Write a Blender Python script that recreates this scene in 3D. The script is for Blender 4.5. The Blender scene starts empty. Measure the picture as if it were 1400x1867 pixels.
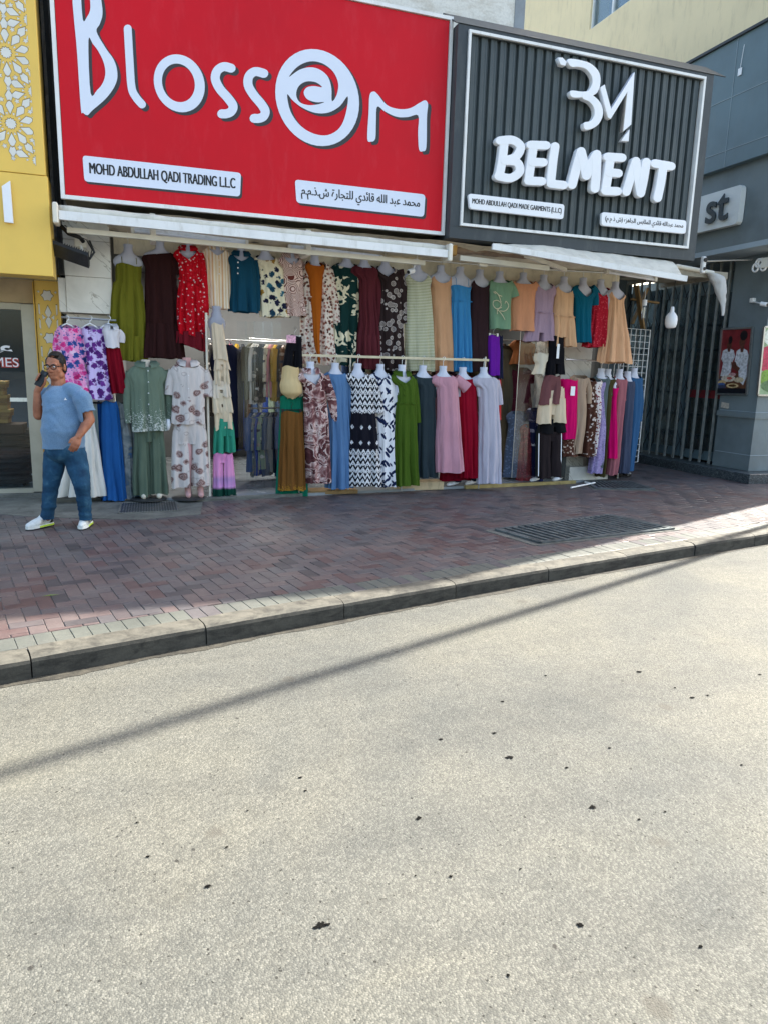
import bpy, bmesh, math, random
import numpy as np
from mathutils import Vector, Matrix, noise
R = math.radians
scene = bpy.context.scene
COL = scene.collection
random.seed(7)

# ------------------------------------------------------------------ camera
EYE = 1.60                                   # phone held at eye height; pavement is z = 0
YAW, PITCH, ROLL, FPX = R(19.2), R(11.2), R(1.6), 1290.0
_f = Vector((math.sin(YAW)*math.cos(PITCH), math.cos(YAW)*math.cos(PITCH), -math.sin(PITCH)))
_r = Vector((math.cos(YAW), -math.sin(YAW), 0)); _u = _r.cross(_f)
_r2 = _r*math.cos(ROLL) + _u*math.sin(ROLL); _u2 = -_r*math.sin(ROLL) + _u*math.cos(ROLL)
cam_data = bpy.data.cameras.new('camera'); cam = bpy.data.objects.new('camera', cam_data)
COL.objects.link(cam); scene.camera = cam
cam_data.sensor_fit = 'HORIZONTAL'; cam_data.sensor_width = 36.0; cam_data.lens = 36.0*FPX/1400.0
cam_data.clip_start = 0.05; cam_data.clip_end = 800
mw = Matrix.Identity(4)
for i in range(3):
    mw[i][0] = _r2[i]; mw[i][1] = _u2[i]; mw[i][2] = -_f[i]
mw[2][3] = EYE
cam.matrix_world = mw

def U(px, py, Y):
    """point on the plane y = Y that the survey pixel (px, py) belongs to"""
    d = _r2*((px-700)/FPX) - _u2*((py-933.5)/FPX) + _f
    k = Y/d.y
    return Vector((d.x*k, Y, EYE+d.z*k))
def UX(px, py, X):
    d = _r2*((px-700)/FPX) - _u2*((py-933.5)/FPX) + _f
    k = X/d.x
    return Vector((X, d.y*k, EYE+d.z*k))
def UZ(px, py, Z=0.0):
    d = _r2*((px-700)/FPX) - _u2*((py-933.5)/FPX) + _f
    k = (Z-EYE)/d.z
    return Vector((d.x*k, d.y*k, Z))

# ------------------------------------------------------------------ sky, sun, exposure
SUN_EL = R(38.0); SUN_DIR = Vector((0.93, 0.3675, 0)).normalized()
world = bpy.data.worlds.new('World'); scene.world = world; world.use_nodes = True
wn = world.node_tree
sky = wn.nodes.new('ShaderNodeTexSky'); sky.sky_type = 'NISHITA'; sky.sun_disc = False
sky.sun_elevation = SUN_EL; sky.sun_rotation = math.atan2(SUN_DIR.x, SUN_DIR.y)
sky.air_density = 1.3; sky.dust_density = 3.5; sky.ozone_density = 1.0
wn.links.new(sky.outputs[0], wn.nodes['Background'].inputs[0])
wn.nodes['Background'].inputs[1].default_value = 0.12
sd = bpy.data.lights.new('sun', 'SUN'); sd.energy = 4.4; sd.angle = R(0.5); sd.color = (1.0, 0.95, 0.85)
sun = bpy.data.objects.new('sun', sd); COL.objects.link(sun)
sv = Vector((SUN_DIR.x*math.cos(SUN_EL), SUN_DIR.y*math.cos(SUN_EL), math.sin(SUN_EL)))
sun.rotation_euler = sv.to_track_quat('Z', 'Y').to_euler(); sun.location = sv*40
vs = scene.view_settings
vs.view_transform = 'Standard'; vs.look = 'None'; vs.exposure = 2.0; vs.gamma = 1.0; vs.use_curve_mapping = False
scene.cycles.max_bounces = 8; scene.cycles.transparent_max_bounces = 24
scene.cycles.use_denoising = True
scene.cycles.sample_clamp_indirect = 4.0

# ------------------------------------------------------------------ object helpers
def wloc(o):
    v = Vector((0, 0, 0))
    while o is not None:
        v += o.location; o = o.parent
    return v
def tag(o, label=None, cat=None, group=None, kind=None):
    if label: o['label'] = label
    if cat: o['category'] = cat
    if group: o['group'] = group
    if kind: o['kind'] = kind
    return o
def thing(name, label, cat, loc=(0, 0, 0), group=None, kind=None):
    o = bpy.data.objects.new(name, None); o.empty_display_size = 0.1
    COL.objects.link(o); o.location = loc
    return tag(o, label, cat, group, kind)
def link_mesh(name, me, parent=None, loc=(0, 0, 0)):
    o = bpy.data.objects.new(name, me); COL.objects.link(o); o.location = loc
    if parent is not None: o.parent = parent
    return o
class MB:
    """collects faces in world coordinates; build() links ONE mesh object"""
    def __init__(s): s.v = []; s.f = []; s.m = []; s.mi = 0
    def add(s, vs_, fs):
        b = len(s.v); s.v += [tuple(p) for p in vs_]
        s.f += [tuple(b+i for i in f) for f in fs]; s.m += [s.mi]*len(fs); return s
    def box(s, a, b):
        x0, y0, z0 = a; x1, y1, z1 = b
        return s.add([(x0,y0,z0),(x1,y0,z0),(x1,y1,z0),(x0,y1,z0),(x0,y0,z1),(x1,y0,z1),(x1,y1,z1),(x0,y1,z1)],
            [(0,3,2,1),(4,5,6,7),(0,1,5,4),(1,2,6,5),(2,3,7,6),(3,0,4,7)])
    def bbox(s, a, b, e=0.006):
        """box with chamfered edges"""
        x0, y0, z0 = a; x1, y1, z1 = b; bm = bmesh.new()
        vv = [bm.verts.new(p) for p in [(x0,y0,z0),(x1,y0,z0),(x1,y1,z0),(x0,y1,z0),(x0,y0,z1),(x1,y0,z1),(x1,y1,z1),(x0,y1,z1)]]
        for f in [(0,3,2,1),(4,5,6,7),(0,1,5,4),(1,2,6,5),(2,3,7,6),(3,0,4,7)]: bm.faces.new([vv[i] for i in f])
        bmesh.ops.bevel(bm, geom=bm.edges[:], offset=e, segments=1, affect='EDGES')
        bm.verts.index_update(); s.add([v.co for v in bm.verts], [[v.index for v in f.verts] for f in bm.faces]); bm.free(); return s
    def beam(s, p, q, w, h, up=(0, 0, 1)):
        """box from p to q, w wide (sideways) and h high (along up)"""
        p = Vector(p); q = Vector(q); d = (q-p).normalized(); up = Vector(up)
        sd_ = d.cross(up).normalized(); u2 = sd_.cross(d)
        vv = []
        for c in (p, q):
            for a, b in ((-1,-1),(1,-1),(1,1),(-1,1)): vv.append(c+sd_*(a*w/2)+u2*(b*h/2))
        return s.add(vv, [(0,1,2,3),(7,6,5,4),(0,4,5,1),(1,5,6,2),(2,6,7,3),(3,7,4,0)])
    def tube(s, pts, r, n=8, caps=True, flat=1.0):
        pts = [Vector(p) for p in pts]; rs = r if isinstance(r, (list, tuple)) else [r]*len(pts)
        ref = Vector((0, 0, 1)) if abs((pts[-1]-pts[0]).normalized().z) < .9 else Vector((1, 0, 0))
        vv = []; ff = []
        for i, p in enumerate(pts):
            t = (pts[min(i+1, len(pts)-1)]-pts[max(i-1, 0)]).normalized()
            a = t.cross(ref).normalized(); b = a.cross(t)
            for k in range(n):
                an = 2*math.pi*k/n; vv.append(p + a*(math.cos(an)*rs[i]) + b*(math.sin(an)*rs[i]*flat))
        for i in range(len(pts)-1):
            for k in range(n):
                ff.append((i*n+k, i*n+(k+1) % n, (i+1)*n+(k+1) % n, (i+1)*n+k))
        if caps:
            ff.append(tuple(range(n))[::-1]); ff.append(tuple((len(pts)-1)*n+k for k in range(n)))
        return s.add(vv, ff)
    def lathe(s, c, prof, n=16, axis='z'):
        """prof: (radius, height) pairs about a vertical axis through c"""
        vv = []; ff = []; c = Vector(c)
        for r_, h in prof:
            for k in range(n):
                a = 2*math.pi*k/n
                o = Vector((math.cos(a)*r_, math.sin(a)*r_, h)) if axis == 'z' else Vector((math.cos(a)*r_, h, math.sin(a)*r_))
                vv.append(c+o)
        m = len(prof)
        for i in range(m-1):
            for k in range(n): ff.append((i*n+k, i*n+(k+1) % n, (i+1)*n+(k+1) % n, (i+1)*n+k))
        ff.append(tuple(range(n))[::-1]); ff.append(tuple((m-1)*n+k for k in range(n)))
        return s.add(vv, ff)
    def prism(s, poly, off):
        """poly: world points of one flat face; off: vector to the other face"""
        n = len(poly); off = Vector(off); p = [Vector(q) for q in poly]
        return s.add(p+[q+off for q in p], [tuple(range(n)), tuple(range(2*n-1, n-1, -1))] + [(i, n+i, n+(i+1) % n, (i+1) % n) for i in range(n)])
    def build(s, name, mat, parent=None, origin=None, smooth=False, fix=True):
        o0 = Vector(origin) if origin is not None else Vector((0, 0, 0))
        pw = wloc(parent) if parent is not None else Vector((0, 0, 0))
        if parent is not None and origin is None: o0 = pw
        me = bpy.data.meshes.new(name)
        me.from_pydata([(v[0]-o0.x, v[1]-o0.y, v[2]-o0.z) for v in s.v], [], s.f)
        for m in (mat if isinstance(mat, (list, tuple)) else [mat]): me.materials.append(m)
        if any(s.m): me.polygons.foreach_set('material_index', s.m)
        if fix:
            bm = bmesh.new(); bm.from_mesh(me); bmesh.ops.recalc_face_normals(bm, faces=bm.faces[:]); bm.to_mesh(me); bm.free()
        if smooth:
            me.polygons.foreach_set('use_smooth', [True]*len(me.polygons))
            if smooth is not True: me.set_sharp_from_angle(angle=R(smooth))
        me.update()
        return link_mesh(name, me, parent, o0-pw if parent is not None else o0)

# ------------------------------------------------------------------ material helpers
def lin(c):
    return tuple(((v/255.0)/12.92 if v/255.0 <= 0.04045 else ((v/255.0+0.055)/1.055)**2.4) for v in c[:3]) + (1.0,)
class NT:
    def __init__(s, name):
        s.m = bpy.data.materials.new(name); s.m.use_nodes = True; s.t = s.m.node_tree
        s.b = s.t.nodes['Principled BSDF']; s.out = s.t.nodes['Material Output']
    def n(s, typ, ins=None, **at):
        nd = s.t.nodes.new('ShaderNode'+typ)
        for k, v in at.items(): setattr(nd, k, v)
        for k, v in (ins or {}).items(): s.set(nd, k, v)
        return nd
    def set(s, nd, k, v):
        sock = nd.inputs[k]
        if hasattr(v, 'is_output'): s.t.links.new(v, sock)
        elif hasattr(v, 'outputs'): s.t.links.new(v.outputs[0], sock)
        else: sock.default_value = v
    def co(s, scale=(1, 1, 1), rot=(0, 0, 0), loc=(0, 0, 0)):
        tc = s.n('TexCoord'); mp = s.n('Mapping', {'Vector': tc.outputs['Object'], 'Scale': scale, 'Rotation': rot, 'Location': loc})
        return mp.outputs[0]
    def noise(s, vec, scale=5, detail=3, rough=.5, dist=0):
        return s.n('TexNoise', {'Vector': vec, 'Scale': scale, 'Detail': detail, 'Roughness': rough, 'Distortion': dist})
    def vor(s, vec, scale=5, feature='F1', rnd=1.0):
        return s.n('TexVoronoi', {'Vector': vec, 'Scale': scale, 'Randomness': rnd}, feature=feature)
    def math(s, op, a, b=0.0, c=0.0):
        nd = s.n('Math', operation=op); s.set(nd, 0, a); s.set(nd, 1, b)
        if op in ('MULTIPLY_ADD', 'COMPARE', 'SMOOTH_MIN'): s.set(nd, 2, c)
        return nd.outputs[0]
    def mix(s, fac, a, b, mode='MIX'):
        nd = s.n('Mix', data_type='RGBA', blend_type=mode); s.set(nd, 0, fac); s.set(nd, 6, a); s.set(nd, 7, b)
        return nd.outputs[2]
    def ramp(s, fac, stops, const=False):
        nd = s.n('ValToRGB', {'Fac': fac}); cr = nd.color_ramp
        if const: cr.interpolation = 'CONSTANT'
        while len(cr.elements) > 1: cr.elements.remove(cr.elements[-1])
        cr.elements[0].position = stops[0][0]; cr.elements[0].color = stops[0][1]
        for p, c in stops[1:]:
            e = cr.elements.new(p); e.color = c
        return nd.outputs[0]
    def sep(s, vec): return s.n('SeparateXYZ', {'Vector': vec}).outputs
    def bump(s, h, strength=.3, dist=.01):
        return s.n('Bump', {'Height': h, 'Strength': strength, 'Distance': dist}).outputs[0]
    def fin(s, color=None, rough=.7, metal=0, spec=None, normal=None, **kw):
        b = s.b
        if color is not None: s.set(b, 'Base Color', color)
        s.set(b, 'Roughness', rough); s.set(b, 'Metallic', metal)
        if spec is not None: s.set(b, 'Specular IOR Level', spec)
        if normal is not None: s.set(b, 'Normal', normal)
        for k, v in kw.items(): s.set(b, k.replace('_', ' '), v)
        return s.m
W_, K_ = (1, 1, 1, 1), (0, 0, 0, 1)
def paint(name, c, rough=.5, var=.12, scale=6, metal=0, bump=0.0, spec=None, dirt=None):
    t = NT(name); v = t.co(); base = lin(c)
    n1 = t.noise(v, scale, 4, .6)
    dark = tuple(x*(1-var*2.2) for x in base[:3])+(1,); lite = tuple(min(1, x*(1+var)) for x in base[:3])+(1,)
    colr = t.ramp(n1.outputs[0], [(.3, dark), (.55, base), (.8, lite)])
    if dirt:
        n2 = t.noise(t.co((1, 1, .25)), 9, 5, .7)
        colr = t.mix(t.ramp(n2.outputs[0], [(.52, K_), (.75, (dirt[3],)*3+(1,))]), colr, lin(dirt))
    rg = t.math('MULTIPLY_ADD', n1.outputs[0], .25, rough-.12)
    nm = t.bump(t.noise(v, scale*14, 3).outputs[0], bump, .004) if bump else None
    return t.fin(colr, rg, metal, spec, nm)
def PJ(p):
    v = Vector(p)-Vector((0, 0, EYE)); z = v.dot(_f)
    if z < .1: return (-9999, -9999, z)
    return (700+FPX*v.dot(_r2)/z, 933.5-FPX*v.dot(_u2)/z, z)

# ------------------------------------------------------------------ setting materials
def road_material():
    t = NT('asphalt'); v = t.co()
    agg = t.vor(v, 150); agg2 = t.vor(v, 330); fine = t.noise(v, 260, 2, .6); mid = t.noise(v, 9, 5, .65); big = t.noise(v, .55, 4, .6, .6)
    stone = t.ramp(agg.outputs['Color'], [(.1, lin((82, 82, 78))), (.5, lin((100, 99, 93))), (.9, lin((126, 124, 116)))])
    c = t.mix(t.ramp(agg.outputs['Distance'], [(.45, K_), (.95, (.6, .6, .6, 1))]), stone, lin((66, 66, 62)))
    c = t.mix(t.ramp(fine.outputs[0], [(.3, (.5, .5, .5, 1)), (.6, K_)]), c, lin((92, 91, 84)))
    c = t.mix(.8, c, t.ramp(mid.outputs[0], [(.3, (.86, .86, .86, 1)), (.6, (1, 1, 1, 1)), (.85, (1.06, 1.05, 1.02, 1))]), 'MULTIPLY')
    c = t.mix(1, c, t.ramp(big.outputs[0], [(.3, (.66, .70, .74, 1)), (.5, (.92, .93, .92, 1)), (.72, (1.16, 1.13, 1.03, 1))]), 'MULTIPLY')
    lane = t.noise(t.co((.16, 1.1, 1), (0, 0, R(-13))), 1.6, 4, .6, .3)
    c = t.mix(.8, c, t.ramp(lane.outputs[0], [(.32, (.78, .79, .81, 1)), (.5, W_), (.7, (1.08, 1.07, 1.03, 1))]), 'MULTIPLY')
    # oil drops and old chewing gum
    dv = t.n('VectorMath', {0: v, 1: t.n('VectorMath', {0: t.noise(v, 14, 3).outputs['Color'], 1: (.05, .05, .05)}, operation='MULTIPLY').outputs[0]}, operation='ADD').outputs[0]
    sp = t.vor(dv, 1.7); c = t.mix(t.ramp(sp.outputs['Distance'], [(.05, (.62, .62, .62, 1)), (.085, K_)]), c, lin((78, 75, 68)))
    sp2 = t.vor(dv, 5.5); c = t.mix(t.ramp(sp2.outputs['Distance'], [(.03, (.9, .9, .9, 1)), (.055, K_)]), c, lin((44, 42, 39)))
    pit = t.ramp(t.noise(v, 60, 3, .7).outputs[0], [(.28, K_), (.36, W_)])
    c = t.mix(pit, lin((52, 50, 45)), c)
    pv = t.vor(t.n('VectorMath', {0: v, 1: t.n('VectorMath', {0: t.noise(v, 120, 2).outputs['Color'], 1: (.012, .012, .012)}, operation='MULTIPLY').outputs[0]}, operation='ADD').outputs[0], 62)
    pm = t.math('MULTIPLY', t.math('GREATER_THAN', t.sep(pv.outputs['Color'])[0], .955), t.math('LESS_THAN', pv.outputs['Distance'], .27))
    c = t.mix(t.math('MULTIPLY', pm, .85), c, lin((34, 33, 30)))
    h = t.math('ADD', t.math('MULTIPLY', agg.outputs['Distance'], -1.0), t.math('MULTIPLY', fine.outputs[0], .35))
    h = t.math('ADD', h, t.math('MULTIPLY', agg2.outputs['Distance'], -.35)); h = t.math('ADD', h, t.math('MULTIPLY', pit, .6))
    return t.fin(c, .86, 0, .3, t.bump(h, .5, .0032))
def brick_material(name, c1, c2):
    t = NT(name); v = t.co(); n1 = t.noise(v, 3.1, 5, .6); n2 = t.noise(v, 45, 4, .7); n3 = t.noise(v, 240, 2, .5)
    c = t.ramp(n1.outputs[0], [(.3, lin(c1)), (.7, lin(c2))])
    c = t.mix(.55, c, t.ramp(n2.outputs[0], [(.3, (.62, .62, .62, 1)), (.6, W_), (.85, (1.15, 1.14, 1.1, 1))]), 'MULTIPLY')
    dust = t.noise(v, 1.3, 5, .7, .8)
    c = t.mix(t.ramp(dust.outputs[0], [(.5, K_), (.8, (.42, .42, .42, 1))]), c, lin((122, 116, 112)))
    rg = t.ramp(t.noise(v, .9, 4, .6).outputs[0], [(.35, (.40, .40, .40, 1)), (.65, (.72, .72, .72, 1))])
    return t.fin(c, rg, 0, .42, t.bump(t.math('ADD', n2.outputs[0], t.math('MULTIPLY', n3.outputs[0], .6)), .35, .003))
def concrete(name, c1, c2, scale=5, grime=None, bump=.3):
    t = NT(name); v = t.co(); n1 = t.noise(v, scale, 6, .65); n2 = t.noise(v, scale*18, 4, .6)
    c = t.ramp(n1.outputs[0], [(.3, lin(c1)), (.72, lin(c2))])
    if grime:
        g = t.noise(t.co((1, 1, 3)), scale*1.7, 6, .7, .5)
        c = t.mix(t.ramp(g.outputs[0], [(.45, K_), (.68, (.85, .85, .85, 1))]), c, lin(grime))
    c = t.mix(.5, c, t.ramp(n2.outputs[0], [(.3, (.65, .65, .65, 1)), (.7, W_)]), 'MULTIPLY')
    return t.fin(c, .8, 0, .3, t.bump(t.math('ADD', n1.outputs[0], t.math('MULTIPLY', n2.outputs[0], .5)), bump, .006))
def marble(name):
    t = NT(name); v = t.co((1, 1, 1), (0, R(-42), 0)); base = t.noise(v, 2.2, 5, .6, .4)
    c = t.ramp(base.outputs[0], [(.3, lin((196, 193, 184))), (.6, lin((224, 221, 212)))])
    dv = t.n('VectorMath', {0: t.n('Mapping', {'Vector': t.co((1, 1, 1), (0, R(-42), 0)), 'Scale': (.35, 1, 3.4)}).outputs[0], 1: t.n('VectorMath', {0: t.noise(v, 3.5, 5, .6).outputs['Color'], 1: (.22, .22, .22)}, operation='MULTIPLY').outputs[0]}, operation='ADD').outputs[0]
    w = t.n('TexNoise', {'Vector': dv, 'Scale': 1.6, 'Detail': 4.0, 'Roughness': .55})
    vein = t.ramp(w.outputs[0], [(.485, K_), (.5, W_), (.512, K_)])
    c = t.mix(t.math('MULTIPLY', vein, .75), c, lin((138, 131, 116)))
    return t.fin(c, .22, 0, .5)
M_ROAD = road_material()
M_BR = [brick_material('paver_grey', (80, 73, 74), (96, 88, 88)), brick_material('paver_mauve', (88, 76, 75), (104, 91, 89)),
        brick_material('paver_red', (82, 64, 63), (94, 75, 73)), brick_material('paver_dark', (62, 58, 60), (76, 71, 73)),
        brick_material('paver_slate', (79, 75, 77), (94, 90, 91)), brick_material('paver_border', (82, 85, 80), (100, 102, 95))]
M_SAND = concrete('joint_sand', (150, 145, 138), (184, 178, 168), 9)
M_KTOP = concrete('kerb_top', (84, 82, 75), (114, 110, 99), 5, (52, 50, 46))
M_KFACE = concrete('kerb_face', (50, 50, 47), (78, 77, 71), 4, (28, 29, 28), .5)  # darker than the top: dirt, plus the face's shade put into its colour
M_CONC = concrete('grey_concrete', (98, 99, 94), (128, 128, 121), 3, (76, 77, 72))
M_MARBLE = marble('veined_marble')
M_PLASTER = concrete('cream_plaster', (232, 228, 216), (246, 243, 234), 2, (208, 200, 184), .6)
M_BEIGE = paint('beige_render', (242, 222, 180), .85, .04, 1.2, bump=.15, dirt=(176, 156, 120, .35))
M_SLATEP = paint('slate_panel', (98, 119, 127), .42, .10, 1.0, dirt=(112, 126, 130, .35))
M_SLATED = paint('slate_wall', (110, 122, 126), .5, .12, 1.6, bump=.1, dirt=(112, 122, 122, .5))
M_PALEBAND = paint('pale_soffit', (158, 172, 180), .5, .07, 2)
M_GRANITE = NT('dark_granite')
_v = M_GRANITE.co(); M_GRANITE = M_GRANITE.fin(M_GRANITE.ramp(M_GRANITE.vor(_v, 120).outputs['Color'], [(.2, lin((30, 34, 38))), (.6, lin((58, 66, 70))), (.92, lin((128, 136, 138)))]), .35)
M_BLACK = paint('black_paint', (14, 14, 15), .6, .15)
M_DARKMETAL = paint('dark_metal', (60, 63, 66), .45, .15, 8, .3)
M_STEEL = paint('brushed_steel', (190, 190, 188), .32, .06, 20, .9)
M_WHITE = paint('white_enamel', (232, 232, 230), .4, .05, 3, dirt=(170, 165, 150, .5))
M_WHITECLEAN = paint('white_plastic', (238, 240, 244), .45, .02, 3)
M_YELLOWED = paint('yellowed_plastic', (224, 219, 204), .55, .06, 5)

# ------------------------------------------------------------------ road
KA, KB, KC = -0.00447, 0.2577, 4.2527                       # kerb line y = KA x2 + KB x + KC
def ky(x): return KA*x*x+KB*x+KC
def ktan(x):
    return Vector((1, 2*KA*x+KB, 0)).normalized()
def kpt(x, off):
    t = ktan(x); return Vector((x, ky(x), 0))+Vector((-t.y, t.x, 0))*off
ROADZ = -0.13
road = MB().add([(-120, -120, ROADZ), (120, -120, ROADZ), (120, 120, ROADZ), (-120, 120, ROADZ)], [(0, 1, 2, 3)]).build('road', M_ROAD)
tag(road, 'pale sunlit asphalt road', None, None, 'structure')
M_TAR = paint('tar', (15, 15, 14), .9, .2, 60, bump=.4, spec=.1)
spots = [(928,1381,11),(763,1492,9),(803,1348,7),(1080,1472,12),(586,1688,17),(1165,1225,8),(1262,1272,6),(916,1279,6),(380,1616,9),(270,1562,6),
         (900,1337,8),(1057,1687,10),(821,1598,7),(757,1597,4),(1111,1364,5),(994,1232,4),(1032,1400,5),(414,1545,5),(926,1779,7),(1290,1268,5),(1212,1480,5),
         (548,1418,5),(557,1442,5),(1352,1395,5),(948,1585,4),(1277,1726,7),(1165,1494,5),(1230,1254,4),(1385,1230,5),(250,1500,4),(452,1478,4)]
rs = random.Random(3)
for (x, y, r_) in spots:
    c = UZ(x, y, ROADZ+.003); k = (UZ(x+r_, y, ROADZ)-UZ(x, y, ROADZ)).length*.5; n = 23; a0 = rs.random()*6
    el = 1+rs.random()*.8
    ring = [Vector((c.x+math.cos(a0+6.283*i/n)*k*el*(.35+.95*rs.random()), c.y+math.sin(a0+6.283*i/n)*k*(.35+.95*rs.random()), c.z)) for i in range(n)]
    MB().add([c+Vector((0, 0, .0035))]+ring, [(0, i+1, (i+1) % n+1) for i in range(n)]).build('tar_blot', M_TAR, road, smooth=True)

# ------------------------------------------------------------------ kerb stones
kerb = thing('kerb', 'worn concrete kerb stones between the road and the pavement', None, (0, ky(0), 0), kind='structure')
xs = -4.46
def step(x, d): return x+d/math.sqrt(1+(2*KA*x+KB)**2)
kr = random.Random(5)
while xs < 12:
    xe = step(xs, 1.0); mb = MB(); NS = 8; rows = []
    prof = [(0.0, ROADZ-.05), (.004, -.035), (.012, -.014), (.03, -.002), (.06, .004), (.165, .004), (.168, -.1)]
    jz = kr.uniform(-.003, .003); jo = kr.uniform(-.004, .004)
    for i in range(NS+1):
        x = xs+.0035+(xe-xs-.007)*i/NS
        e = .004 if i in (0, NS) else 0
        rows.append([kpt(x, o_+jo+(e if o_ < .05 else 0)+.003*noise.noise((x*7, o_*30, z*20)))+Vector((0, 0, z+jz-(e if z > -.03 else 0)+.002*noise.noise((x*9, z*15, 3)))) for o_, z in prof])
    m = len(prof); vv = [p for r_ in rows for p in r_]
    for i in range(NS):
        for j in range(m-1):
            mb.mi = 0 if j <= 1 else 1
            mb.add([vv[i*m+j], vv[(i+1)*m+j], vv[(i+1)*m+j+1], vv[i*m+j+1]], [(0, 1, 2, 3)])
    mb.mi = 0
    mb.add(rows[0], [tuple(range(m))]); mb.add(rows[-1], [tuple(range(m-1, -1, -1))])
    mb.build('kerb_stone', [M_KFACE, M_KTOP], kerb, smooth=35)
    xs = xe

# dirt collected in the gutter against the kerb face
gt = []; gr_ = random.Random(8); n = 420
for i in range(n+1):
    x = -4+15.5*i/n; w = .035+.03*abs(noise.noise((x*1.3, 0, 0)))*2+.018*noise.noise((x*9, 4, 0))+gr_.uniform(-.006, .006)
    gt += [kpt(x, .02)+Vector((0, 0, ROADZ+.006)), kpt(x, -max(.012, w))+Vector((0, 0, ROADZ+.0025))]
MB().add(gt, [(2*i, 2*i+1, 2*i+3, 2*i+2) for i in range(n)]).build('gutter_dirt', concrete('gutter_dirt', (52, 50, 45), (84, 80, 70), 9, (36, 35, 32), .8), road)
# ------------------------------------------------------------------ pavement
pav = MB()
N = 60
edge = [kpt(-6+18*i/N, .155) for i in range(N+1)]
pts = [(p.x, p.y, -.009) for p in edge]+[(12, 16, -.009), (-6, 16, -.009)]
pav.add(pts, [tuple(range(len(pts)))])
pavement = pav.build('pavement', M_SAND); tag(pavement, 'pavement of mauve and grey brick pavers', None, None, 'structure')
ANG = math.atan(.225); ES = Vector((math.cos(ANG), math.sin(ANG), 0)); ET = Vector((-math.sin(ANG), math.cos(ANG), 0)); O0 = Vector((0, ky(0), 0))
def clip(poly, p0, nrm):
    out = []
    for i in range(len(poly)):
        a, b = poly[i], poly[(i+1) % len(poly)]; da = (a-p0).dot(nrm); db = (b-p0).dot(nrm)
        if da >= 0: out.append(a)
        if (da >= 0) != (db >= 0): out.append(a+(b-a)*(da/(da-db)))
    return out
def paver_mesh(poly, rr, g=.0022):
    """bevelled paver from its outline: list of verts, faces"""
    c = sum(poly, Vector((0, 0, 0)))/len(poly)
    tx, ty, dz = rr.gauss(0, .006), rr.gauss(0, .006), rr.gauss(0, .0008)
    def ins(p, d):
        v = p-c; L = v.length; return c+v*max(.2, (L-d*1.35)/L) if L > 1e-6 else p
    def zz(p, h): return Vector((p.x, p.y, h+dz+(p.x-c.x)*tx+(p.y-c.y)*ty))
    n = len(poly)
    vv = [zz(ins(p, g), -.03) for p in poly]+[zz(ins(p, g), -.003) for p in poly]+[zz(ins(p, g+.004), 0) for p in poly]
    ff = [tuple(range(2*n, 3*n))]
    for k in (0, 1):
        for i in range(n): ff.append((k*n+i, k*n+(i+1) % n, (k+1)*n+(i+1) % n, (k+1)*n+i))
    return vv, ff
rr = random.Random(11); pieces = []
x = -3.2
while x < 10.5:                                              # border course, ends to the kerb
    x2 = step(x, .1015)
    pieces.append(([kpt(x, .172), kpt(x2, .172), kpt(x2, .372), kpt(x, .372)], 5 if rr.random() < .85 else 4)); x = x2
def thr(X): return 8.62+.098*(X-.8) if X > -.3 else 9.30
cw = [0]*11+[1]*10+[2]*2+[3]*3+[4]*4
for cx in range(-45, 130):
    for cy in range(-30, 75):
        k = (cx-cy) % 4
        if k == 0: a, b = 2, 1
        elif k == 3: a, b = 1, 2
        else: continue
        ctr = O0+ES*((cx+a/2)*.1005)+ET*((cy+b/2)*.1005)
        if ctr.x < -3.2 or ctr.x > 10.6 or ctr.y > 13 or ctr.y < 3: continue
        if ctr.y > 9.4 and ctr.x < 6.6: continue
        if ctr.x > 9.4 and ctr.y > 9.0: continue
        q = [O0+ES*((cx+i)*.1005)+ET*((cy+j)*.1005) for i, j in ((0, 0), (a, 0), (a, b), (0, b))]
        tg = ktan(ctr.x); p0 = kpt(ctr.x, .374)
        q = clip(q, p0, Vector((-tg.y, tg.x, 0)))
        if len(q) < 3: continue
        ar = abs(sum(q[i].x*q[(i+1) % len(q)].y-q[(i+1) % len(q)].x*q[i].y for i in range(len(q))))/2
        if ar < .002: continue
        red = noise.noise((ctr.x*.8, ctr.y*.9, 2.0))
        mi = rr.choice(cw)
        if red > .22 and rr.random() < .3: mi = 2
        if red < -.2 and rr.random() < .4: mi = 4
        pieces.append((q, mi))
scored = []
for i, (q, mi) in enumerate(pieces):
    c = sum(q, Vector((0, 0, 0)))/len(q); px, py, dz = PJ(c)
    vis = -10 < px < 1410 and py < 1300 and c.y < 8.6
    scored.append((dz if vis else 1e6, i))
scored.sort(); near = set(i for d, i in scored[:300])
rest = MB()
for i, (q, mi) in enumerate(pieces):
    vv, ff = paver_mesh(q, rr)
    if i in near:
        b = MB().add(vv, ff).build('brick_paver', M_BR[mi], pavement)
    else:
        rest.mi = mi; rest.add(vv, ff)
o = rest.build('brick_paving', M_BR, pavement, fix=True); o['kind'] = 'stuff'

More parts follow.
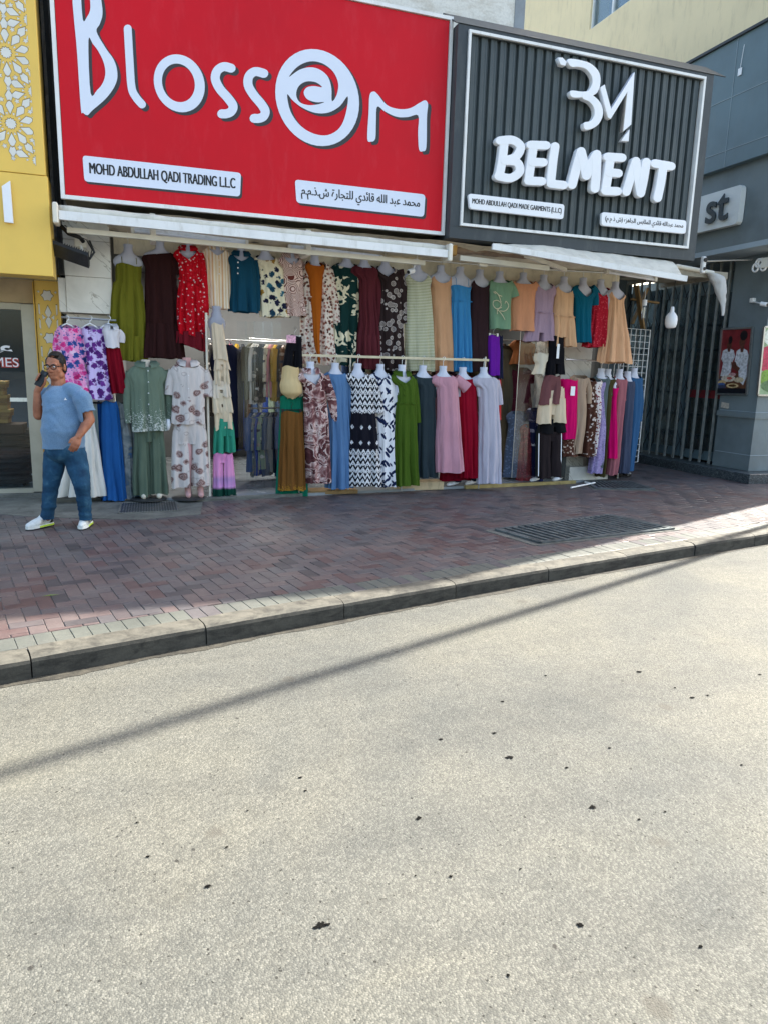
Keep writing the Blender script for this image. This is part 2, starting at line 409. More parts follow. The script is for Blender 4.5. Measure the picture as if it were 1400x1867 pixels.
# concrete apron by the shop fronts, manhole lid, drain grates
apr = [UZ(*p) for p in ((-60, 903), (60, 903), (372, 905), (366, 938), (250, 948), (60, 943), (-80, 930))]
MB().prism([p+Vector((0, 0, .006)) for p in apr], (0, 0, -.03)).build('concrete_apron', M_CONC, pavement)
lid = thing('manhole_cover', 'small rectangular chequered metal cover in the concrete below the mannequins', 'manhole cover', UZ(270, 928))
c4 = [UZ(*p) for p in ((216, 938), (327, 933), (322, 916), (221, 919))]
z = .008; q = [p+Vector((0, 0, z)) for p in c4]; MB().prism(q, (0, 0, .007)).build('lid_plate', M_DARKMETAL, lid)
mb = MB(); NXS, NYS = 22, 8
def bil(q, u, v): return (q[0]*(1-u)+q[1]*u)*(1-v)+(q[3]*(1-u)+q[2]*u)*v
for i in range(NXS):
    for j in range(NYS):
        c = bil(q, (i+.5)/NXS, (j+.5)/NYS)+Vector((0, 0, .008)); d = ES*.011 if (i+j) % 2 else ET*.022; e = ET*.005 if (i+j) % 2 else ES*.005
        mb.add([c-d, c-e, c+d, c+e, c+Vector((0, 0, .004))], [(0, 1, 4), (1, 2, 4), (2, 3, 4), (3, 0, 4)])
mb.build('chequer_studs', M_STEEL, lid)
fr = MB()
for i in range(4): fr.beam(q[i]+Vector((0, 0, .004)), q[(i+1) % 4]+Vector((0, 0, .004)), .02, .012)
fr.build('lid_frame', M_CONC, lid)

def grate(label, corners, nb, parent_loc, nf, mat, pad=.1, z0=.006):
    q = [UZ(*p) for p in corners]; g = thing('drain_grate', label, 'drain grate', parent_loc)
    c = sum(q, Vector((0, 0, 0)))/4
    big = [c+(p-c)*(1+pad)+Vector((0, 0, z0)) for p in q]
    MB().prism(big, (0, 0, -.03)).build('concrete_surround', M_CONC, g)
    up = Vector((0, 0, z0+.004)); q = [p+up for p in q]
    MB().add(q, [(0, 1, 2, 3)]).build('dark_pit', M_BLACK, g)
    up = Vector((0, 0, .008)); q = [p+up for p in q]
    mb = MB()
    for k in range(nf+1):
        u = k/nf; mb.beam(bil(q, u, 0), bil(q, u, 1), .03, .016)
    mb.beam(q[0], q[1], .03, .0162); mb.beam(q[3], q[2], .03, .0162); mb.build('grate_frame', mat, g)
    for k in range(nb):
        u = (k+.5)/nb; MB().beam(bil(q, u, .02), bil(q, u, .98), .42*(q[1]-q[0]).length/nb, .012).build('bar', mat, g)
    return g
M_CAST = paint('cast_iron', (98, 105, 107), .55, .25, 12, .4, bump=.3)
grate('long cast iron road drain grate set in concrete near the kerb', ((985, 992), (1228, 966), (1110, 941), (903, 968)), 19, UZ(1060, 968), 3, M_CAST, .12)
grate('slotted metal drain cover in front of the shop rack and alley', ((1085, 892), (1192, 894), (1150, 880), (1068, 879)), 12, UZ(1130, 886), 1, M_CAST, .14, .007)
lf = MB(); p = UZ(92, 1087); lf.add([p+Vector((-.055, -.004, .004)), p+Vector((0, -.007, .009)), p+Vector((.06, .01, .004)), p+Vector((0, .006, .008))], [(0, 1, 2, 3)])
tag(lf.build('palm_leaf_strip', paint('leaf_green', (140, 178, 30), .5), origin=p), 'thin yellow green leaf strip lying on the brick pavement', 'leaf')
# ------------------------------------------------------------------ glass and lamps
def glass(name, tint=(.9, .95, .95, 1), refl=.12, rough=.02, frost=None):
    t = NT(name); tr = t.n('BsdfTransparent', {'Color': tint}); gl = t.n('BsdfGlossy', {'Color': (1, 1, 1, 1), 'Roughness': rough})
    fr = t.n('LayerWeight', {'Blend': .25}); f = t.math('MULTIPLY_ADD', fr.outputs['Fresnel'], .5, refl)
    mx = t.n('MixShader'); t.set(mx, 0, f); t.set(mx, 1, tr); t.set(mx, 2, gl)
    if frost is not None and frost > 0:
        df = t.n('BsdfDiffuse', {'Color': (.85, .88, .9, 1)}); m2 = t.n('MixShader')
        st = t.noise(t.co((9, 9, .6)), 1.5, 3); t.set(m2, 0, t.math('MULTIPLY', st.outputs[0], frost)); t.set(m2, 1, mx); t.set(m2, 2, df); mx = m2
    t.t.links.new(mx.outputs[0], t.out.inputs[0]); return t.m
def emit(name, c, s):
    t = NT(name); e = t.n('Emission', {'Color': lin(c), 'Strength': s}); t.t.links.new(e.outputs[0], t.out.inputs[0]); return t.m
M_GLASS = glass('window_glass', (.70, .76, .78, 1), .015)
M_CLEAR = glass('clear_acrylic', (.93, .95, .95, 1), .04, .06)
M_STRIP = glass('pvc_strip', (.90, .93, .95, 1), .02, .12, .0)
M_LAMPON = emit('lit_tube', (255, 250, 240), 2.2)
M_FLOORTILE = paint('grey_floor_tile', (150, 156, 160), .25, .06, 2)
M_INWALL = paint('interior_paint', (104, 106, 106), .7, .05)
M_CEIL = paint('stained_soffit', (228, 218, 194), .8, .10, 3, dirt=(150, 138, 112, .5), bump=.3)
M_GREYWALL = paint('grey_render', (150, 156, 160), .8, .08)

# ------------------------------------------------------------------ the dress shop building
shop = thing('shop_building', 'two fronted dress shop building with marble clad pillars', 'building', (3.2, 9.2, 0))
MB().box((-.64, 9.45, 3.35), (4.93, 12.5, 9.45)).build('upper_wall', M_PLASTER, shop)
MB().box((4.932, 9.44, 3.35), (5.08, 12.5, 9.45)).build('grey_pier', M_GREYWALL, shop)
MB().box((5.082, 9.6, 3.42), (6.9, 12.5, 5.3)).build('low_wall', M_PLASTER, shop)
MB().box((-.2, 9.19, 3.22), (6.9, 9.449, 3.34)).build('lintel', M_CEIL, shop)
sl = [(.55, 8.70, .035), (6.35, 9.24, .035), (6.9, 9.5, .035), (6.9, 13.2, .035), (-.25, 13.2, .035), (-.25, 9.0, .035)]
MB().prism(sl, (0, 0, -.05)).build('shop_floor', M_FLOORTILE, shop)
ft = MB()
for k in range(1, 12): ft.box((-.2+.6*k, 9.3, .0352), (-.194+.6*k, 13, .0362))
for k in range(7): ft.box((-.2, 9.35+.6*k, .0352), (6.8, 9.356+.6*k, .0362))
ft.build('tile_joints', M_DARKMETAL, shop)
th = MB(); th.beam((.62, 8.69, .02), (1.95, 8.825, .02), .06, .045); th.build('threshold', M_CONC, shop)
th = MB(); th.beam((4.35, 9.03, .022), (6.3, 9.215, .022), .05, .05); th.build('brass_threshold', paint('brass_strip', (176, 160, 110), .4, .15, 9, .6), shop)
MB().box((-.25, 12.9, .04), (6.9, 13.1, 3.1)).build('back_wall', M_INWALL, shop)
MB().box((-.26, 9.3, .04), (-.16, 12.9, 3.1)).build('side_wall', M_INWALL, shop)
MB().box((6.78, 9.5, .04), (6.9, 12.9, 3.3)).build('side_wall', M_INWALL, shop)
MB().box((-.25, 9.1, 3.1), (6.9, 13.1, 3.19)).build('ceiling', M_INWALL, shop)
MB().box((4.0, 10.6, .04), (4.08, 12.9, 3.1)).build('partition', M_INWALL, shop)
# soffit under the signs, hung with old awning cloth
so = MB(); nx, ny = 60, 6; vv = []
for j in range(ny+1):
    for i in range(nx+1):
        xx = -.25+7.1*i/nx; yy = 8.42+.76*j/ny
        vv.append((xx, yy, 3.19-.05*abs(math.sin(i*.9))*math.sin(math.pi*j/ny)-.10*j/ny+.02*noise.noise((xx*4, yy*4, 0))))
so.add(vv, [(j*(nx+1)+i, j*(nx+1)+i+1, (j+1)*(nx+1)+i+1, (j+1)*(nx+1)+i) for j in range(ny) for i in range(nx)])
so.build('soffit_cloth', M_CEIL, shop, smooth=True)
MB().box((-.2, 9.17, 2.86), (6.75, 9.2, 3.3)).build('front_valance', M_CEIL, shop)
# marble pillars
MB().bbox((-.72, 8.99, 2.165), (-.235, 9.44, 2.56), .004).build('marble_slab', M_MARBLE, shop)
MB().bbox((-.725, 8.993, 2.563), (-.235, 9.44, 2.95), .004).build('marble_slab', M_MARBLE, shop)
MB().bbox((-.725, 8.99, 2.953), (-.235, 9.44, 3.3), .004).build('marble_slab', M_MARBLE, shop)
MB().bbox((-.80, 9.01, 2.165), (-.722, 9.44, 2.54), .004).build('marble_slab', M_MARBLE, shop)
MB().bbox((-.74, 9.12, .02), (-.27, 9.44, 2.16), .004).build('marble_pier', M_MARBLE, shop)
MB().bbox((5.78, 9.5, .04), (6.62, 9.75, 3.2), .004).build('marble_pier', M_MARBLE, shop)
a = U(1037, 868, 9.3); b = U(1104, 862, 9.42)
MB().prism([(a.x, 9.3, .03), (b.x, 9.36, .03), (b.x, 9.36, .24), (a.x, 9.3, .24)], (0, .12, 0)).build('marble_skirting', M_MARBLE, shop)
# wooden and beige display plinths under the clothes
def plinth(x0, y0, x1, y1, Y, h, d, mat, label):
    a = U(x0, y0, Y); b = U(x1, y1, Y+.03)
    o = MB().bbox((a.x, Y, .005), (b.x, Y+d, h), .006).build('plinth', mat, origin=((a.x+b.x)/2, Y+d/2, .005)); return tag(o, label, 'plinth')
M_OLDWOOD = paint('old_wood', (150, 120, 76), .7, .2, 5, bump=.3, dirt=(70, 56, 40, .7))
M_CHIP = paint('chipped_cream_board', (206, 184, 146), .7, .08, 4, dirt=(70, 60, 50, .6))
plinth(540, 893, 652, 888, 8.86, .06, .25, M_OLDWOOD, 'low worn wooden plinth below the maroon and blue dresses')
plinth(722, 880, 808, 876, 8.98, .12, .25, M_CHIP, 'chipped cream board plinth below the green shirt dress')
# ceiling strip lamps in the shop
for k, (x0, y0) in enumerate(((1.15, 10.2), (1.9, 10.2), (1.15, 11.0), (1.9, 11.0), (1.2, 11.8), (2.4, 11.8), (2.7, 10.6), (5.2, 10.6), (5.3, 11.6))):
    l = thing('ceiling_lamp', 'lit white ceiling strip lamp inside the shop, '+('near left', 'near right', 'second row left', 'second row right', 'third row left', 'third row right', 'beside the near right one', 'near one of the right room', 'far one of the right room')[k], 'lamp', (x0, y0, 3.06), 'ceiling strip lamps inside the shop')
    MB().box((x0-.2, y0-.05, 3.07), (x0+.2, y0+.05, 3.098)).build('housing', M_WHITE, l); MB().box((x0-.18, y0-.035, 3.05), (x0+.18, y0+.035, 3.0695)).build('tube', M_LAMPON, l)
    pl = bpy.data.lights.new('lamp_light', 'AREA'); pl.shape = 'RECTANGLE'; pl.size = .36; pl.size_y = .07; pl.energy = 6.0; pl.color = (1, .96, .9)
    po = bpy.data.objects.new('lamp_light', pl); COL.objects.link(po); po.parent = l; po.location = (0, 0, -.02)

# ------------------------------------------------------------------ building on the right with the folding gate
cb = thing('corner_building', 'slate grey clad corner building with beige upper storey', 'building', (9.7, 10, 0))
MB().box((9.42, 8.95, .165), (12.5, 9.74, 3.6)).build('pillar', M_SLATED, cb)
gw = MB(); gw.box((10.4, 9.75, 0.1), (10.5, 14, 3.6)); gw.build('recess_back', M_SLATED, cb)
for zz, hh in ((.42, .004), (1.02, .004), (1.12, .004)):
    MB().box((9.412, 8.942, zz), (12.9, 9.70, zz+hh+.004)).build('panel_seam', M_PALEBAND, cb)
MB().box((9.37, 8.9, 1.03), (9.4195, 9.72, 1.115)).build('trim_band', M_SLATED, cb)
MB().box((9.40, 8.93, 1.0245), (12.9, 8.949, 1.1195)).build('trim_band', M_SLATED, cb)
MB().bbox((9.16, 8.66, -.006), (12.9, 14, .16), .008).build('granite_step', M_GRANITE, cb)
up = MB().box((8.85, 8.2, 3.68), (10.4, 12.9, 4.86)).build('fascia_lower', M_SLATED, cb)
MB().box((8.74, 8.1, 4.862), (10.4, 13.0, 6.68)).build('fascia_upper', M_SLATEP, cb)
for zz in (5.10, 5.86):
    MB().box((8.733, 8.1, zz), (8.7385, 13.0, zz+.008)).build('panel_seam', M_PALEBAND, cb)
MB().box((8.733, 9.5, 4.87), (8.7385, 9.506, 6.67)).build('panel_seam', M_PALEBAND, cb)
MB().box((8.70, 8.06, 6.682), (10.4, 13.0, 6.72)).build('coping', M_DARKMETAL, cb)
MB().box((8.851, 8.21, 3.60), (10.4, 12.9, 3.679)).build('soffit', M_PALEBAND, cb)
MB().box((9.45, 8.95, 3.61), (12.5, 11.5, 8.86)).build('beige_wall', M_BEIGE, cb)
MB().box((9.46, 9.42, 8.862), (12.3, 11.498, 9.6)).build('roof_sun_block', M_BEIGE, cb)  # unseen block, added to keep the sun off the left pavement
wl = MB(); wl.box((9.45, 11.502, 6.73), (12.9, 12.6, 16)); wl.box((9.45, 14.64, 6.73), (12.9, 24, 16)); wl.box((9.45, 12.6, 6.73), (12.9, 14.64, 8.92)); wl.box((9.45, 12.6, 10.6), (12.9, 14.64, 16))
wl.build('beige_wall', M_BEIGE, cb)
win = MB().box((9.53, 12.6, 8.92), (9.55, 14.64, 10.6)).build('window', M_GLASS, cb)
wf = MB(); wf.box((9.49, 14.60, 8.92), (9.57, 14.64, 10.6)); wf.box((9.49, 13.88, 8.96), (9.57, 13.93, 10.6)); wf.box((9.49, 12.6, 8.92), (9.57, 14.6, 8.955)); wf.build('window_frame', M_WHITE, win)
MB().box((9.9, 12.4, 8.8), (9.95, 14.9, 10.8)).build('window_blind', M_SLATED, win)
# loose white tag hanging from the fascia
p = UX(1349, 130, 8.73); tg_ = MB(); tg_.box((8.722, p.y-.035, p.z-.05), (8.73, p.y+.035, p.z+.05)); tg_.tube([(8.726, p.y, p.z+.05), (8.726, p.y-.02, p.z+.28), (8.726, p.y-.03, p.z+.36)], .004, 5)
tag(tg_.build('hanging_tag', M_WHITECLEAN, origin=p), 'small white tag hanging by a wire on the slate fascia', 'tag')
# the shop behind the gate
gb = thing('glazed_shopfront', 'dark glazed doors with shelves behind the folding gate', 'shopfront', (9.6, 11, .16))
for y0, y1 in ((9.8, 10.75), (10.8, 11.65), (11.7, 12.7)):
    d = MB(); d.box((9.60, y0, .2), (9.66, y0+.08, 3.3)); d.box((9.60, y1-.08, .2), (9.66, y1, 3.3)); d.box((9.60, y0+.08, .2), (9.66, y1-.08, .36)); d.box((9.60, y0+.08, 3.1), (9.66, y1-.08, 3.3))
    dd = d.build('door', M_SLATEP, gb); MB().box((9.62, y0+.08, .36), (9.63, y1-.08, 3.1)).build('pane', M_GLASS, dd)
for zz in (.55, .95, 1.35, 1.75, 2.15, 2.6):
    MB().box((9.8, 10.8, zz), (10.3, 13.2, zz+.04)).build('shelf', M_SLATEP, gb)
MB().box((9.597, 9.85, 1.30), (9.5995, 10.7, 1.44)).build('red_sticker_band', paint('dark_red_band', (120, 34, 42), .5), gb)
hd = MB().tube([(9.56, 10.68, 1.2), (9.56, 10.68, 1.62)], .014); hd.build('door_handle', M_STEEL, gb)
gate = thing('folding_gate', 'grey folding scissor security gate closed across the corner shop doorway', 'gate', (9.46, 10.9, .16))
M_GATE = paint('gate_grey', (142, 146, 142), .5, .15, 10, .2)
ys = [9.86+.225*i for i in range(13)]
for y_ in ys: MB().box((9.44, y_-.019, .17), (9.47, y_+.019, 3.58)).build('upright', M_GATE, gate)
for k, z0 in enumerate((.3, .82, 1.34, 1.86, 2.38, 2.9)):
    mb = MB()
    for i in range(len(ys)-1):
        mb.beam((9.476, ys[i], z0), (9.476, ys[i+1], z0+.42), .004, .014, (1, 0, 0)); mb.beam((9.482, ys[i], z0+.42), (9.482, ys[i+1], z0), .004, .014, (1, 0, 0))
    mb.build('scissor_lattice', M_DARKMETAL, gate)
gt = MB().box((9.43, 9.74, 3.585), (9.5, 12.7, 3.6)); gt.build('track', M_GATE, gate)
# recess beside the shop: end wall and clutter
MB().box((6.9, 12.6, 0), (9.6, 12.7, 3.6)).build('alley_wall', M_SLATED, cb)

# framed posters
def poster(label, q, col_bg, shapes, axis, wf=.03):
    """q: four corners TL TR BR BL in world coordinates; shapes: (color, poly in 0..1 coords)"""
    tl, tr_, br, bl_ = q; c = (tl+tr_+br+bl_)/4; n = axis
    t = thing('framed_poster', label, 'poster', (c.x, c.y, bl_.z))
    def P(u, v, o): return (tl*(1-u)+tr_*u)*(1-v)+(bl_*(1-u)+br*u)*v+n*o
    MB().prism([P(0, 0, .004), P(1, 0, .004), P(1, 1, .004), P(0, 1, .004)], n*.016).build('backing_board', M_DARKMETAL, t)
    pr = MB().add([P(0, 0, .0225), P(1, 0, .0225), P(1, 1, .0225), P(0, 1, .0225)], [(0, 1, 2, 3)]).build('printed_sheet', paint('poster_print', col_bg, .35, .2, 7), t)
    for k, (cc, pl) in enumerate(shapes):
        mat = POSTER_MATS.get(cc) or POSTER_MATS.setdefault(cc, paint('poster_ink', cc, .35, .25, 26))
        MB().add([P(u, v, .0228+.0003*(k+1)) for u, v in pl], [tuple(range(len(pl)))]).build('print_area', mat, pr, fix=False)
    f = MB()
    for a_, b_ in ((tl, tr_), (tr_, br), (br, bl_), (bl_, tl)): f.beam(a_+n*.022, b_+n*.022, wf, .035, n)
    f.build('frame', M_STEEL, t)
POSTER_MATS = {}
def ell(cx, cy, rx, ry, n=18, rot=0): return [(cx+rx*math.cos(2*math.pi*i/n+rot), cy+ry*math.sin(2*math.pi*i/n+rot)) for i in range(n)]
nX = Vector((-1, 0, 0)); nY = Vector((0, -1, 0))
XG = 9.414
q = [UX(1318, 600, XG), UX(1374, 597, XG), UX(1363, 719, XG), UX(1308, 718, XG)]
skin1 = (96, 56, 44); wht = (206, 208, 214); 
poster('framed poster of two people in white sharing a meal', q, (128, 40, 44),
  [((104, 66, 46), [(0, .70), (1, .66), (1, .93), (0, .93)]), ((60, 66, 92), [(0, .78), (.2, .72), (.3, .9), (0, .93)]),
   (wht, [(.10, .33), (.28, .29), (.46, .33), (.52, .42), (.44, .52), (.42, .66), (.30, .74), (.08, .72), (.14, .52), (.06, .46)]), (skin1, ell(.30, .25, .085, .055)), ((24, 18, 20), ell(.32, .17, .07, .06)), (skin1, [(.24, .29), (.36, .29), (.34, .35), (.27, .35)]),
   (wht, [(.56, .34), (.72, .29), (.90, .34), (.98, .44), (.94, .56), (.96, .72), (.86, .86), (.72, .80), (.66, .60), (.52, .50)]), (skin1, ell(.72, .21, .10, .07)), ((24, 18, 20), ell(.75, .11, .12, .075)), (skin1, [(.66, .27), (.80, .27), (.77, .36), (.69, .36)]),
   (skin1, [(.40, .50), (.60, .56), (.72, .60), (.66, .66), (.46, .60)]), (skin1, ell(.52, .55, .07, .05)), ((196, 150, 150), ell(.48, .70, .12, .03)), ((208, 196, 180), ell(.36, .76, .24, .05)), ((190, 90, 80), ell(.40, .755, .09, .022)), ((196, 180, 150), ell(.72, .78, .16, .04)), ((200, 170, 120), ell(.16, .82, .14, .035)), ((70, 96, 150), ell(.15, .845, .13, .02)),
   ((216, 190, 140), ell(.52, .87, .2, .035)), ((90, 60, 30), ell(.52, .868, .13, .02)), ((22, 24, 32), [(0, .91), (1, .91), (1, 1), (0, 1)])], nX)
q = [U(1391, 596, 8.945), U(1460, 594, 8.945), U(1446, 722, 8.945), U(1379, 720, 8.945)]
poster('framed green and pink picture at the right end of the slate pillar', q, (150, 176, 136),
  [((196, 44, 84), [(0, .30), (.25, .26), (.3, .42), (.22, .68), (0, .62)]), ((120, 160, 60), ell(.2, .74, .2, .12)), ((222, 226, 214), ell(.3, .14, .3, .14)), ((86, 120, 80), ell(.45, .86, .4, .1)), ((214, 70, 110), ell(.32, .5, .14, .08))], nY)
p = UX(1322, 738, XG); st = MB().prism([(XG, p.y+.085, p.z+.045), (XG, p.y-.08, p.z+.03), (XG, p.y-.09, p.z-.04), (XG, p.y-.07, p.z-.06), (XG, p.y+.09, p.z-.045)], (-.004, 0, 0))
tag(st.build('sticker', paint('torn_sticker', (186, 178, 164), .7, .15, 30), origin=p), 'torn pale sticker on the slate wall below the meal poster', 'sticker')

# ------------------------------------------------------------------ yellow shop on the left
YEL = paint('yellow_panel', (236, 196, 92), .5, .03, 2.5)
ysn = thing('yellow_shop_sign', 'yellow sign box with white lattice inlays and one white letter stroke', 'sign', (-2.2, 8.4, 2.46))
MB().bbox((-4.2, 8.30, 2.47), (-.775, 8.62, 3.43), .004).build('lower_panel', YEL, ysn)
MB().bbox((-4.2, 8.30, 3.436), (-.79, 8.62, 7.2), .004).build('upper_panel', YEL, ysn)
MB().box((-4.2, 8.625, 2.52), (-.83, 9.30, 2.60)).build('underside', M_STEEL, ysn)
MB().box((-4.2, 8.626, 2.62), (-.84, 9.30, 7.1)).build('box_body', M_BLACK, ysn)
w = [U(*p, 8.285) for p in ((4, 340), (19, 330), (25, 407), (9, 405))]
MB().prism(w, (0, -.03, 0)).build('letter_stroke', M_WHITECLEAN, ysn)
M_INLAY = paint('white_backing', (222, 220, 212), .5, .05)
M_INSHADE = paint('inlay_shadow_paint', (120, 92, 40), .7)  # flat brown outline, the lattice's edge shadow put into colour
def star(c, r1, r2, n, rot=0): return [(c[0]+(r1 if i % 2 == 0 else r2)*math.cos(rot+math.pi*i/n), c[1]+(r1 if i % 2 == 0 else r2)*math.sin(rot+math.pi*i/n)) for i in range(2*n)]
def kite(c, a, r0, r1, w): 
    d = (math.cos(a), math.sin(a)); s_ = (-d[1], d[0]); rm = r0+(r1-r0)*.62
    return [(c[0]+d[0]*r0, c[1]+d[1]*r0), (c[0]+d[0]*rm+s_[0]*w, c[1]+d[1]*rm+s_[1]*w), (c[0]+d[0]*(r1-.01)+s_[0]*w*.5, c[1]+d[1]*(r1-.01)+s_[1]*w*.5), (c[0]+d[0]*r1, c[1]+d[1]*r1), (c[0]+d[0]*(r1-.01)-s_[0]*w*.5, c[1]+d[1]*(r1-.01)-s_[1]*w*.5), (c[0]+d[0]*rm-s_[0]*w, c[1]+d[1]*rm-s_[1]*w)]
def inlays(cs, Y, x0, x1, z0, z1, parent, R0):
    k = 0; done = []
    for (cx, cz) in cs:
        pl = [star((cx, cz), R0*.165, R0*.128, 12)]
        pl += [kite((cx, cz), math.pi*(2*i+1)/10, R0*.27, R0*.65, R0*.112) for i in range(10)]
        pl += [kite((cx, cz), math.pi*(2*i+1)/10, R0*.985, R0*.69, R0*.108) for i in range(10)]
        pl += [star((cx+R0*.70*math.cos(math.pi*(2*i)/10), cz+R0*.70*math.sin(math.pi*(2*i)/10)), R0*.085, R0*.038, 5, i) for i in range(10)]
        pl += [[(cx+R0*r_*math.cos(math.pi*2*i/10+d_), cz+R0*r_*math.sin(math.pi*2*i/10+d_)) for r_, d_ in ((.25, 0), (.33, .11), (.33, -.11))] for i in range(10)]
        for p_ in pl:
            mm = (sum(x_ for x_, z_ in p_)/len(p_), sum(z_ for x_, z_ in p_)/len(p_))
            if any(math.hypot(mm[0]-a_, mm[1]-b_) < R0*.15 for a_, b_ in done): continue
            p_ = [tuple(v_)[:2] for v_ in clip([Vector((x_, z_, 0)) for x_, z_ in p_], Vector((x1-.003, 0, 0)), Vector((-1, 0, 0)))]
            if len(p_) < 3: continue
            done.append(mm)
            if all(x0 < x_ < x1 and z0 < z_ < z1 for x_, z_ in p_):
                m_ = (sum(x_ for x_, z_ in p_)/len(p_), sum(z_ for x_, z_ in p_)/len(p_))
                e = MB().add([(m_[0]+(x_-m_[0])*1.12, Y-.0022, m_[1]+(z_-m_[1])*1.12+.002) for x_, z_ in p_], [tuple(range(len(p_)))])
                e = e.build('inlay_painted_shadow', M_INSHADE, parent)
                MB().add([(x_, Y-.0034, z_) for x_, z_ in p_], [tuple(range(len(p_)))]).build('inlay', M_INLAY, parent); k += 1
c1 = U(11, 95, 8.3); c2 = U(22, 225, 8.3)
P0 = (c1.x, c1.z); dz = c1.z-c2.z
inlays([(P0[0], P0[1]+dz*i) for i in (-1, 0, 1)]+[(U(57, 160, 8.3).x+.02, P0[1]+dz*(i+.5)) for i in (-2, -1, 0, 1)]+[(P0[0]-.62, P0[1]+dz*(i+.5)) for i in (-2, -1, 0, 1)], 8.30, -2.4, -.87, 3.50, 5.35, ysn, dz*.50)

ysh = thing('yellow_shop_building', 'glass fronted shop with yellow lattice pillar', 'building', (-2, 9.5, 0))
MB().box((-1.08, 9.32, .02), (-.815, 9.52, 2.60)).build('lattice_pillar', YEL, ysh)
pil = ysh.children[-1]
zz = 2.36
while zz > .1:
    inl = [star((-.95, zz), .065, .048, 6), kite((-.95, zz), -math.pi/2, .11, .24, .034), kite((-.95, zz-.48), math.pi/2, .11, .24, .034)]
    for sx in (-1, 1):
        inl += [[(-.95+sx*.085, zz-.1), (-.95+sx*.10, zz-.1), (-.95+sx*.10, zz-.2), (-.95+sx*.085, zz-.22)], star((-.95+sx*.09, zz+.04), .018, .008, 4), [(-.95+sx*.03, zz-.245), (-.95+sx*.065, zz-.215), (-.95+sx*.06, zz-.27)],
                [(-.95+sx*.085, zz-.28), (-.95+sx*.10, zz-.26), (-.95+sx*.10, zz-.36), (-.95+sx*.085, zz-.38)]]
    for p_ in inl:
        m_ = (sum(x_ for x_, z_ in p_)/len(p_), sum(z_ for x_, z_ in p_)/len(p_))
        MB().add([(m_[0]+(x_-m_[0])*1.12, 9.318, m_[1]+(z_-m_[1])*1.1+.002) for x_, z_ in p_], [tuple(range(len(p_)))]).build('inlay_painted_shadow', M_INSHADE, pil)
        MB().add([(x_, 9.3168, z_) for x_, z_ in p_], [tuple(range(len(p_)))]).build('inlay', M_INLAY, pil)
    zz -= .48
MB().box((-4.2, 9.40, 2.27), (-1.1, 9.5, 2.53)).build('transom_panel', paint('tan_panel', (190, 168, 130), .6, .1, 3), ysh)
M_ALU = paint('aluminium', (176, 172, 156), .45, .06, 6, .35)
fr = MB(); fr.box((-1.24, 9.36, .06), (-1.09, 9.46, 2.255)); fr.box((-4.2, 9.362, 2.19), (-1.242, 9.458, 2.26)); fr.box((-4.2, 9.362, .05), (-1.242, 9.458, .10)); fr.build('window_frame', M_ALU, ysh)
MB().box((-1.095, 9.29, .03), (-1.085, 9.5, 2.5)).build('brass_trim', paint('brass', (190, 150, 60), .3, .1, 5, .8), ysh)
MB().box((-4.2, 9.40, .10), (-1.242, 9.41, 2.19)).build('window_pane', M_GLASS, ysh)
MB().bbox((-4.2, 9.28, -.02), (-.82, 9.5, .05), .006).build('sill', M_CONC, ysh)
MB().box((-4.2, 9.5, .0), (-.82, 12.5, .06)).build('floor', M_FLOORTILE, ysh)
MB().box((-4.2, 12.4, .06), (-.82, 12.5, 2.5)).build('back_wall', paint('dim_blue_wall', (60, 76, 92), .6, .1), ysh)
MB().box((-.86, 9.53, .06), (-.80, 12.4, 2.5)).build('side_wall', M_INWALL, ysh)
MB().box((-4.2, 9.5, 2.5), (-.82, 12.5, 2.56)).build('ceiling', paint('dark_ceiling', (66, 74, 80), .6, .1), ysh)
MB().box((-4.2, 11.2, 1.05), (-1.0, 11.25, 1.10)).build('shelf', M_WHITE, ysh)
MB().box((-2.1, 11.2, 1.10), (-2.04, 11.24, 2.1)).build('shelf_post', M_WHITE, ysh)
for k, (xx, yy) in enumerate(((-1.95, 9.9), (-1.7, 10.3), (-1.45, 10.1), (-1.55, 10.8))):
    l = thing('downlight', 'small lit downlight of the glass fronted shop, '+('leftmost', 'second from the left', 'rightmost', 'farthest back')[k], 'lamp', (xx, yy, 2.5), 'downlights of the glass fronted shop')
    MB().lathe((xx, yy, 2.488), [(.05, 0), (.05, .011)], 14).build('rim', M_STEEL, l); MB().lathe((xx, yy, 2.482), [(.035, 0), (.035, .0055)], 12).build('bulb', emit('downlight_on', (255, 246, 230), 9), l)
    pl = bpy.data.lights.new('lamp_light', 'SPOT'); pl.energy = 14; pl.spot_size = R(110); pl.shadow_soft_size = .04; po = bpy.data.objects.new('lamp_light', pl); COL.objects.link(po); po.parent = l; po.location = (0, 0, -.03)
MB().box((-4.2, 9.45, 2.61), (-.66, 12.5, 9.45)).build('upper_sun_block', M_PLASTER, ysh)  # unseen upper block, put in to shade the far left from the sun
# black return between the two signs, with cables
dk = MB().box((-.774, 8.9, 2.56), (-.726, 9.44, 6.3)); tag(dk.build('dark_recess_panel', M_BLACK, origin=(-.75, 9.1, 2.56)), 'black recess panel between the yellow and red signs', 'panel')
cb_ = MB().tube([(-.705, 8.80, 6.2), (-.70, 8.80, 4), (-.69, 8.80, 3.1)], .012, 6); tag(cb_.build('conduit', M_DARKMETAL, origin=(-.69, 8.8, 3.1)), 'grey conduit pipe running down beside the red sign', 'pipe')
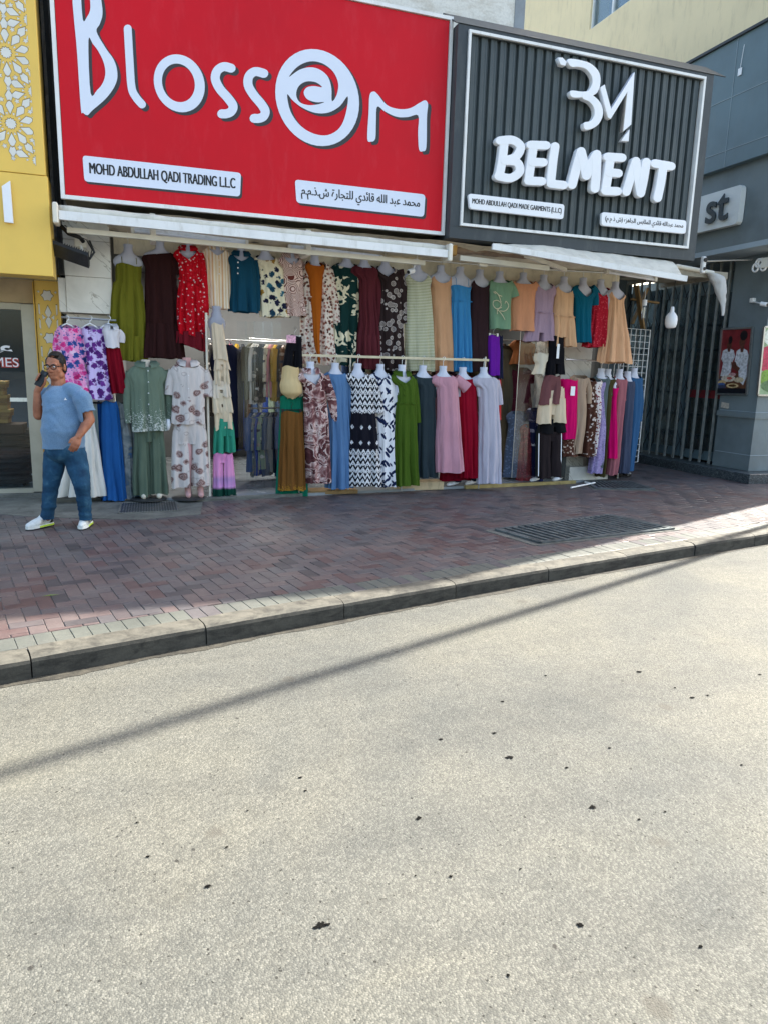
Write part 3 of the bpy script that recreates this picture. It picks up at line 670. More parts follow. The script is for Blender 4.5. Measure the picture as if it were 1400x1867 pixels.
# shop contents
BOXM = [paint('kraft_box', (196, 150, 80), .6, .12, 6), paint('kraft_box_dark', (158, 112, 58), .6, .12, 6), paint('brown_case', (92, 62, 40), .6, .15, 6)]
zb = .86
names = ['lowest', 'second', 'third', 'fourth', 'fifth', 'topmost']
for k in range(6):
    w_ = .33 if k < 3 else .27; xo = -1.66+(.02 if k % 2 else -.01); h_ = .085
    b = MB().bbox((xo-w_/2, 9.68, zb), (xo+w_/2, 9.92, zb+h_-.004), .006)
    o_ = b.build('gift_box', BOXM[k % 2], origin=(xo, 9.8, zb)); tag(o_, 'kraft brown box in the shop window, %s of its stack' % names[k], 'box', 'stack of kraft boxes in the window')
    MB().bbox((xo-w_/2-.006, 9.674, zb+h_*.55), (xo+w_/2+.006, 9.926, zb+h_-.002), .004).build('box_lid', BOXM[(k+1) % 2], o_); zb += h_
MB().bbox((-1.85, 9.62, .74), (-1.34, 9.98, .855), .006).build('case_tray', BOXM[2]); tag(bpy.context.scene.objects['case_tray'], 'dark brown wooden tray under the stack of kraft boxes', 'tray')
def basket(cx, cy, z0, h, r0, r1):
    b = thing('wicker_basket', 'large dark wicker basket on a wheeled base inside the shop window', 'basket', (cx, cy, z0))
    n = 28; wm = paint('dark_wicker', (52, 44, 40), .7, .25, 30, bump=.4)
    for k in range(9):
        t_ = k/8; r_ = r0+(r1-r0)*t_; zc = z0+.1+h*t_
        MB().tube([(cx+math.cos(2*math.pi*i/n)*(r_+.008*(1 if (i+k) % 2 else -1)), cy+math.sin(2*math.pi*i/n)*(r_*.8), zc) for i in range(n+1)], h/16*1.05, 6, False).build('weave_ring', wm, b)
    MB().lathe((cx, cy, z0+.045), [(r0*1.25, 0), (r0*1.25, .04)], 24).build('base_board', wm, b)
    for a_ in (0.6, 2.5, 3.9, 5.6): MB().lathe((cx+math.cos(a_)*r0, cy+math.sin(a_)*r0*.8, z0+.001), [(.012, 0), (.024, .02), (.012, .043)], 10).build('castor', M_BLACK, b)
basket(-1.56, 9.95, .06, .58, .2, .3)
# lettering on the shop window
def textmesh(body, size, mat, name, parent, mtx, extrude=0.0, bevel=0.0, width=None, height=None, weight=0.0, align='CENTER'):
    cu = bpy.data.curves.new('txt', 'FONT'); cu.body = body; cu.size = size; cu.align_x = align; cu.extrude = extrude; cu.bevel_depth = bevel; cu.offset = weight
    ob = bpy.data.objects.new('txt', cu); COL.objects.link(ob)
    dg = bpy.context.evaluated_depsgraph_get(); me = bpy.data.meshes.new_from_object(ob.evaluated_get(dg)); bpy.data.objects.remove(ob)
    xs_ = [v.co.x for v in me.vertices]; ys_ = [v.co.y for v in me.vertices]
    cx, cy = (min(xs_)+max(xs_))/2, (min(ys_)+max(ys_))/2
    sx = width/(max(xs_)-min(xs_)) if width else 1; sy = height/(max(ys_)-min(ys_)) if height else sx
    for v in me.vertices: v.co = Vector(((v.co.x-cx)*sx, (v.co.y-cy)*sy, v.co.z))
    me.materials.clear(); me.materials.append(mat); me.name = name
    o_ = link_mesh(name, me, parent); o_.matrix_local = Matrix.Translation(-wloc(parent)) @ mtx if parent is not None else mtx
    return o_
FACE = Matrix(((1, 0, 0, 0), (0, 0, -1, 0), (0, 1, 0, 0), (0, 0, 0, 1)))       # text plane xy -> xz, facing -y
ws = thing('window_lettering', 'white and red lettering with arabic word stuck on the shop window', 'lettering', U(8, 655, 9.395))
p = U(11, 660, 9.388); textmesh('MES', .2, paint('letter_red', (190, 60, 50), .5), 'letter_edge', ws, Matrix.Translation((p.x, 9.391, p.z-.004)) @ FACE, width=.275, height=.115, weight=.012)
textmesh('MES', .2, M_WHITECLEAN, 'letters', ws, Matrix.Translation((p.x, 9.388, p.z)) @ FACE, width=.26, height=.105)
p = U(2, 636, 9.388); textmesh('\u0640\u0640\u0640\ufecb', .2, M_WHITECLEAN, 'arabic_letters', ws, Matrix.Translation((p.x-.06, 9.388, p.z)) @ FACE, width=.36, height=.085, weight=.008)
# ------------------------------------------------------------------ signs
YS = 8.35
def fill_shape(name, loops, Y, mat, parent, depth=0.0, off=(0, 0)):
    """filled flat shape with holes; loops of survey pixels on the plane y = Y, thickness towards the street"""
    cu = bpy.data.curves.new('shape', 'CURVE'); cu.dimensions = '2D'; cu.fill_mode = 'BOTH' if depth else 'FRONT'; cu.extrude = depth/2
    if depth > .02: cu.extrude = depth/2-.003; cu.bevel_depth = .003; cu.bevel_resolution = 1; cu.offset = -.003
    for lp in loops:
        sp = cu.splines.new('POLY'); sp.points.add(len(lp)-1); sp.use_cyclic_u = True
        for i, (x, y) in enumerate(lp):
            p = U(x+off[0], y+off[1], Y); sp.points[i].co = (p.x, p.z, 0, 1)
    ob = bpy.data.objects.new('shape', cu); COL.objects.link(ob)
    dg = bpy.context.evaluated_depsgraph_get(); me = bpy.data.meshes.new_from_object(ob.evaluated_get(dg)); bpy.data.objects.remove(ob)
    pw = wloc(parent)
    for v in me.vertices: v.co = Vector((v.co.x-pw.x, Y-depth/2-v.co.z-pw.y, v.co.y-pw.z))
    me.materials.clear(); me.materials.append(mat); me.name = name
    return link_mesh(name, me, parent)
def spline(pts, n=8, closed=False):
    out = []; m = len(pts)
    for i in range(m if closed else m-1):
        p0 = pts[(i-1) % m] if closed or i > 0 else pts[0]; p1 = pts[i]; p2 = pts[(i+1) % m]; p3 = pts[(i+2) % m] if closed or i < m-2 else pts[-1]
        for k in range(n):
            t = k/n
            out.append(tuple(.5*((2*p1[a])+(-p0[a]+p2[a])*t+(2*p0[a]-5*p1[a]+4*p2[a]-p3[a])*t*t+(-p0[a]+3*p1[a]-3*p2[a]+p3[a])*t**3) for a in range(len(p1))))
    if not closed: out.append(tuple(pts[-1]))
    return out
def stroke(pts, w, smooth=True, cap=6):
    """outline of a brush stroke with round ends; pts (x,y) or (x,y,halfwidth)"""
    P = [(p[0], p[1], p[2] if len(p) > 2 else w/2) for p in pts]
    if smooth and len(P) > 2: P = spline(P, 7)
    n = len(P); L = []; Rr = []
    for i in range(n):
        a = P[max(i-1, 0)]; b = P[min(i+1, n-1)]; dx, dy = b[0]-a[0], b[1]-a[1]; l = math.hypot(dx, dy) or 1; nx_, ny_ = -dy/l, dx/l
        L.append((P[i][0]+nx_*P[i][2], P[i][1]+ny_*P[i][2])); Rr.append((P[i][0]-nx_*P[i][2], P[i][1]-ny_*P[i][2]))
    def capp(c, a0, r_): return [(c[0]+math.cos(a0-math.pi*k/cap)*r_, c[1]+math.sin(a0-math.pi*k/cap)*r_) for k in range(1, cap)]
    a1 = math.atan2(L[-1][1]-P[-1][1], L[-1][0]-P[-1][0]); a0 = math.atan2(Rr[0][1]-P[0][1], Rr[0][0]-P[0][0])
    return L+capp(P[-1], a1, P[-1][2])+Rr[::-1]+capp(P[0], a0, P[0][2])
def rrect(q, r, n=5):
    """rounded quad, corners TL TR BR BL"""
    out = []
    for i in range(4):
        c = Vector(q[i]); a = (Vector(q[i-1])-c).normalized(); b = (Vector(q[(i+1) % 4])-c).normalized()
        for k in range(n+1):
            t = k/n; p0 = c+a*r; p2 = c+b*r; out.append(tuple(p0*(1-t)**2+c*2*t*(1-t)+p2*t*t))
    return out
def c1_(pts): return [(x/3.3333, y/3.3333) for x, y in pts]
def c2_(pts): return [(380+p[0]/2.9167, p[1]/2.9167)+tuple(v/2.9167 for v in p[2:]) for p in pts]
def c3_(pts): return [(800+p[0]/2.3333, p[1]/2.3333)+tuple(v/2.3333 for v in p[2:]) for p in pts]

M_RED = paint('red_flex_face', (206, 8, 30), .45, .05, .7, spec=.22, dirt=(206, 60, 70, .3))
M_LETTER = paint('pale_letter_film', (220, 227, 242), .4, .015, 2)
M_SHADOW = paint('printed_dark_grey', (48, 45, 46), .45, .03, 2)
M_INK = paint('black_ink', (18, 18, 22), .5, .02)
M_SIGNBACK = paint('sign_underside', (120, 114, 98), .7, .15, 3, dirt=(80, 76, 66, .5))
red = thing('red_shop_sign', 'large red light box sign reading Blossom in pale letters', 'sign', (1.45, 8.5, 3.24))
ZT = 5.611
MB().box((-.64, YS+.012, 3.262), (3.552, 8.86, ZT-.02)).build('sign_box', M_SIGNBACK, red)
MB().box((-.62, YS, 3.285), (3.53, YS+.011, ZT-.045)).build('red_face', M_RED, red)
fr = MB()
fr.box((-.664, YS-.02, 3.243), (3.575, YS+.03, 3.281)); fr.box((-.664, YS-.02, ZT-.038), (3.575, YS+.03, ZT)); fr.box((-.664, YS-.0195, 3.2815), (-.626, YS+.03, ZT-.0385)); fr.box((3.537, YS-.0195, 3.2815), (3.575, YS+.03, ZT-.0385))
fr.build('white_frame', M_WHITE, red)
def two(name, loops):
    fill_shape('letter_shadow', loops, YS-.002, M_SHADOW, red, 0, (6.3, 5.8)); fill_shape(name, loops, YS-.004, M_LETTER, red)
Bo = spline(c1_([(440, -130), (470, 330), (492, 655), (505, 682), (533, 697), (562, 668), (640, 600), (690, 535), (713, 475), (710, 410), (688, 352), (645, 292), (588, 190), (606, 145), (622, 95), (622, 40), (605, -40), (550, -115)]), 5, True)
two('letter_b', [Bo, spline(c1_([(538, 243), (551, 562), (592, 543), (626, 500), (641, 440), (630, 375), (598, 308), (565, 264)]), 4, True), spline(c1_([(494, -90), (504, 116), (530, 98), (548, 58), (548, 0), (535, -60)]), 4, True)])
two('letter_l', [stroke(c1_([(777, 170), (788, 360), (800, 525), (825, 585), (864, 632)]), 14.5)])
def oval(cx, cy, rx, ry, sk, n=44): return [(cx+rx*math.cos(a), cy+ry*math.sin(a)+sk*rx*math.cos(a)) for a in [2*math.pi*i/n for i in range(n)]]
two('letter_o', [oval(327.2, 151, 46.6, 52.5, .14), oval(325.6, 150.2, 30, 35, .14)])
two('letter_s', [stroke(c2_([(122, 360), (82, 352), (48, 374), (38, 418), (62, 470), (104, 518), (132, 560), (122, 590), (98, 602), (72, 603)]), 16.5)])
two('letter_s', [stroke(c2_([(296, 388), (250, 378), (217, 403), (213, 450), (240, 500), (283, 552), (303, 588), (294, 616), (270, 627), (244, 627)]), 16.5)])
two('letter_rose', [oval(578.8, 177, 76.5, 88, .14),
    spline(c2_([(430, 406), (475, 352), (540, 324), (606, 334), (664, 378), (691, 440), (684, 500), (658, 536), (655, 466), (638, 408), (598, 370), (546, 355), (486, 368)]), 4, True),
    spline(c2_([(606, 461), (572, 435), (522, 431), (482, 455), (468, 500), (486, 540), (530, 556), (580, 553), (618, 540), (572, 541), (526, 524), (508, 490), (524, 463), (562, 455)]), 4, True),
    spline(c2_([(420, 500), (438, 590), (490, 665), (560, 708), (636, 716), (700, 676), (732, 600), (742, 510), (700, 562), (640, 596), (570, 598), (500, 570), (450, 532)]), 4, True)])
two('letter_m', [spline(c2_([(846, 735), (853, 600), (858, 505), (878, 484), (900, 498), (948, 556), (1010, 577), (1070, 573), (1118, 546), (1150, 531), (1166, 552), (1160, 620), (1157, 780), (1138, 802), (1118, 792), (1113, 700), (1114, 612), (1060, 620), (1000, 619), (940, 592), (898, 565), (892, 650), (888, 735), (866, 751)]), 4, True)])
def plate(parent, q, r, Y, body, mat_txt, depth, wfrac, hfrac, shadow=True, mat=M_LETTER):
    rr_ = rrect(q, r)
    if shadow: fill_shape('plate_shadow', [rr_], Y+.002, M_SHADOW, parent, 0, (3.5, 4.5))
    pl_ = fill_shape('name_plate', [rr_], Y, mat, parent, depth)
    Pq = [U(x, y, Y) for x, y in q]; c = sum(Pq, Vector((0, 0, 0)))/4; w_ = (Pq[1]-Pq[0]).length; h_ = (Pq[3]-Pq[0]).length
    ang = math.atan2(Pq[1].z-Pq[0].z, Pq[1].x-Pq[0].x)
    mt_ = Matrix.Translation((c.x, Y-depth-.0025, c.z)) @ FACE @ Matrix.Rotation(ang, 4, 'Z')
    o1 = textmesh(body, .2, mat_txt, 'plate_lettering', parent, mt_, width=w_*wfrac, height=h_*hfrac)
    bm = bmesh.new(); k_ = h_*hfrac*(.018 if ord(body[0]) > 999 or ord(body[1]) > 999 else .032)
    for dx in (-k_, 0, k_):
        n0 = len(bm.verts); bm.from_mesh(o1.data); bm.verts.ensure_lookup_table()
        for v in bm.verts[n0:]: v.co.x += dx; v.co.z += dx*.02
    bm.to_mesh(o1.data); bm.free()
AR1 = '\ufee1.\ufee1.\ufeab.\ufeb5 \ufe93\ufead\ufe8e\ufea0\ufe98\ufee0\ufedf \ufef1\ufeaa\ufe8b\ufe8e\ufed7 \ufeea\ufee0\ufedf\ufe8d \ufeaa\ufe92\ufecb \ufeaa\ufee4\ufea4\ufee3'
AR2 = '(\ufee1 \ufee1 \ufeab \ufeb5) \ufee9\ufeb0\ufeeb\ufe8e\ufea0\ufedf\ufe8d \ufeb2\ufe91\ufe8e\ufee0\ufee4\ufee0\ufedf \ufef1\ufeaa\ufe8b\ufe8e\ufed7 \ufeea\ufee0\ufedf\ufe8d\ufeaa\ufe92\ufecb \ufeaa\ufee4\ufea4\ufee3'
plate(red, [(150.5, 282.5), (440, 314.5), (438, 358), (154, 330)], 7, YS-.005, 'MOHD ABDULLAH QADI TRADING L.L.C', M_INK, 0.0, .92, .50)
plate(red, [(538, 326.5), (775, 354), (772.5, 395), (541, 369)], 7, YS-.005, AR1, M_INK, 0.0, .91, .62)

# corrugated sheet leaning behind the red sign
cs = MB(); n = 150; vv = []
for i in range(n+1):
    xx = 1.0+2.62*i/n; zz = .028*math.sin(xx*2*math.pi/.105)
    vv += [(xx, 8.56, 5.585+zz*.6), (xx, 9.25, 5.80+zz)]
cs.add(vv, [(2*i, 2*i+2, 2*i+3, 2*i+1) for i in range(n)])
tag(cs.build('corrugated_sheet', paint('weathered_zinc', (96, 92, 92), .6, .2, 5, .3), origin=(2.3, 8.9, 5.58), smooth=True), 'grey corrugated metal sheet on top of the red sign', 'metal sheet')

# dark BELMENT sign
YB = 8.20
bel = thing('dark_shop_sign', 'dark grey ribbed metal sign reading Belment in raised white letters', 'sign', (5.4, 8.5, 3.2))
M_CHAR = paint('charcoal_cladding', (52, 59, 63), .5, .1, 1.4, dirt=(92, 96, 94, .4))
M_RIB = paint('charcoal_ribs', (66, 75, 77), .48, .1, 2, dirt=(98, 102, 98, .35))
X0, X1, Z0, Z1 = 3.585, 7.225, 3.20, 5.50
MB().box((X0+.14, YB+.09, Z0+.14), (X1-.14, 9.0, Z1-.05)).build('sign_box', M_CHAR, bel)
mb = MB(); mb.box((X0, YB+.012, Z0), (X1, 9.0, Z0+.135)); mb.build('bottom_beam', M_CHAR, bel)
mb = MB(); mb.box((X0, YB+.01, Z0+.1352), (X0+.125, 9.0, Z1-.09)); mb.build('side_post', M_CHAR, bel)
mb = MB(); mb.box((X1-.145, YB+.01, Z0+.1352), (X1, 9.0, Z1-.09)); mb.build('side_post', M_CHAR, bel)
mb = MB(); mb.box((X0, YB+.012, Z1-.0898), (X1, 9.0, Z1)); mb.build('top_beam', M_CHAR, bel)
# sloping flashing on the top
fl = MB().prism([(X0-.03, YB, Z1+.002), (X0-.03, 8.60, Z1+.26), (X0-.03, 8.62, Z1+.245), (X0-.03, YB+.02, Z1+.002)], (X1-X0+.22, 0, 0)); fl.build('top_flashing', M_CHAR, bel)
# trapezoid ribs
px0, px1, pz0, pz1 = 3.735, 7.06, 3.37, 5.415
prof = [(0, .05), (.028, .05), (.038, .012), (.075, .012), (.082, .017), (.092, .017), (.099, .012), (.112, .012), (.122, .05)]
vv = []; x = px0; cols = []
while x < px1-.01:
    for dx, dy in prof[:-1]:
        if x+dx < px1: cols.append((x+dx, YB+.02+dy))
    x += .122
for cx_, cy_ in cols: vv += [(cx_, cy_, pz0), (cx_, cy_, pz1)]
rb = MB().add(vv, [(2*i, 2*i+2, 2*i+3, 2*i+1) for i in range(len(cols)-1)]).build('ribbed_panel', M_RIB, bel, fix=False)
fr = MB()
fx0, fx1, fz0, fz1 = 3.712, 7.083, 3.343, 5.45
fr.box((fx0, YB-.018, fz0), (fx1, YB+.06, fz0+.03)); fr.box((fx0, YB-.018, fz1-.03), (fx1, YB+.06, fz1)); fr.box((fx0, YB-.0175, fz0+.0302), (fx0+.03, YB+.06, fz1-.0302)); fr.box((fx1-.03, YB-.0175, fz0+.0302), (fx1, YB+.06, fz1-.0302))
fr.build('white_trim_frame', M_WHITE, bel)
YL = YB+.0
def raised(name, strokes_, w, depth=.075, Y=YL-.012, smooth=True):
    """one raised letter: strokes of slightly different thickness so that no faces coincide"""
    objs = []
    for k, st_ in enumerate(strokes_):
        objs.append(fill_shape(name, [stroke(c3_(st_), w, smooth)], Y, M_WHITECLEAN, bel, depth+.0009*k))
    me0 = objs[0].data; bm = bmesh.new()
    for o_ in objs: bm.from_mesh(o_.data)
    bm.to_mesh(me0); bm.free()
    for o_ in objs[1:]: bpy.data.objects.remove(o_)
    return objs[0]
def raised_poly(name, polys, depth=.07, Y=YL-.012):
    objs = [fill_shape(name, [c3_(p_)], Y, M_WHITECLEAN, bel, depth+.0022*k) for k, p_ in enumerate(polys)]
    me0 = objs[0].data; bm = bmesh.new()
    for o_ in objs: bm.from_mesh(o_.data)
    bm.to_mesh(me0); bm.free()
    for o_ in objs[1:]: bpy.data.objects.remove(o_)
raised_poly('logo_chip', [[(492, 252), (512, 252), (529, 271), (524, 287), (504, 283)]])
top = spline([(536, 258), (600, 266), (640, 284), (668, 318), (672, 362), (660, 398), (640, 412), (600, 420), (552, 420), (546, 392), (596, 396), (622, 390), (638, 360), (634, 330), (612, 302), (580, 292), (546, 290)], 4, True)
bot = spline([(600, 396), (648, 418), (676, 452), (682, 496), (664, 534), (634, 554), (606, 556), (602, 528), (630, 520), (646, 496), (644, 466), (626, 440), (596, 424)], 4, True)
raised_poly('logo_b', [top, bot])
raised_poly('logo_m', [[(672, 380), (690, 366), (718, 470), (817, 313), (803, 535), (768, 566), (786, 398), (716, 512), (704, 506)]])
raised_poly('logo_tail', [[(796, 556), (792, 606), (760, 604)]])
WB = 15.5
raised('letter_b', [[(266, 606), (256, 690), (244, 756)], [(246, 604), (300, 602), (334, 630), (314, 672), (266, 688)], [(266, 688), (318, 696), (330, 734), (292, 762), (240, 754)]], WB)
raised('letter_e', [[(388, 632), (378, 700), (368, 772)], [(376, 622), (442, 624)], [(382, 694), (430, 696)], [(366, 774), (424, 776)]], WB)
raised('letter_l', [[(480, 628), (470, 700), (462, 782)], [(462, 786), (516, 792)]], WB)
raised('letter_m', [[(552, 790), (570, 720), (590, 650)], [(590, 650), (602, 700), (612, 752)], [(612, 752), (632, 704), (656, 662)], [(656, 662), (654, 736), (648, 806)]], WB+1)
raised('letter_e', [[(714, 684), (704, 752), (694, 812)], [(702, 672), (764, 676)], [(708, 738), (748, 742)], [(692, 816), (744, 818)]], WB)
raised('letter_n', [[(782, 820), (800, 760), (822, 690)], [(822, 690), (832, 760), (842, 826)], [(842, 826), (856, 760), (866, 694)]], WB)
raised('letter_t', [[(902, 700), (972, 712)], [(938, 712), (928, 780), (914, 846)]], WB)
plate(bel, [(851, 353.5), (1025.5, 373.5), (1023, 400.5), (853, 381.5)], 5.5, YL-.012, 'MOHD ABDULLAH QADI MADE GARMENTS (L.L.C)', M_INK, .045, .93, .44, False, M_WHITECLEAN)
plate(bel, [(1093, 387), (1247, 402.5), (1245.5, 427), (1092.5, 411.5)], 5.5, YL-.012, AR2, M_INK, .045, .92, .55, False, M_WHITECLEAN)

# half hidden light box sign "st" on the corner building
XS = 8.84
sg = thing('pale_box_sign', 'pale rounded light box sign with dark letters st, half hidden', 'sign', (XS, 9.6, 3.95))
zc0, zc1 = 3.97, 4.53; y1 = UX(1347, 380, XS-.1).y
pl = [(XS-.1, y1+a*1.0, z_) for a, z_ in []]
q = [(y1+.04, zc0), (y1+.01, zc0+.03), (y1, zc0+.08), (y1, zc1-.08), (y1+.01, zc1-.03), (y1+.04, zc1), (y1+1.9, zc1), (y1+1.9, zc0)]
MB().prism([(XS-.1, a, b) for a, b in q], (.1, 0, 0)).build('light_box', paint('pale_box', (224, 228, 226), .4, .04, 2), sg)
FX = Matrix(((0, 0, -1, 0), (-1, 0, 0, 0), (0, 1, 0, 0), (0, 0, 0, 1)))       # text facing -x, reading towards -y
textmesh('st', .4, paint('dark_teal', (40, 54, 62), .4), 'letters', sg, Matrix.Translation((XS-.125, y1+.42, (zc0+zc1)/2+.01)) @ FX, extrude=.012, width=.46, height=.40, weight=.005)
# ------------------------------------------------------------------ fabrics
def fab_finish(t, c, rough=.85, sheen=.25, wr=.6, weave=.0):
    v = t.co()
    w1 = t.noise(t.co((9, 9, 2.2)), 1.6, 4, .55, .6); w2 = t.noise(t.co((1, 1, 1)), 420, 1, .5)
    c = t.mix(.55, c, t.ramp(w1.outputs[0], [(.3, (.80, .80, .80, 1)), (.6, W_)]), 'MULTIPLY')
    h = t.math('ADD', w1.outputs[0], t.math('MULTIPLY', w2.outputs[0], .06))
    return t.fin(c, rough, 0, .12, t.bump(h, wr, .025), Sheen_Weight=0.0)
def plain(c, rough=.85, sheen=.2, name='plain_cloth'):
    t = NT(name); return fab_finish(t, tuple(v*.86 for v in lin(c)[:3])+(1,), rough, sheen)
def warp(t, v, s, a):
    return t.n('VectorMath', {0: v, 1: t.n('VectorMath', {0: t.noise(v, s, 3).outputs['Color'], 1: (a, a, a)}, operation='MULTIPLY').outputs[0]}, operation='ADD').outputs[0]
def f2(t, k=1.0, rot=0.0, sx=1.0, sz=1.0):
    """flat print coordinates: x and z of the garment, no depth"""
    return t.co((sx*k, .02, sz*k), (0, rot, 0))
def floral(base, cols, scale, r1=.32, r2=.42, w=.5, name='floral_print', leaf=None, k2=1.0):
    t = NT(name); v = warp(t, f2(t), scale*2.4, w/scale); vo = t.vor(v, scale)
    st = [(i/len(cols), lin(c)) for i, c in enumerate(cols)]
    cc = t.ramp(t.sep(vo.outputs['Color'])[0], st, True)
    d = t.math('ADD', vo.outputs['Distance'], t.math('MULTIPLY', t.noise(v, scale*5, 2).outputs[0], .25))
    inner = t.ramp(d, [(r1*.5+.1, W_), (r1*.5+.16, K_)]); m = t.ramp(d, [(r1+.1, W_), (r2+.1, K_)])
    col = lin(base)
    if leaf:
        lv = t.vor(warp(t, f2(t, 1.0, .7), scale*2, .5/scale), scale*1.9*k2); col = t.mix(t.ramp(lv.outputs['Distance'], [(.24, W_), (.32, K_)]), col, lin(leaf))
    col = t.mix(m, col, cc); dk = t.mix(.55, cc, (.02, .015, .02, 1)); col = t.mix(t.math('MULTIPLY', inner, .5), col, dk)
    return fab_finish(t, col)
def stripes(cols, freq, rot=0.0, name='striped_cloth', wob=.0):
    t = NT(name); v = t.co((1, 1, 1), (0, rot, 0)); x = t.sep(v)[0] if rot == 0 else t.sep(v)[2]
    f = t.math('FRACT', t.math('MULTIPLY', x, freq)); n = len(cols)
    return fab_finish(t, t.ramp(f, [(i/n, lin(c)) for i, c in enumerate(cols)], True))
def hstripes(cols, freq, name='striped_knit'):
    t = NT(name); z = t.sep(t.co())[2]; f = t.math('FRACT', t.math('MULTIPLY', z, freq)); n = len(cols)
    return fab_finish(t, t.ramp(f, [(i/n, lin(c)) for i, c in enumerate(cols)], True))
def swirl(stops, scale, dist=2.5, name='marbled_print'):
    t = NT(name); v = warp(t, f2(t), scale*.8, .9/scale); n1 = t.noise(v, scale, 3, .5, dist)
    f = t.math('FRACT', t.math('MULTIPLY', n1.outputs[0], 3.2))
    return fab_finish(t, t.ramp(f, [(p, lin(c)) for p, c in stops]))
def rings(base, ink, scale, freq, th=.5, name='ring_print'):
    t = NT(name); vo = t.vor(f2(t), scale); s = t.math('SINE', t.math('MULTIPLY', vo.outputs['Distance'], freq))
    return fab_finish(t, t.mix(t.ramp(s, [(th, K_), (th+.15, W_)]), lin(base), lin(ink)))
def dandelion(base, ink, scale, name='dandelion_print'):
    t = NT(name); v = f2(t); vo = t.vor(v, scale, rnd=.7); d = vo.outputs['Distance']
    dl = t.n('VectorMath', {0: t.n('VectorMath', {0: v, 1: (scale,)*3}, operation='MULTIPLY').outputs[0], 1: t.n('VectorMath', {0: vo.outputs['Position'], 1: (scale,)*3}, operation='MULTIPLY').outputs[0]}, operation='SUBTRACT').outputs[0]
    sx, sy, sz = t.sep(dl); an = t.math('ARCTAN2', sz, sx); ray = t.math('SINE', t.math('MULTIPLY', an, 14.0))
    inr = t.math('MULTIPLY', t.math('LESS_THAN', d, .44), t.math('GREATER_THAN', d, .07)); m1 = t.math('MULTIPLY', inr, t.math('GREATER_THAN', ray, .15))
    m2 = t.math('COMPARE', d, .42, .03); m = t.math('MAXIMUM', m1, m2)
    return fab_finish(t, t.mix(t.math('MULTIPLY', m, .8), lin(base), lin(ink)))
def leaves(base, ink, scale, name='leaf_print', ratio=.42, r=.3):
    t = NT(name)
    def rs_(an): return t.n('Mapping', {'Vector': f2(t, 1, an), 'Scale': (1, 1, ratio)}).outputs[0]
    a = t.vor(rs_(R(38)), scale); b = t.vor(rs_(R(-38)), scale*1.05)
    m = t.math('MAXIMUM', t.ramp(a.outputs['Distance'], [(r, W_), (r+.03, K_)]), t.ramp(b.outputs['Distance'], [(r*.95, W_), (r*.95+.03, K_)]))
    return fab_finish(t, t.mix(m, lin(base), lin(ink)))
def ethnic(name='black_white_print'):
    t = NT(name); v = t.co(); x, y, z = t.sep(v)
    def tri(s_, k): return t.math('ABSOLUTE', t.math('SUBTRACT', t.math('FRACT', t.math('MULTIPLY', s_, k)), .5))
    zig = t.math('ADD', tri(x, 16.0), t.math('MULTIPLY', z, 9.0)); l1 = t.math('GREATER_THAN', t.math('SINE', t.math('MULTIPLY', zig, 9.0)), .1)
    dia = t.math('LESS_THAN', t.math('ADD', tri(x, 16.0), tri(z, 9.0)), .30); dia2 = t.math('LESS_THAN', t.math('ADD', tri(x, 16.0), tri(z, 9.0)), .14)
    dense = t.math('MAXIMUM', t.math('MULTIPLY', l1, .95), t.math('SUBTRACT', dia, dia2))
    nz = t.noise(f2(t), 60, 2); dense = t.math('MULTIPLY', dense, t.math('GREATER_THAN', nz.outputs[0], .38))
    sp = t.math('LESS_THAN', t.math('ADD', tri(x, 9.0), t.math('MULTIPLY', tri(z, 5.0), 1.2)), .2)
    top = t.math('GREATER_THAN', z, -.52); bot = t.math('LESS_THAN', z, -.98); band = t.math('MAXIMUM', top, bot)
    m = t.math('ADD', t.math('MULTIPLY', band, dense), t.math('MULTIPLY', t.math('SUBTRACT', 1.0, band), t.math('MULTIPLY', sp, t.math('GREATER_THAN', nz.outputs[0], .42))))
    return fab_finish(t, t.mix(m, lin((24, 24, 34)), lin((226, 226, 228))))
def hemlace(base, ink, zlo, zhi, scale, name='lace_hem_cloth', spots=True):
    t = NT(name); z = t.sep(t.co())[2]; n1 = t.noise(f2(t), scale, 4, .7); n2 = t.noise(f2(t, 1, 0, 1, .35), scale*.35, 2)
    zone = t.n('MapRange', {'Value': z, 'From Min': zhi, 'From Max': zlo}); lim = t.math('MULTIPLY_ADD', zone.outputs[0], -.28, .74)
    lim = t.math('ADD', lim, t.math('MULTIPLY_ADD', n2.outputs[0], .3, -.15))
    m = t.math('GREATER_THAN', n1.outputs[0], lim); m = t.math('MULTIPLY', m, t.math('LESS_THAN', z, zhi+.03))
    return fab_finish(t, t.mix(t.math('MULTIPLY', m, .85), lin(base), lin(ink)))
def bands(stops, z0, z1, name='banded_cloth'):
    """vertical colour bands between z1 (bottom) and z0 (top)"""
    t = NT(name); z = t.sep(t.co())[2]; f = t.n('MapRange', {'Value': z, 'From Min': z0, 'From Max': z1})
    n = t.noise(f2(t), 25, 3); ff = t.math('ADD', f.outputs[0], t.math('MULTIPLY_ADD', n.outputs[0], .06, -.03))
    return fab_finish(t, t.ramp(ff, [(p, lin(c)) for p, c in stops]))
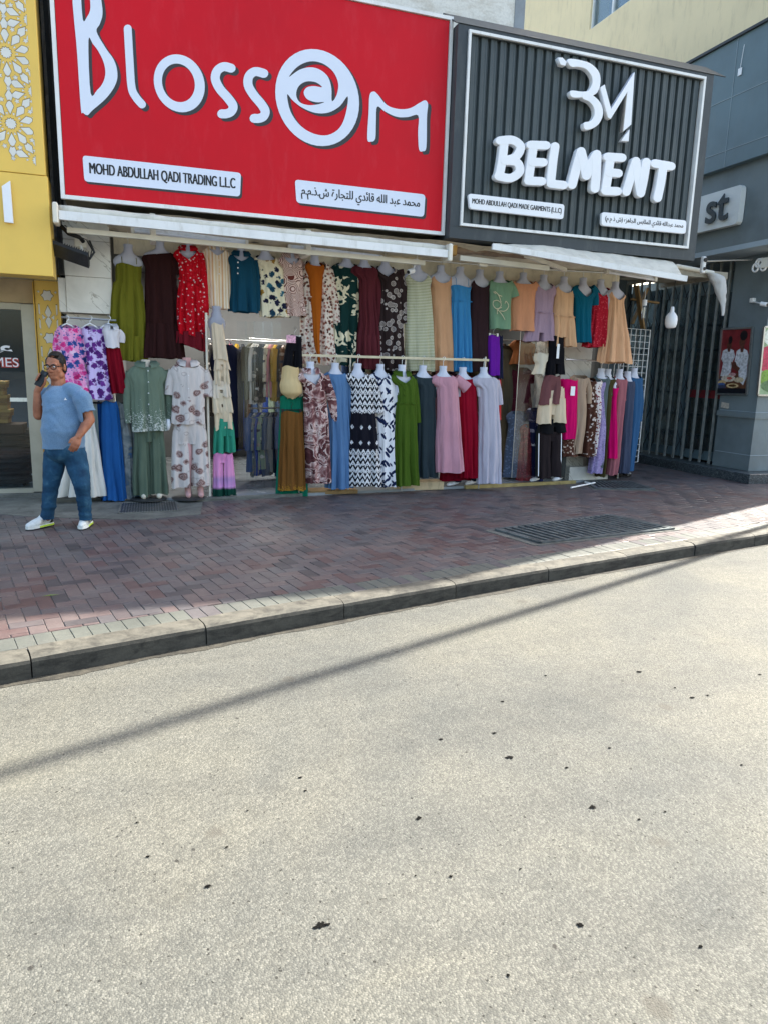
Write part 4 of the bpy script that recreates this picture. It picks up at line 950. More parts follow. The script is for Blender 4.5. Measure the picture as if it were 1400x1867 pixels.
def paisley(base, inks, scale, name='paisley_print'):
    t = NT(name); v = warp(t, f2(t), scale*1.1, .8/scale); vo = t.vor(v, scale); d = vo.outputs['Distance']
    line = t.math('GREATER_THAN', t.math('SINE', t.math('MULTIPLY', d, 40.0)), -.1); body = t.ramp(d, [(.38, W_), (.42, K_)])
    pick = t.math('GREATER_THAN', t.sep(vo.outputs['Color'])[1], .25)
    c1 = t.mix(line, lin(inks[0]), lin(inks[1])); c = t.mix(t.math('MULTIPLY', body, pick), lin(base), c1)
    g = t.vor(warp(t, f2(t, 1, .4), scale, .9/scale), scale*.8); gl = t.math('COMPARE', g.outputs['Distance'], .3, .035)
    return fab_finish(t, t.mix(t.math('MULTIPLY', gl, .45), c, lin(inks[2])))

# ------------------------------------------------------------------ garment builder
def hermite(pts):
    pts = sorted(pts); xs_ = [p[0] for p in pts]; n = len(pts)
    def f(x):
        x = min(max(x, xs_[0]), xs_[-1]); i = 0
        while i < n-2 and x > xs_[i+1]: i += 1
        h = xs_[i+1]-xs_[i]; t = (x-xs_[i])/h; out = []
        for k in range(1, len(pts[0])):
            y0, y1 = pts[i][k], pts[i+1][k]; s_ = (y1-y0)/h
            def sl(j):
                if j <= 0 or j >= n-1: return s_
                a = (pts[j][k]-pts[j-1][k])/(xs_[j]-xs_[j-1]); b = (pts[j+1][k]-pts[j][k])/(xs_[j+1]-xs_[j])
                return 0 if a*b <= 0 else 2*a*b/(a+b)
            m0, m1 = sl(i)*h, sl(i+1)*h
            out.append((2*t**3-3*t*t+1)*y0+(t**3-2*t*t+t)*m0+(-2*t**3+3*t*t)*y1+(t**3-t*t)*m1)
        return out
    return f
def ztop_fn(kind, dep, z0, w_sh):
    def f(th):
        c, s_ = math.cos(th), math.sin(th); fr = max(0, -s_)
        a = abs(math.atan2(c, -s_))                              # 0 at the front, pi at the back
        if kind == 'crew': return z0-.012-dep*max(0, 1-(a/1.25)**2) if a < 1.25 else z0-.012
        if kind == 'v': return z0-.012-dep*max(0, 1-a/.95)
        if kind == 'tank':
            side = abs(c)
            front = dep*max(0, 1-(a/.75)**2) if a < .75 else 0
            arm = .15*max(0, (side-.62)/.38) if side > .62 else 0
            back = .10*max(0, 1-((math.pi-a)/.75)**2) if math.pi-a < .75 else 0
            return z0-.03-front-arm-back
        if kind == 'tube': return z0-dep+.012*math.cos(3*th)
        if kind == 'onesh': return z0-.02-dep*(.5-.5*c) if True else z0
        return z0
    return f
def tubemesh(ctr, ztop, zhem, fold, seed, nu=96, nv=32, rag=0.0, close=None):
    """ctr(z) -> (cx, w, d) ; returns verts, faces in local coordinates (around x,z of the garment)"""
    rr_ = random.Random(seed); vv = []; ff = []
    k1, a1 = fold.get('k', 9), fold.get('a', .012)*2.3; zf = fold.get('z', -.3); up_ = fold.get('up', .15)
    ph = [rr_.uniform(0, 6.28) for _ in range(5)]; ks = [k1, k1*1.7+rr_.random(), k1*.55+rr_.random()]; ks = [max(1, round(q_)) for q_ in ks]
    so_ = rr_.uniform(0, 50)
    for i in range(nu):
        th = 2*math.pi*i/nu; zt = ztop(th); ze = zhem+(rag*math.sin(3*th+ph[3])+rag*.6*math.sin(7*th+ph[4]))
        if fold.get('slant'): ze += fold['slant']*math.cos(th)
        for j in range(nv+1):
            v_ = (j/nv)**.9; z = ze+(zt-ze)*v_
            cx, w, d = ctr(z)
            g = min(1, max(0, (zf-z)/max(.05, (zf-zhem)))); g = up_+(1-up_)*g
            dr = fold.get('drift', .8)
            q0 = ks[0]*th/2+ph[0]+dr*z*.9+.5*noise.noise((math.cos(th)*1.3+so_, math.sin(th)*1.3, z*2.2)); dsp = a1*g*(.85*(2*abs(math.sin(q0))**.62-1.35)+.3*math.sin(ks[1]*th+ph[1]-dr*z*2)+.35*math.sin(ks[2]*th+ph[2]+dr*z))
            c, s_ = math.cos(th), math.sin(th)
            e = .86
            x = cx+(w+dsp*.7)*math.copysign(abs(c)**e, c); y = (d+dsp*1.25)*math.copysign(abs(s_)**e, s_)
            wn_ = noise.noise((x*7+so_, y*7, z*4)); y += wn_*.012*(.4+g); x += noise.noise((x*6, z*5+so_, 1.7))*.006
            vv.append((x, y, z))
    for i in range(nu):
        i2 = (i+1) % nu
        for j in range(nv): ff.append((i*(nv+1)+j, i2*(nv+1)+j, i2*(nv+1)+j+1, i*(nv+1)+j+1))
    return vv, ff
def local_mesh(name, vv, ff, mat, parent, loc=(0, 0, 0), smooth=True):
    me = bpy.data.meshes.new(name); me.from_pydata(vv, [], ff); me.materials.append(mat)
    if smooth: me.polygons.foreach_set('use_smooth', [True]*len(me.polygons))
    me.update(); o_ = bpy.data.objects.new(name, me); COL.objects.link(o_); o_.location = loc
    if parent is not None: o_.parent = parent
    return o_
M_FORM = plain((200, 202, 216), .5, 0, 'form_plastic'); M_FORM2 = plain((176, 178, 192), .5, 0, 'form_plastic_grey'); M_FORMW = plain((222, 226, 240), .45, 0, 'form_plastic_white')
for m_ in (M_FORM, M_FORM2, M_FORMW): m_.node_tree.nodes['Bump'].inputs['Strength'].default_value = .02
def shoulders(xn, yn, hs):
    return [(yn, xn-.34*hs, xn+.34*hs), (yn+.12*hs, xn-.6*hs, xn+.6*hs), (yn+.30*hs, xn-.86*hs, xn+.86*hs), (yn+.58*hs, xn-hs, xn+hs)]
SEED = [100]; ROTL = [(0, 0, 0)]
def garment(name, label, cat, Y, mat, rows, neck=None, top='crew', dep=.05, fold=None, sleeves=(), straps=None, depth=.55, dmax=.13, collar=None, extra=(), group=None, rag=.006, nu=100, nv=34, split=None):
    """rows: (py, px left, px right) silhouettes from top to hem; neck: (px, py, half shoulder px) adds shoulders on top"""
    SEED[0] += 1
    rws = (shoulders(*neck) if neck else [])+list(rows)
    W = []
    for py, xl, xr in rws:
        a = U(xl, py, Y); b = U(xr, py, Y); W.append(((a.z+b.z)/2, (a.x+b.x)/2, (b.x-a.x)/2))
    x0, z0 = W[0][1], W[0][0]
    prof = [(z-z0, cx-x0, w, max(min(dmax, w*depth), .095 if neck else 0)) for z, cx, w in W]
    if neck: prof = [(z, cx, w, d if i > 3 else (.060, .068, .078, .088)[i]) for i, (z, cx, w, d) in enumerate(prof)]
    seen = []; 
    for q_ in prof:
        if not seen or q_[0] < seen[-1][0]-.003: seen.append(q_)
    prof = seen; f_ = hermite(prof); zhem = prof[-1][0]
    wsh = prof[3][2] if neck and len(prof) > 3 else prof[0][2]
    zt = ztop_fn(top, dep, 0.0, wsh)
    fo = dict(k=9, a=.012, z=-.35, up=.22); fo.update(fold or {})
    root = thing(name, label, cat, (x0, Y, z0), group)
    rt = random.Random(SEED[0]*13); ROTL[0] = (0, rt.uniform(-.022, .022), rt.uniform(-.16, .16)) if neck else (0, 0, 0); root.rotation_euler = ROTL[0]
    if split is None:
        vv, ff = tubemesh(f_, zt, zhem, fo, SEED[0], nu, nv, rag); body = local_mesh('body', vv, ff, mat, root)
    else:                                                         # trousers: hip block and two legs
        zc = U(xr, split, Y).z-z0
        z1_ = zt(0)
        def hipf(z):
            cx, w, d = f_(z); g_ = min(1, max(0, (z1_-z)/max(.02, z1_-zc)))**2; return (cx, w*(1-.05*g_), d*(1-.3*g_))
        vv, ff = tubemesh(hipf, zt, zc-.03, dict(fo, a=fo['a']*.6), SEED[0], nu, 14, 0); body = local_mesh('hip', vv, ff, mat, root)
        for s_ in (-1, 1):
            def leg(z, s_=s_):
                cx, w, d = f_(z); return (cx+s_*w*.515, w*.475, max(d*.8, w*.4))
            vv, ff = tubemesh(leg, lambda th: zc+(z1_-zc)*.55, zhem+s_*.008, dict(fo, k=max(4, fo['k']//2)), SEED[0]+s_*1000, 56, 26, rag); local_mesh('leg', vv, ff, mat, root)
    smat = mat
    for sv_ in sleeves:
        P = []; R_ = []
        sY = sv_[1] if isinstance(sv_[0], list) and len(sv_) > 1 else 0.0
        path = sv_[0] if isinstance(sv_[0], list) else sv_
        for (sx, sy, hw) in path:
            p = U(sx, sy, Y+sY); e = U(sx+hw, sy, Y+sY); P.append(Vector((p.x-x0, sY, p.z-z0))); R_.append(e.x-p.x)
        PP = spline([tuple(p)+(r_,) for p, r_ in zip(P, R_)], 6); n = 18; vv = []; ff = []; so_ = random.Random(SEED[0]).uniform(0, 9)
        for i, q_ in enumerate(PP):
            a = Vector(PP[max(i-1, 0)][:3]); b = Vector(PP[min(i+1, len(PP)-1)][:3]); t = (b-a).normalized(); s_ = t.cross(Vector((0, 1, 0))).normalized(); o2 = s_.cross(t)
            for k in range(n):
                an = 2*math.pi*k/n; r_ = q_[3]*(1+.10*noise.noise((math.cos(an)*1.5+so_, math.sin(an)*1.5, q_[2]*9)))
                vv.append(Vector(q_[:3])+s_*(math.cos(an)*r_)+o2*(math.sin(an)*r_*.72))
        for i in range(len(PP)-1):
            for k in range(n): ff.append((i*n+k, i*n+(k+1) % n, (i+1)*n+(k+1) % n, (i+1)*n+k))
        ff.append(tuple(range(n))); local_mesh('sleeve', vv, ff, smat, root)
    if straps:
        zb = -dep+.01
        for s_ in (-1, 1):
            w = f_(zb)[1]; mb = MB(); sw = straps if isinstance(straps, float) else .006
            mb.tube([(s_*w*.55, -f_(zb)[2]*.86-.004, zb), (s_*w*.56, -.075, -.07), (s_*w*.5, -.02, -.022), (s_*w*.5, .06, -.06), (s_*w*.5, f_(zb)[2]*.8, zb)], sw, 6, True, .5)
            local_mesh('strap', [Vector(v) for v in mb.v], mb.f, mat, root)
    if collar:
        mc = collar if not isinstance(collar, bool) else mat; n = 26; vv = []; ff = []
        for i in range(n+1):
            a = -math.pi/2+.22+(2*math.pi-.44)*i/n; c, s_ = math.cos(a), math.sin(a); fr = max(0, -s_)
            w0, d0 = f_(-.012)[1]*.98, .066
            vv += [(w0*c, d0*s_, .012-fr*.012), (w0*1.03*c, d0*1.05*s_, .03-fr*.012), (w0*1.42*c, (d0*1.42+.012*fr)*s_, -.006-fr*.05)]
        for i in range(n):
            for k in (0, 1): ff.append((3*i+k, 3*i+3+k, 3*i+4+k, 3*i+1+k))
        local_mesh('collar', vv, ff, mc, root)
    for kind, *ar in extra:
        if kind == 'belt':                                        # (py, width m, material)
            zb = U(rws[0][1], ar[0], Y).z-z0
            vv, ff = tubemesh(lambda z: (f_(z)[0], f_(z)[1]+.007, f_(z)[2]+.008), lambda th: zb+ar[1]/2, zb-ar[1]/2, dict(fo), SEED[0], nu, 3, 0); local_mesh('belt', vv, ff, ar[2] or mat, root)
        if kind == 'tier':                                        # (py top, py bottom, flare, material) gathered frill
            za = U(rws[0][1], ar[0], Y).z-z0; zb = U(rws[0][1], ar[1], Y).z-z0
            vv, ff = tubemesh(lambda z: (f_(z)[0], f_(z)[1]+.006+ar[2]*min(1, (za-z)/max(.02, za-zb)+.25), f_(z)[2]+.006+ar[2]*min(1, (za-z)/max(.02, za-zb)+.25)), lambda th: za, zb, dict(fo, k=14, a=.013, z=za, up=.4), SEED[0]+7, 84, 12, .008); local_mesh('frill', vv, ff, ar[3] or mat, root)
        if kind == 'buttons':                                     # (px, py0, py1, n)
            for i in range(ar[3]):
                py = ar[1]+(ar[2]-ar[1])*i/max(1, ar[3]-1); p = U(ar[0], py, Y); z = p.z-z0
                mb = MB().lathe((p.x-x0, -f_(z)[2]-.012, z), [(.006, 0), (.009, .003), (.009, .01)], 10, 'y'); local_mesh('button', [Vector(v) for v in mb.v], mb.f, ar[4] if len(ar) > 4 else M_WHITECLEAN, root, smooth=False)
        if kind == 'placket':                                     # (px, py0, py1)
            p = U(ar[0], ar[1], Y); q_ = U(ar[0], ar[2], Y); mb = MB(); n = 12
            for i in range(n):
                za = p.z-z0+(q_.z-p.z)*i/n; zb = p.z-z0+(q_.z-p.z)*(i+1)/n; xx = p.x-x0; ya = -f_(za)[2]-.012; yb = -f_(zb)[2]-.012
                mb.add([(xx-.014, ya, za), (xx+.014, ya, za), (xx+.014, yb, zb), (xx-.014, yb, zb)], [(0, 1, 2, 3)])
            local_mesh('placket', [Vector(v) for v in mb.v], mb.f, mat, root)
    return root, f_, z0
def bust(label, neck, Y, rail_z=None, mat=None, arms=True, low=.30, hook=True, scale=1.0, group='busts holding the clothes', lean=0.0):
    """hanging half torso form: neck, shoulders, chest, hook"""
    xn, yn, hs = neck; a = U(xn, yn, Y); w = (U(xn+hs, yn, Y).x-a.x)*scale
    t = thing('torso_form', label, 'mannequin torso', tuple(a), group); t.rotation_euler = ROTL[0]
    pr = [(.095, .046, .046), (.088, .052, .052), (.05, .047, .047), (.02, .052, .05), (0, .064, .056), (-.025, w*.55, .060), (-.05, w*.80, .064), (-.085, w*.94, .066), (-.12, w*.95, .058), (-.17, w*(.80 if scale >= 1 else .62), .052), (-.22, w*(.72 if scale >= 1 else .5), .050), (-low, w*(.66 if scale >= 1 else .42), .045)]
    n = 26; vv = []; ff = []
    for z, w_, d in pr:
        for k in range(n):
            th = 2*math.pi*k/n; c, s_ = math.cos(th), math.sin(th); vv.append((w_*math.copysign(abs(c)**.9, c), d*s_, z))
    for i in range(len(pr)-1):
        for k in range(n): ff.append((i*n+k, i*n+(k+1) % n, (i+1)*n+(k+1) % n, (i+1)*n+k))
    ff.append(tuple(range(n)))
    local_mesh('torso', vv, ff, mat or M_FORM, t)
    if hook:
        zr = (rail_z-a.z) if rail_z else .16
        mb = MB().tube([(0, 0, .085), (0, 0, zr-.03), (.012, 0, zr-.012), (.026, 0, zr+.002), (.026, 0, zr+.018), (.012, 0, zr+.03), (-.004, 0, zr+.024), (-.010, 0, zr+.008)], .0045, 6)
        local_mesh('hook', [Vector(v) for v in mb.v], mb.f, M_WHITE, t)
    return t
def clip_hanger(label, px, py, half, Y, mat=M_BLACK, group='clip hangers'):
    a = U(px, py, Y); w = U(px+half, py, Y).x-a.x; t = thing('clip_hanger', label, 'hanger', tuple(a), group)
    mb = MB().tube([(-w, 0, 0), (w, 0, 0)], .007, 6); mb.tube([(0, 0, 0), (0, 0, .05), (.02, 0, .075), (.005, 0, .1), (-.012, 0, .085)], .003, 6); local_mesh('bar', [Vector(v) for v in mb.v], mb.f, mat, t)
    for s_ in (-1, 1):
        c = MB().box((s_*w*.8-.012, -.012, -.05), (s_*w*.8+.012, .012, .012)); local_mesh('clip', [Vector(v) for v in c.v], c.f, mat, t, smooth=False)
    return t
# ------------------------------------------------------------------ upper row under the awning
RZ = 3.13
def tp(name, label, cat, Y, mat, neck, rows, short, form=True, fmat=None, **kw):
    g = garment(name, label, cat, Y, mat, rows, neck, **kw)
    if form: bust('pale torso form inside the '+short, neck, Y, RZ+(.0 if neck[0] < 820 else .03), fmat, scale=.8 if kw.get('top') in ('crew', 'v') else 1.0, group='torso forms of the upper row')
    return g
T0 = 9.02
tp('dress', 'olive green strap dress with shirred bodice at the left end of the upper row', 'dress', T0, plain((114, 113, 34)), (234, 461, 29),
   [(482, 211, 259), (513, 212, 258), (520, 207, 262), (570, 204, 266), (612, 203, 267), (657, 202, 268)], 'olive green strap dress', top='tube', dep=.135, straps=.004, fold=dict(k=11, a=.016, z=-.3), extra=[('tier', 612, 657, .012, None)])
tp('dress', 'very dark brown flounce dress beside the olive green dress', 'dress', T0+.03, plain((52, 26, 26)), (292, 455, 34),
   [(490, 264, 322), (530, 264, 326), (590, 264, 328), (650, 260, 334)], 'dark brown flounce dress', top='onesh', dep=.06, fold=dict(k=8, a=.016, z=-.25), extra=[('tier', 590, 652, .016, None)],
   sleeves=[[(316, 462, 10), (324, 478, 15), (330, 498, 19)]])
tp('dress', 'bright red wrap dress with small white flower print', 'dress', T0-.02, floral((190, 12, 30), [(226, 190, 196), (210, 40, 60), (232, 214, 210), (150, 10, 24)], 32, .27, .36, .7), (343, 451, 26),
   [(480, 326, 366), (505, 328, 366), (540, 325, 370), (580, 324, 372), (612, 324, 375)], 'red flower print dress', top='v', dep=.13, collar=True, fold=dict(k=9, a=.018, z=-.3, slant=-.05), rag=.012,
   sleeves=[[(364, 462, 8), (370, 500, 8), (373, 540, 8), (374, 574, 8)]], extra=[('belt', 512, .03, None), ('tier', 604, 632, .004, plain((120, 28, 40)))])
tp('blouse', 'beige and cream vertical striped sleeveless blouse', 'blouse', T0+.02, stripes([(222, 190, 150), (236, 222, 200), (214, 170, 128), (240, 228, 208), (226, 200, 164), (238, 224, 204)], 9), (394, 449, 25),
   [(480, 375, 419), (520, 376, 420), (562, 377, 421)], 'beige striped blouse', top='v', dep=.10, collar=True, fold=dict(k=7, a=.010, z=-.2), extra=[('placket', 396, 474, 500), ('buttons', 396, 476, 500, 3)])
tp('blouse', 'plain teal blue sleeveless blouse with three white buttons', 'blouse', T0, plain((22, 74, 98)), (440, 461, 26),
   [(490, 420, 468), (530, 421, 470), (569, 421, 472)], 'teal blue blouse', top='v', dep=.09, collar=True, fold=dict(k=8, a=.012, z=-.2), extra=[('buttons', 434, 480, 500, 3)], sleeves=[[(466, 474, 6), (470, 520, 6), (471, 566, 6)]])
tp('blouse', 'cream blouse printed with blue and mustard flowers', 'blouse', T0+.03, floral((232, 222, 192), [(30, 70, 92), (28, 30, 56), (160, 120, 50), (46, 100, 120), (30, 34, 60)], 12, .42, .48, .7), (484, 463, 26),
   [(492, 470, 518), (530, 471, 520), (578, 473, 526)], 'cream blue flower blouse', top='crew', dep=.07, fold=dict(k=7, a=.012, z=-.2), sleeves=[[(510, 476, 7), (519, 520, 8), (522, 572, 7)]])
tp('blouse', 'pale pink blouse with curved brown line print', 'blouse', T0, rings((232, 206, 194), (112, 56, 48), 7, 62, .25), (530, 464, 24),
   [(492, 514, 553), (530, 515, 553), (576, 518, 556)], 'pale pink line print blouse', top='v', dep=.12, collar=True, fold=dict(k=7, a=.010, z=-.2), sleeves=[[(549, 478, 6), (556, 520, 6), (558, 574, 6)]], extra=[('placket', 532, 478, 540)])
FC = floral((226, 212, 198), [(110, 60, 46), (150, 96, 80), (84, 48, 40), (190, 150, 140)], 26, .42, .52, .9)
tp('cardigan', 'long open cardigan in brown and cream floral print over an orange top', 'cardigan', T0+.035, FC, (575, 474, 31),
   [(510, 548, 606), (545, 550, 606), (600, 552, 608), (664, 552, 612)], 'orange top and floral cardigan', form=False, top='v', dep=.2, fold=dict(k=9, a=.018, z=-.3), sleeves=[[(597, 492, 10), (608, 545, 10), (616, 588, 9)]], extra=[('belt', 543, .012, None)])
tp('top', 'rust orange sleeveless top framed by the floral cardigan', 'top', T0-.055, plain((176, 92, 24)), (574, 476, 18),
   [(505, 562, 588), (540, 565, 586), (600, 569, 582), (662, 574, 580)], 'rust orange top', top='crew', dep=.05, fold=dict(k=4, a=.004))
tp('dress', 'dark green maxi dress with bold cream brush shapes', 'dress', T0+.05, swirl([(0, (18, 52, 50)), (.62, (18, 50, 48)), (.65, (222, 214, 184)), (.93, (222, 214, 184)), (.96, (18, 50, 48))], 5, .8, 'brush_print'), (632, 478, 30),
   [(510, 606, 656), (545, 608, 654), (600, 606, 652), (666, 606, 650)], 'green and cream maxi dress', top='crew', dep=.06, fold=dict(k=8, a=.016, z=-.3), sleeves=[[(648, 496, 7), (653, 540, 8), (652, 590, 7)]])
tp('dress', 'plain burgundy long sleeved maxi dress with tiered skirt', 'dress', T0+.01, plain((96, 40, 48)), (664, 481, 27),
   [(512, 653, 685), (543, 654, 683), (600, 653, 688), (612, 651, 689), (672, 648, 690)], 'burgundy tiered dress', top='crew', dep=.04, fold=dict(k=9, a=.018, z=-.3), sleeves=[[(682, 492, 8), (690, 540, 8), (690, 592, 7)]], extra=[('tier', 610, 672, .006, None)])
tp('dress', 'dark brown maxi dress with white dandelion print', 'dress', T0+.04, dandelion((50, 38, 38), (206, 196, 190), 12), (702, 484, 27),
   [(515, 692, 728), (560, 690, 729), (620, 688, 732), (676, 686, 734)], 'dandelion print dress', top='v', dep=.13, fold=dict(k=8, a=.014, z=-.3), sleeves=[[(726, 492, 8), (734, 535, 8), (737, 590, 8)]], extra=[('placket', 706, 510, 536)])
tp('dress', 'sage and cream thin striped long tank dress', 'dress', T0, hstripes([(150, 154, 120), (206, 204, 180)], 52), (760, 493, 27),
   [(520, 740, 782), (560, 737, 785), (620, 736, 786), (676, 738, 786)], 'sage striped tank dress', top='tank', dep=.12, fold=dict(k=6, a=.010, z=-.4))
tp('dress', 'plain peach beige long tank dress', 'dress', T0+.03, plain((216, 166, 126)), (803, 497, 24),
   [(524, 784, 820), (560, 784, 821), (620, 785, 822), (676, 786, 822)], 'peach tank dress', top='tank', dep=.11, fold=dict(k=6, a=.009, z=-.4))
tp('dress', 'sky blue strap maxi dress with gathered skirt', 'dress', T0, plain((64, 138, 192)), (838, 500, 23),
   [(533, 821, 855), (548, 821, 855), (555, 820, 855), (610, 820, 856), (677, 819, 857)], 'sky blue strap dress', top='tube', dep=.155, straps=.004, fold=dict(k=11, a=.014, z=-.3), extra=[('belt', 549, .012, None)])
tp('dress', 'very dark brown long tank dress beside the sky blue dress', 'dress', T0+.03, plain((54, 36, 40)), (874, 505, 23),
   [(530, 856, 891), (570, 854, 890), (620, 853, 889), (677, 854, 890)], 'dark brown tank dress', top='tank', dep=.11, fold=dict(k=5, a=.008, z=-.4))
tp('tee_shirt', 'sage green tee shirt with pale embroidered branch', 'tee shirt', T0, plain((128, 164, 134)), (910, 508, 24),
   [(534, 889, 930), (560, 889, 928), (600, 889, 927)], 'sage green tee shirt', top='crew', dep=.05, fold=dict(k=5, a=.006), sleeves=[[(925, 516, 7), (933, 530, 8), (936, 542, 9)]])
tp('tee_shirt', 'plain peach tee shirt beside the sage green tee shirt', 'tee shirt', T0+.03, plain((222, 156, 118)), (953, 510, 25),
   [(535, 931, 974), (560, 931, 972), (603, 930, 972)], 'peach tee shirt', top='crew', dep=.05, fold=dict(k=5, a=.006), sleeves=[[(969, 518, 7), (977, 530, 8), (981, 542, 8)]])
tp('romper', 'lilac romper with wide lace edged shorts', 'romper', T0+.02, plain((176, 150, 170)), (990, 514, 25),
   [(540, 970, 1008), (565, 970, 1006), (580, 966, 1007), (622, 957, 1008)], 'lilac romper', top='v', dep=.11, fold=dict(k=8, a=.010, z=-.3), split=604, extra=[('belt', 570, .012, None)])
tp('romper', 'peach cami romper with gathered shorts', 'romper', T0, plain((226, 180, 140)), (1027, 517, 22),
   [(540, 1009, 1044), (570, 1007, 1043), (582, 1006, 1046), (632, 1004, 1049)], 'peach cami romper', top='tank', dep=.10, fold=dict(k=9, a=.011, z=-.3), split=612, extra=[('belt', 577, .012, None)])
tp('blouse', 'petrol blue v neck blouse with flutter sleeves', 'blouse', T0-.02, plain((8, 96, 122)), (1062, 519, 25),
   [(545, 1044, 1080), (570, 1046, 1076), (624, 1047, 1077)], 'petrol blue blouse', top='v', dep=.16, fold=dict(k=8, a=.012, z=-.25), sleeves=[[(1078, 525, 8), (1088, 540, 10), (1089, 556, 10)]])
tp('nightdress', 'red lace nightdress beside the petrol blue blouse', 'nightdress', T0+.03, floral((168, 26, 44), [(206, 60, 74), (190, 40, 56), (214, 84, 96)], 40, .3, .42), (1094, 522, 22),
   [(545, 1078, 1108), (580, 1074, 1107), (633, 1064, 1106)], 'red lace nightdress', top='v', dep=.13, fold=dict(k=8, a=.010, z=-.25))
tp('nightdress', 'long plain peach nightdress at the right end of the upper row', 'nightdress', T0-.02, plain((228, 178, 138)), (1121, 526, 21),
   [(548, 1106, 1136), (580, 1104, 1140), (620, 1096, 1146), (661, 1090, 1153)], 'long peach nightdress', top='tank', dep=.13, fold=dict(k=10, a=.016, z=-.2), rag=.012)
# embroidery on the sage tee shirt
g = [o_ for o_ in bpy.context.scene.objects if o_.get('label') == 'sage green tee shirt with pale embroidered branch'][0]
mb = MB()
for k, pth in enumerate(([(902, 530), (908, 536), (911, 543), (913, 551)], [(900, 548), (899, 555), (904, 562), (911, 560), (913, 553), (907, 547), (900, 548)], [(905, 562), (912, 570), (917, 578), (919, 583)], [(911, 566), (918, 567), (924, 563), (926, 556), (922, 549), (920, 553)], [(914, 560), (907, 564), (906, 572)], [(908, 537), (915, 540)], [(900, 531), (904, 535)])):
    q_ = spline(pth, 5); mb.tube([U(x_, y_, T0-.115) for x_, y_ in q_], .006, 5)
mb.build('embroidery', plain((226, 218, 186)), g)

# ------------------------------------------------------------------ left corner: children's dresses, skirts and trousers
pole = MB().tube([U(112, 578, 8.86), U(212, 584, 8.86)], .011, 8); tag(pole.build('hanging_rod', M_STEEL, origin=U(160, 581, 8.86)), 'short steel rod below the marble slab', 'rod')
def hanger(label, px, py, half, Y, rail_py, mat=M_WHITECLEAN, group='white plastic hangers'):
    a = U(px, py, Y); w = U(px+half, py, Y).x-a.x; zr = U(px, rail_py, Y).z-a.z; t = thing('clothes_hanger', label, 'hanger', tuple(a), group)
    mb = MB().tube([(-w, 0, -.055), (-w*.5, 0, -.02), (0, 0, .004), (w*.5, 0, -.02), (w, 0, -.055)], .009, 7); local_mesh('arms', [Vector(v) for v in mb.v], mb.f, mat, t)
    mb = MB().tube([(0, 0, 0), (0, 0, zr-.03), (.02, 0, zr-.012), (.026, 0, zr+.01), (.012, 0, zr+.03), (-.008, 0, zr+.025)], .005, 6); local_mesh('hook', [Vector(v) for v in mb.v], mb.f, mat, t)
for px, lb in ((122, 'pink and blue flower dress'), (164, 'lilac dress with purple flowers'), (198, 'white and dark red girls dress')):
    hanger('white plastic hanger holding the '+lb, px, 590, 16, 8.82, 580)
garment('girls_dress', 'pink girls dress with blue and magenta flower print behind the walking man', 'dress', 8.80, floral((232, 160, 206), [(196, 40, 110), (52, 80, 150), (220, 60, 140), (40, 60, 120), (236, 200, 226), (216, 90, 160)], 15, .46, .58, 1.0, leaf=(90, 110, 170)), [(622, 103, 150), (660, 108, 152), (722, 104, 170)], (126, 590, 23), top='crew', dep=.04, fold=dict(k=7, a=.012, z=-.3),
        sleeves=[[(106, 604, 6), (101, 630, 6), (103, 655, 5)], [(147, 602, 7), (153, 632, 7), (157, 664, 6)]])
garment('girls_dress', 'lilac girls dress with large purple flower print', 'dress', 8.83, floral((206, 190, 236), [(96, 44, 126), (120, 60, 150), (80, 36, 110)], 15, .50, .58, .9), [(622, 152, 194), (660, 156, 196), (728, 160, 204)], (170, 592, 22), top='crew', dep=.04, fold=dict(k=6, a=.010, z=-.3), sleeves=[[(190, 604, 5), (194, 640, 5)]])
g, f_, z0 = garment('girls_dress', 'girls dress with white puff sleeved top and dark red skirt', 'dress', 8.80, plain((232, 230, 236)), [(615, 190, 218), (634, 194, 219)], (203, 594, 17), top='crew', dep=.03, fold=dict(k=5, a=.006), collar=plain((226, 226, 232)),
        sleeves=[[(216, 602, 5), (222, 612, 7), (222, 624, 6)]])
garment('skirt', 'dark red gathered skirt of the white and red girls dress', 'skirt', 8.80, plain((128, 8, 32)), [(633, 194, 219), (660, 195, 224), (717, 205, 235)], None, top='tube', dep=0, fold=dict(k=10, a=.012, z=-.02))
rk = MB().tube([U(118, 733, 8.9), U(262, 736, 8.9)], .012, 8); tag(rk.build('hanging_rod', M_BLACK, origin=U(190, 735, 8.9)), 'black rod holding the skirts and trousers by the left pillar', 'rod')
garment('skirt', 'long white flared skirt hanging behind the walking man', 'skirt', 8.84, plain((232, 230, 222)), [(738, 138, 166), (770, 128, 172), (830, 116, 180), (904, 101, 189)], None, top='tube', dep=0, dmax=.1, fold=dict(k=8, a=.022, z=-.05))
garment('skirt', 'pale mint long skirt just behind the white flared skirt', 'skirt', 8.93, plain((178, 192, 184)), [(736, 160, 180), (800, 162, 184), (906, 150, 194)], None, top='tube', dep=0, dmax=.06, fold=dict(k=5, a=.014, z=-.1))
garment('trousers', 'dark royal blue wide trousers between the mint skirt and the blue trousers', 'trousers', 8.92, plain((18, 66, 130)), [(733, 176, 192), (800, 180, 200), (912, 184, 206)], None, top='tube', dep=0, dmax=.06, fold=dict(k=4, a=.01, z=-.1))
garment('trousers', 'bright denim blue wide leg trousers on the left rod', 'trousers', 8.85, plain((34, 92, 158)), [(732, 187, 212), (742, 186, 216), (800, 186, 222), (911, 191, 231)], None, top='tube', dep=0, dmax=.08, fold=dict(k=6, a=.013, z=-.06))
TD = swirl([(0, (104, 112, 116)), (.4, (140, 146, 146)), (.7, (96, 108, 116)), (.9, (60, 100, 150)), (1, (150, 156, 156))], 5, .8, 'tie_dye')
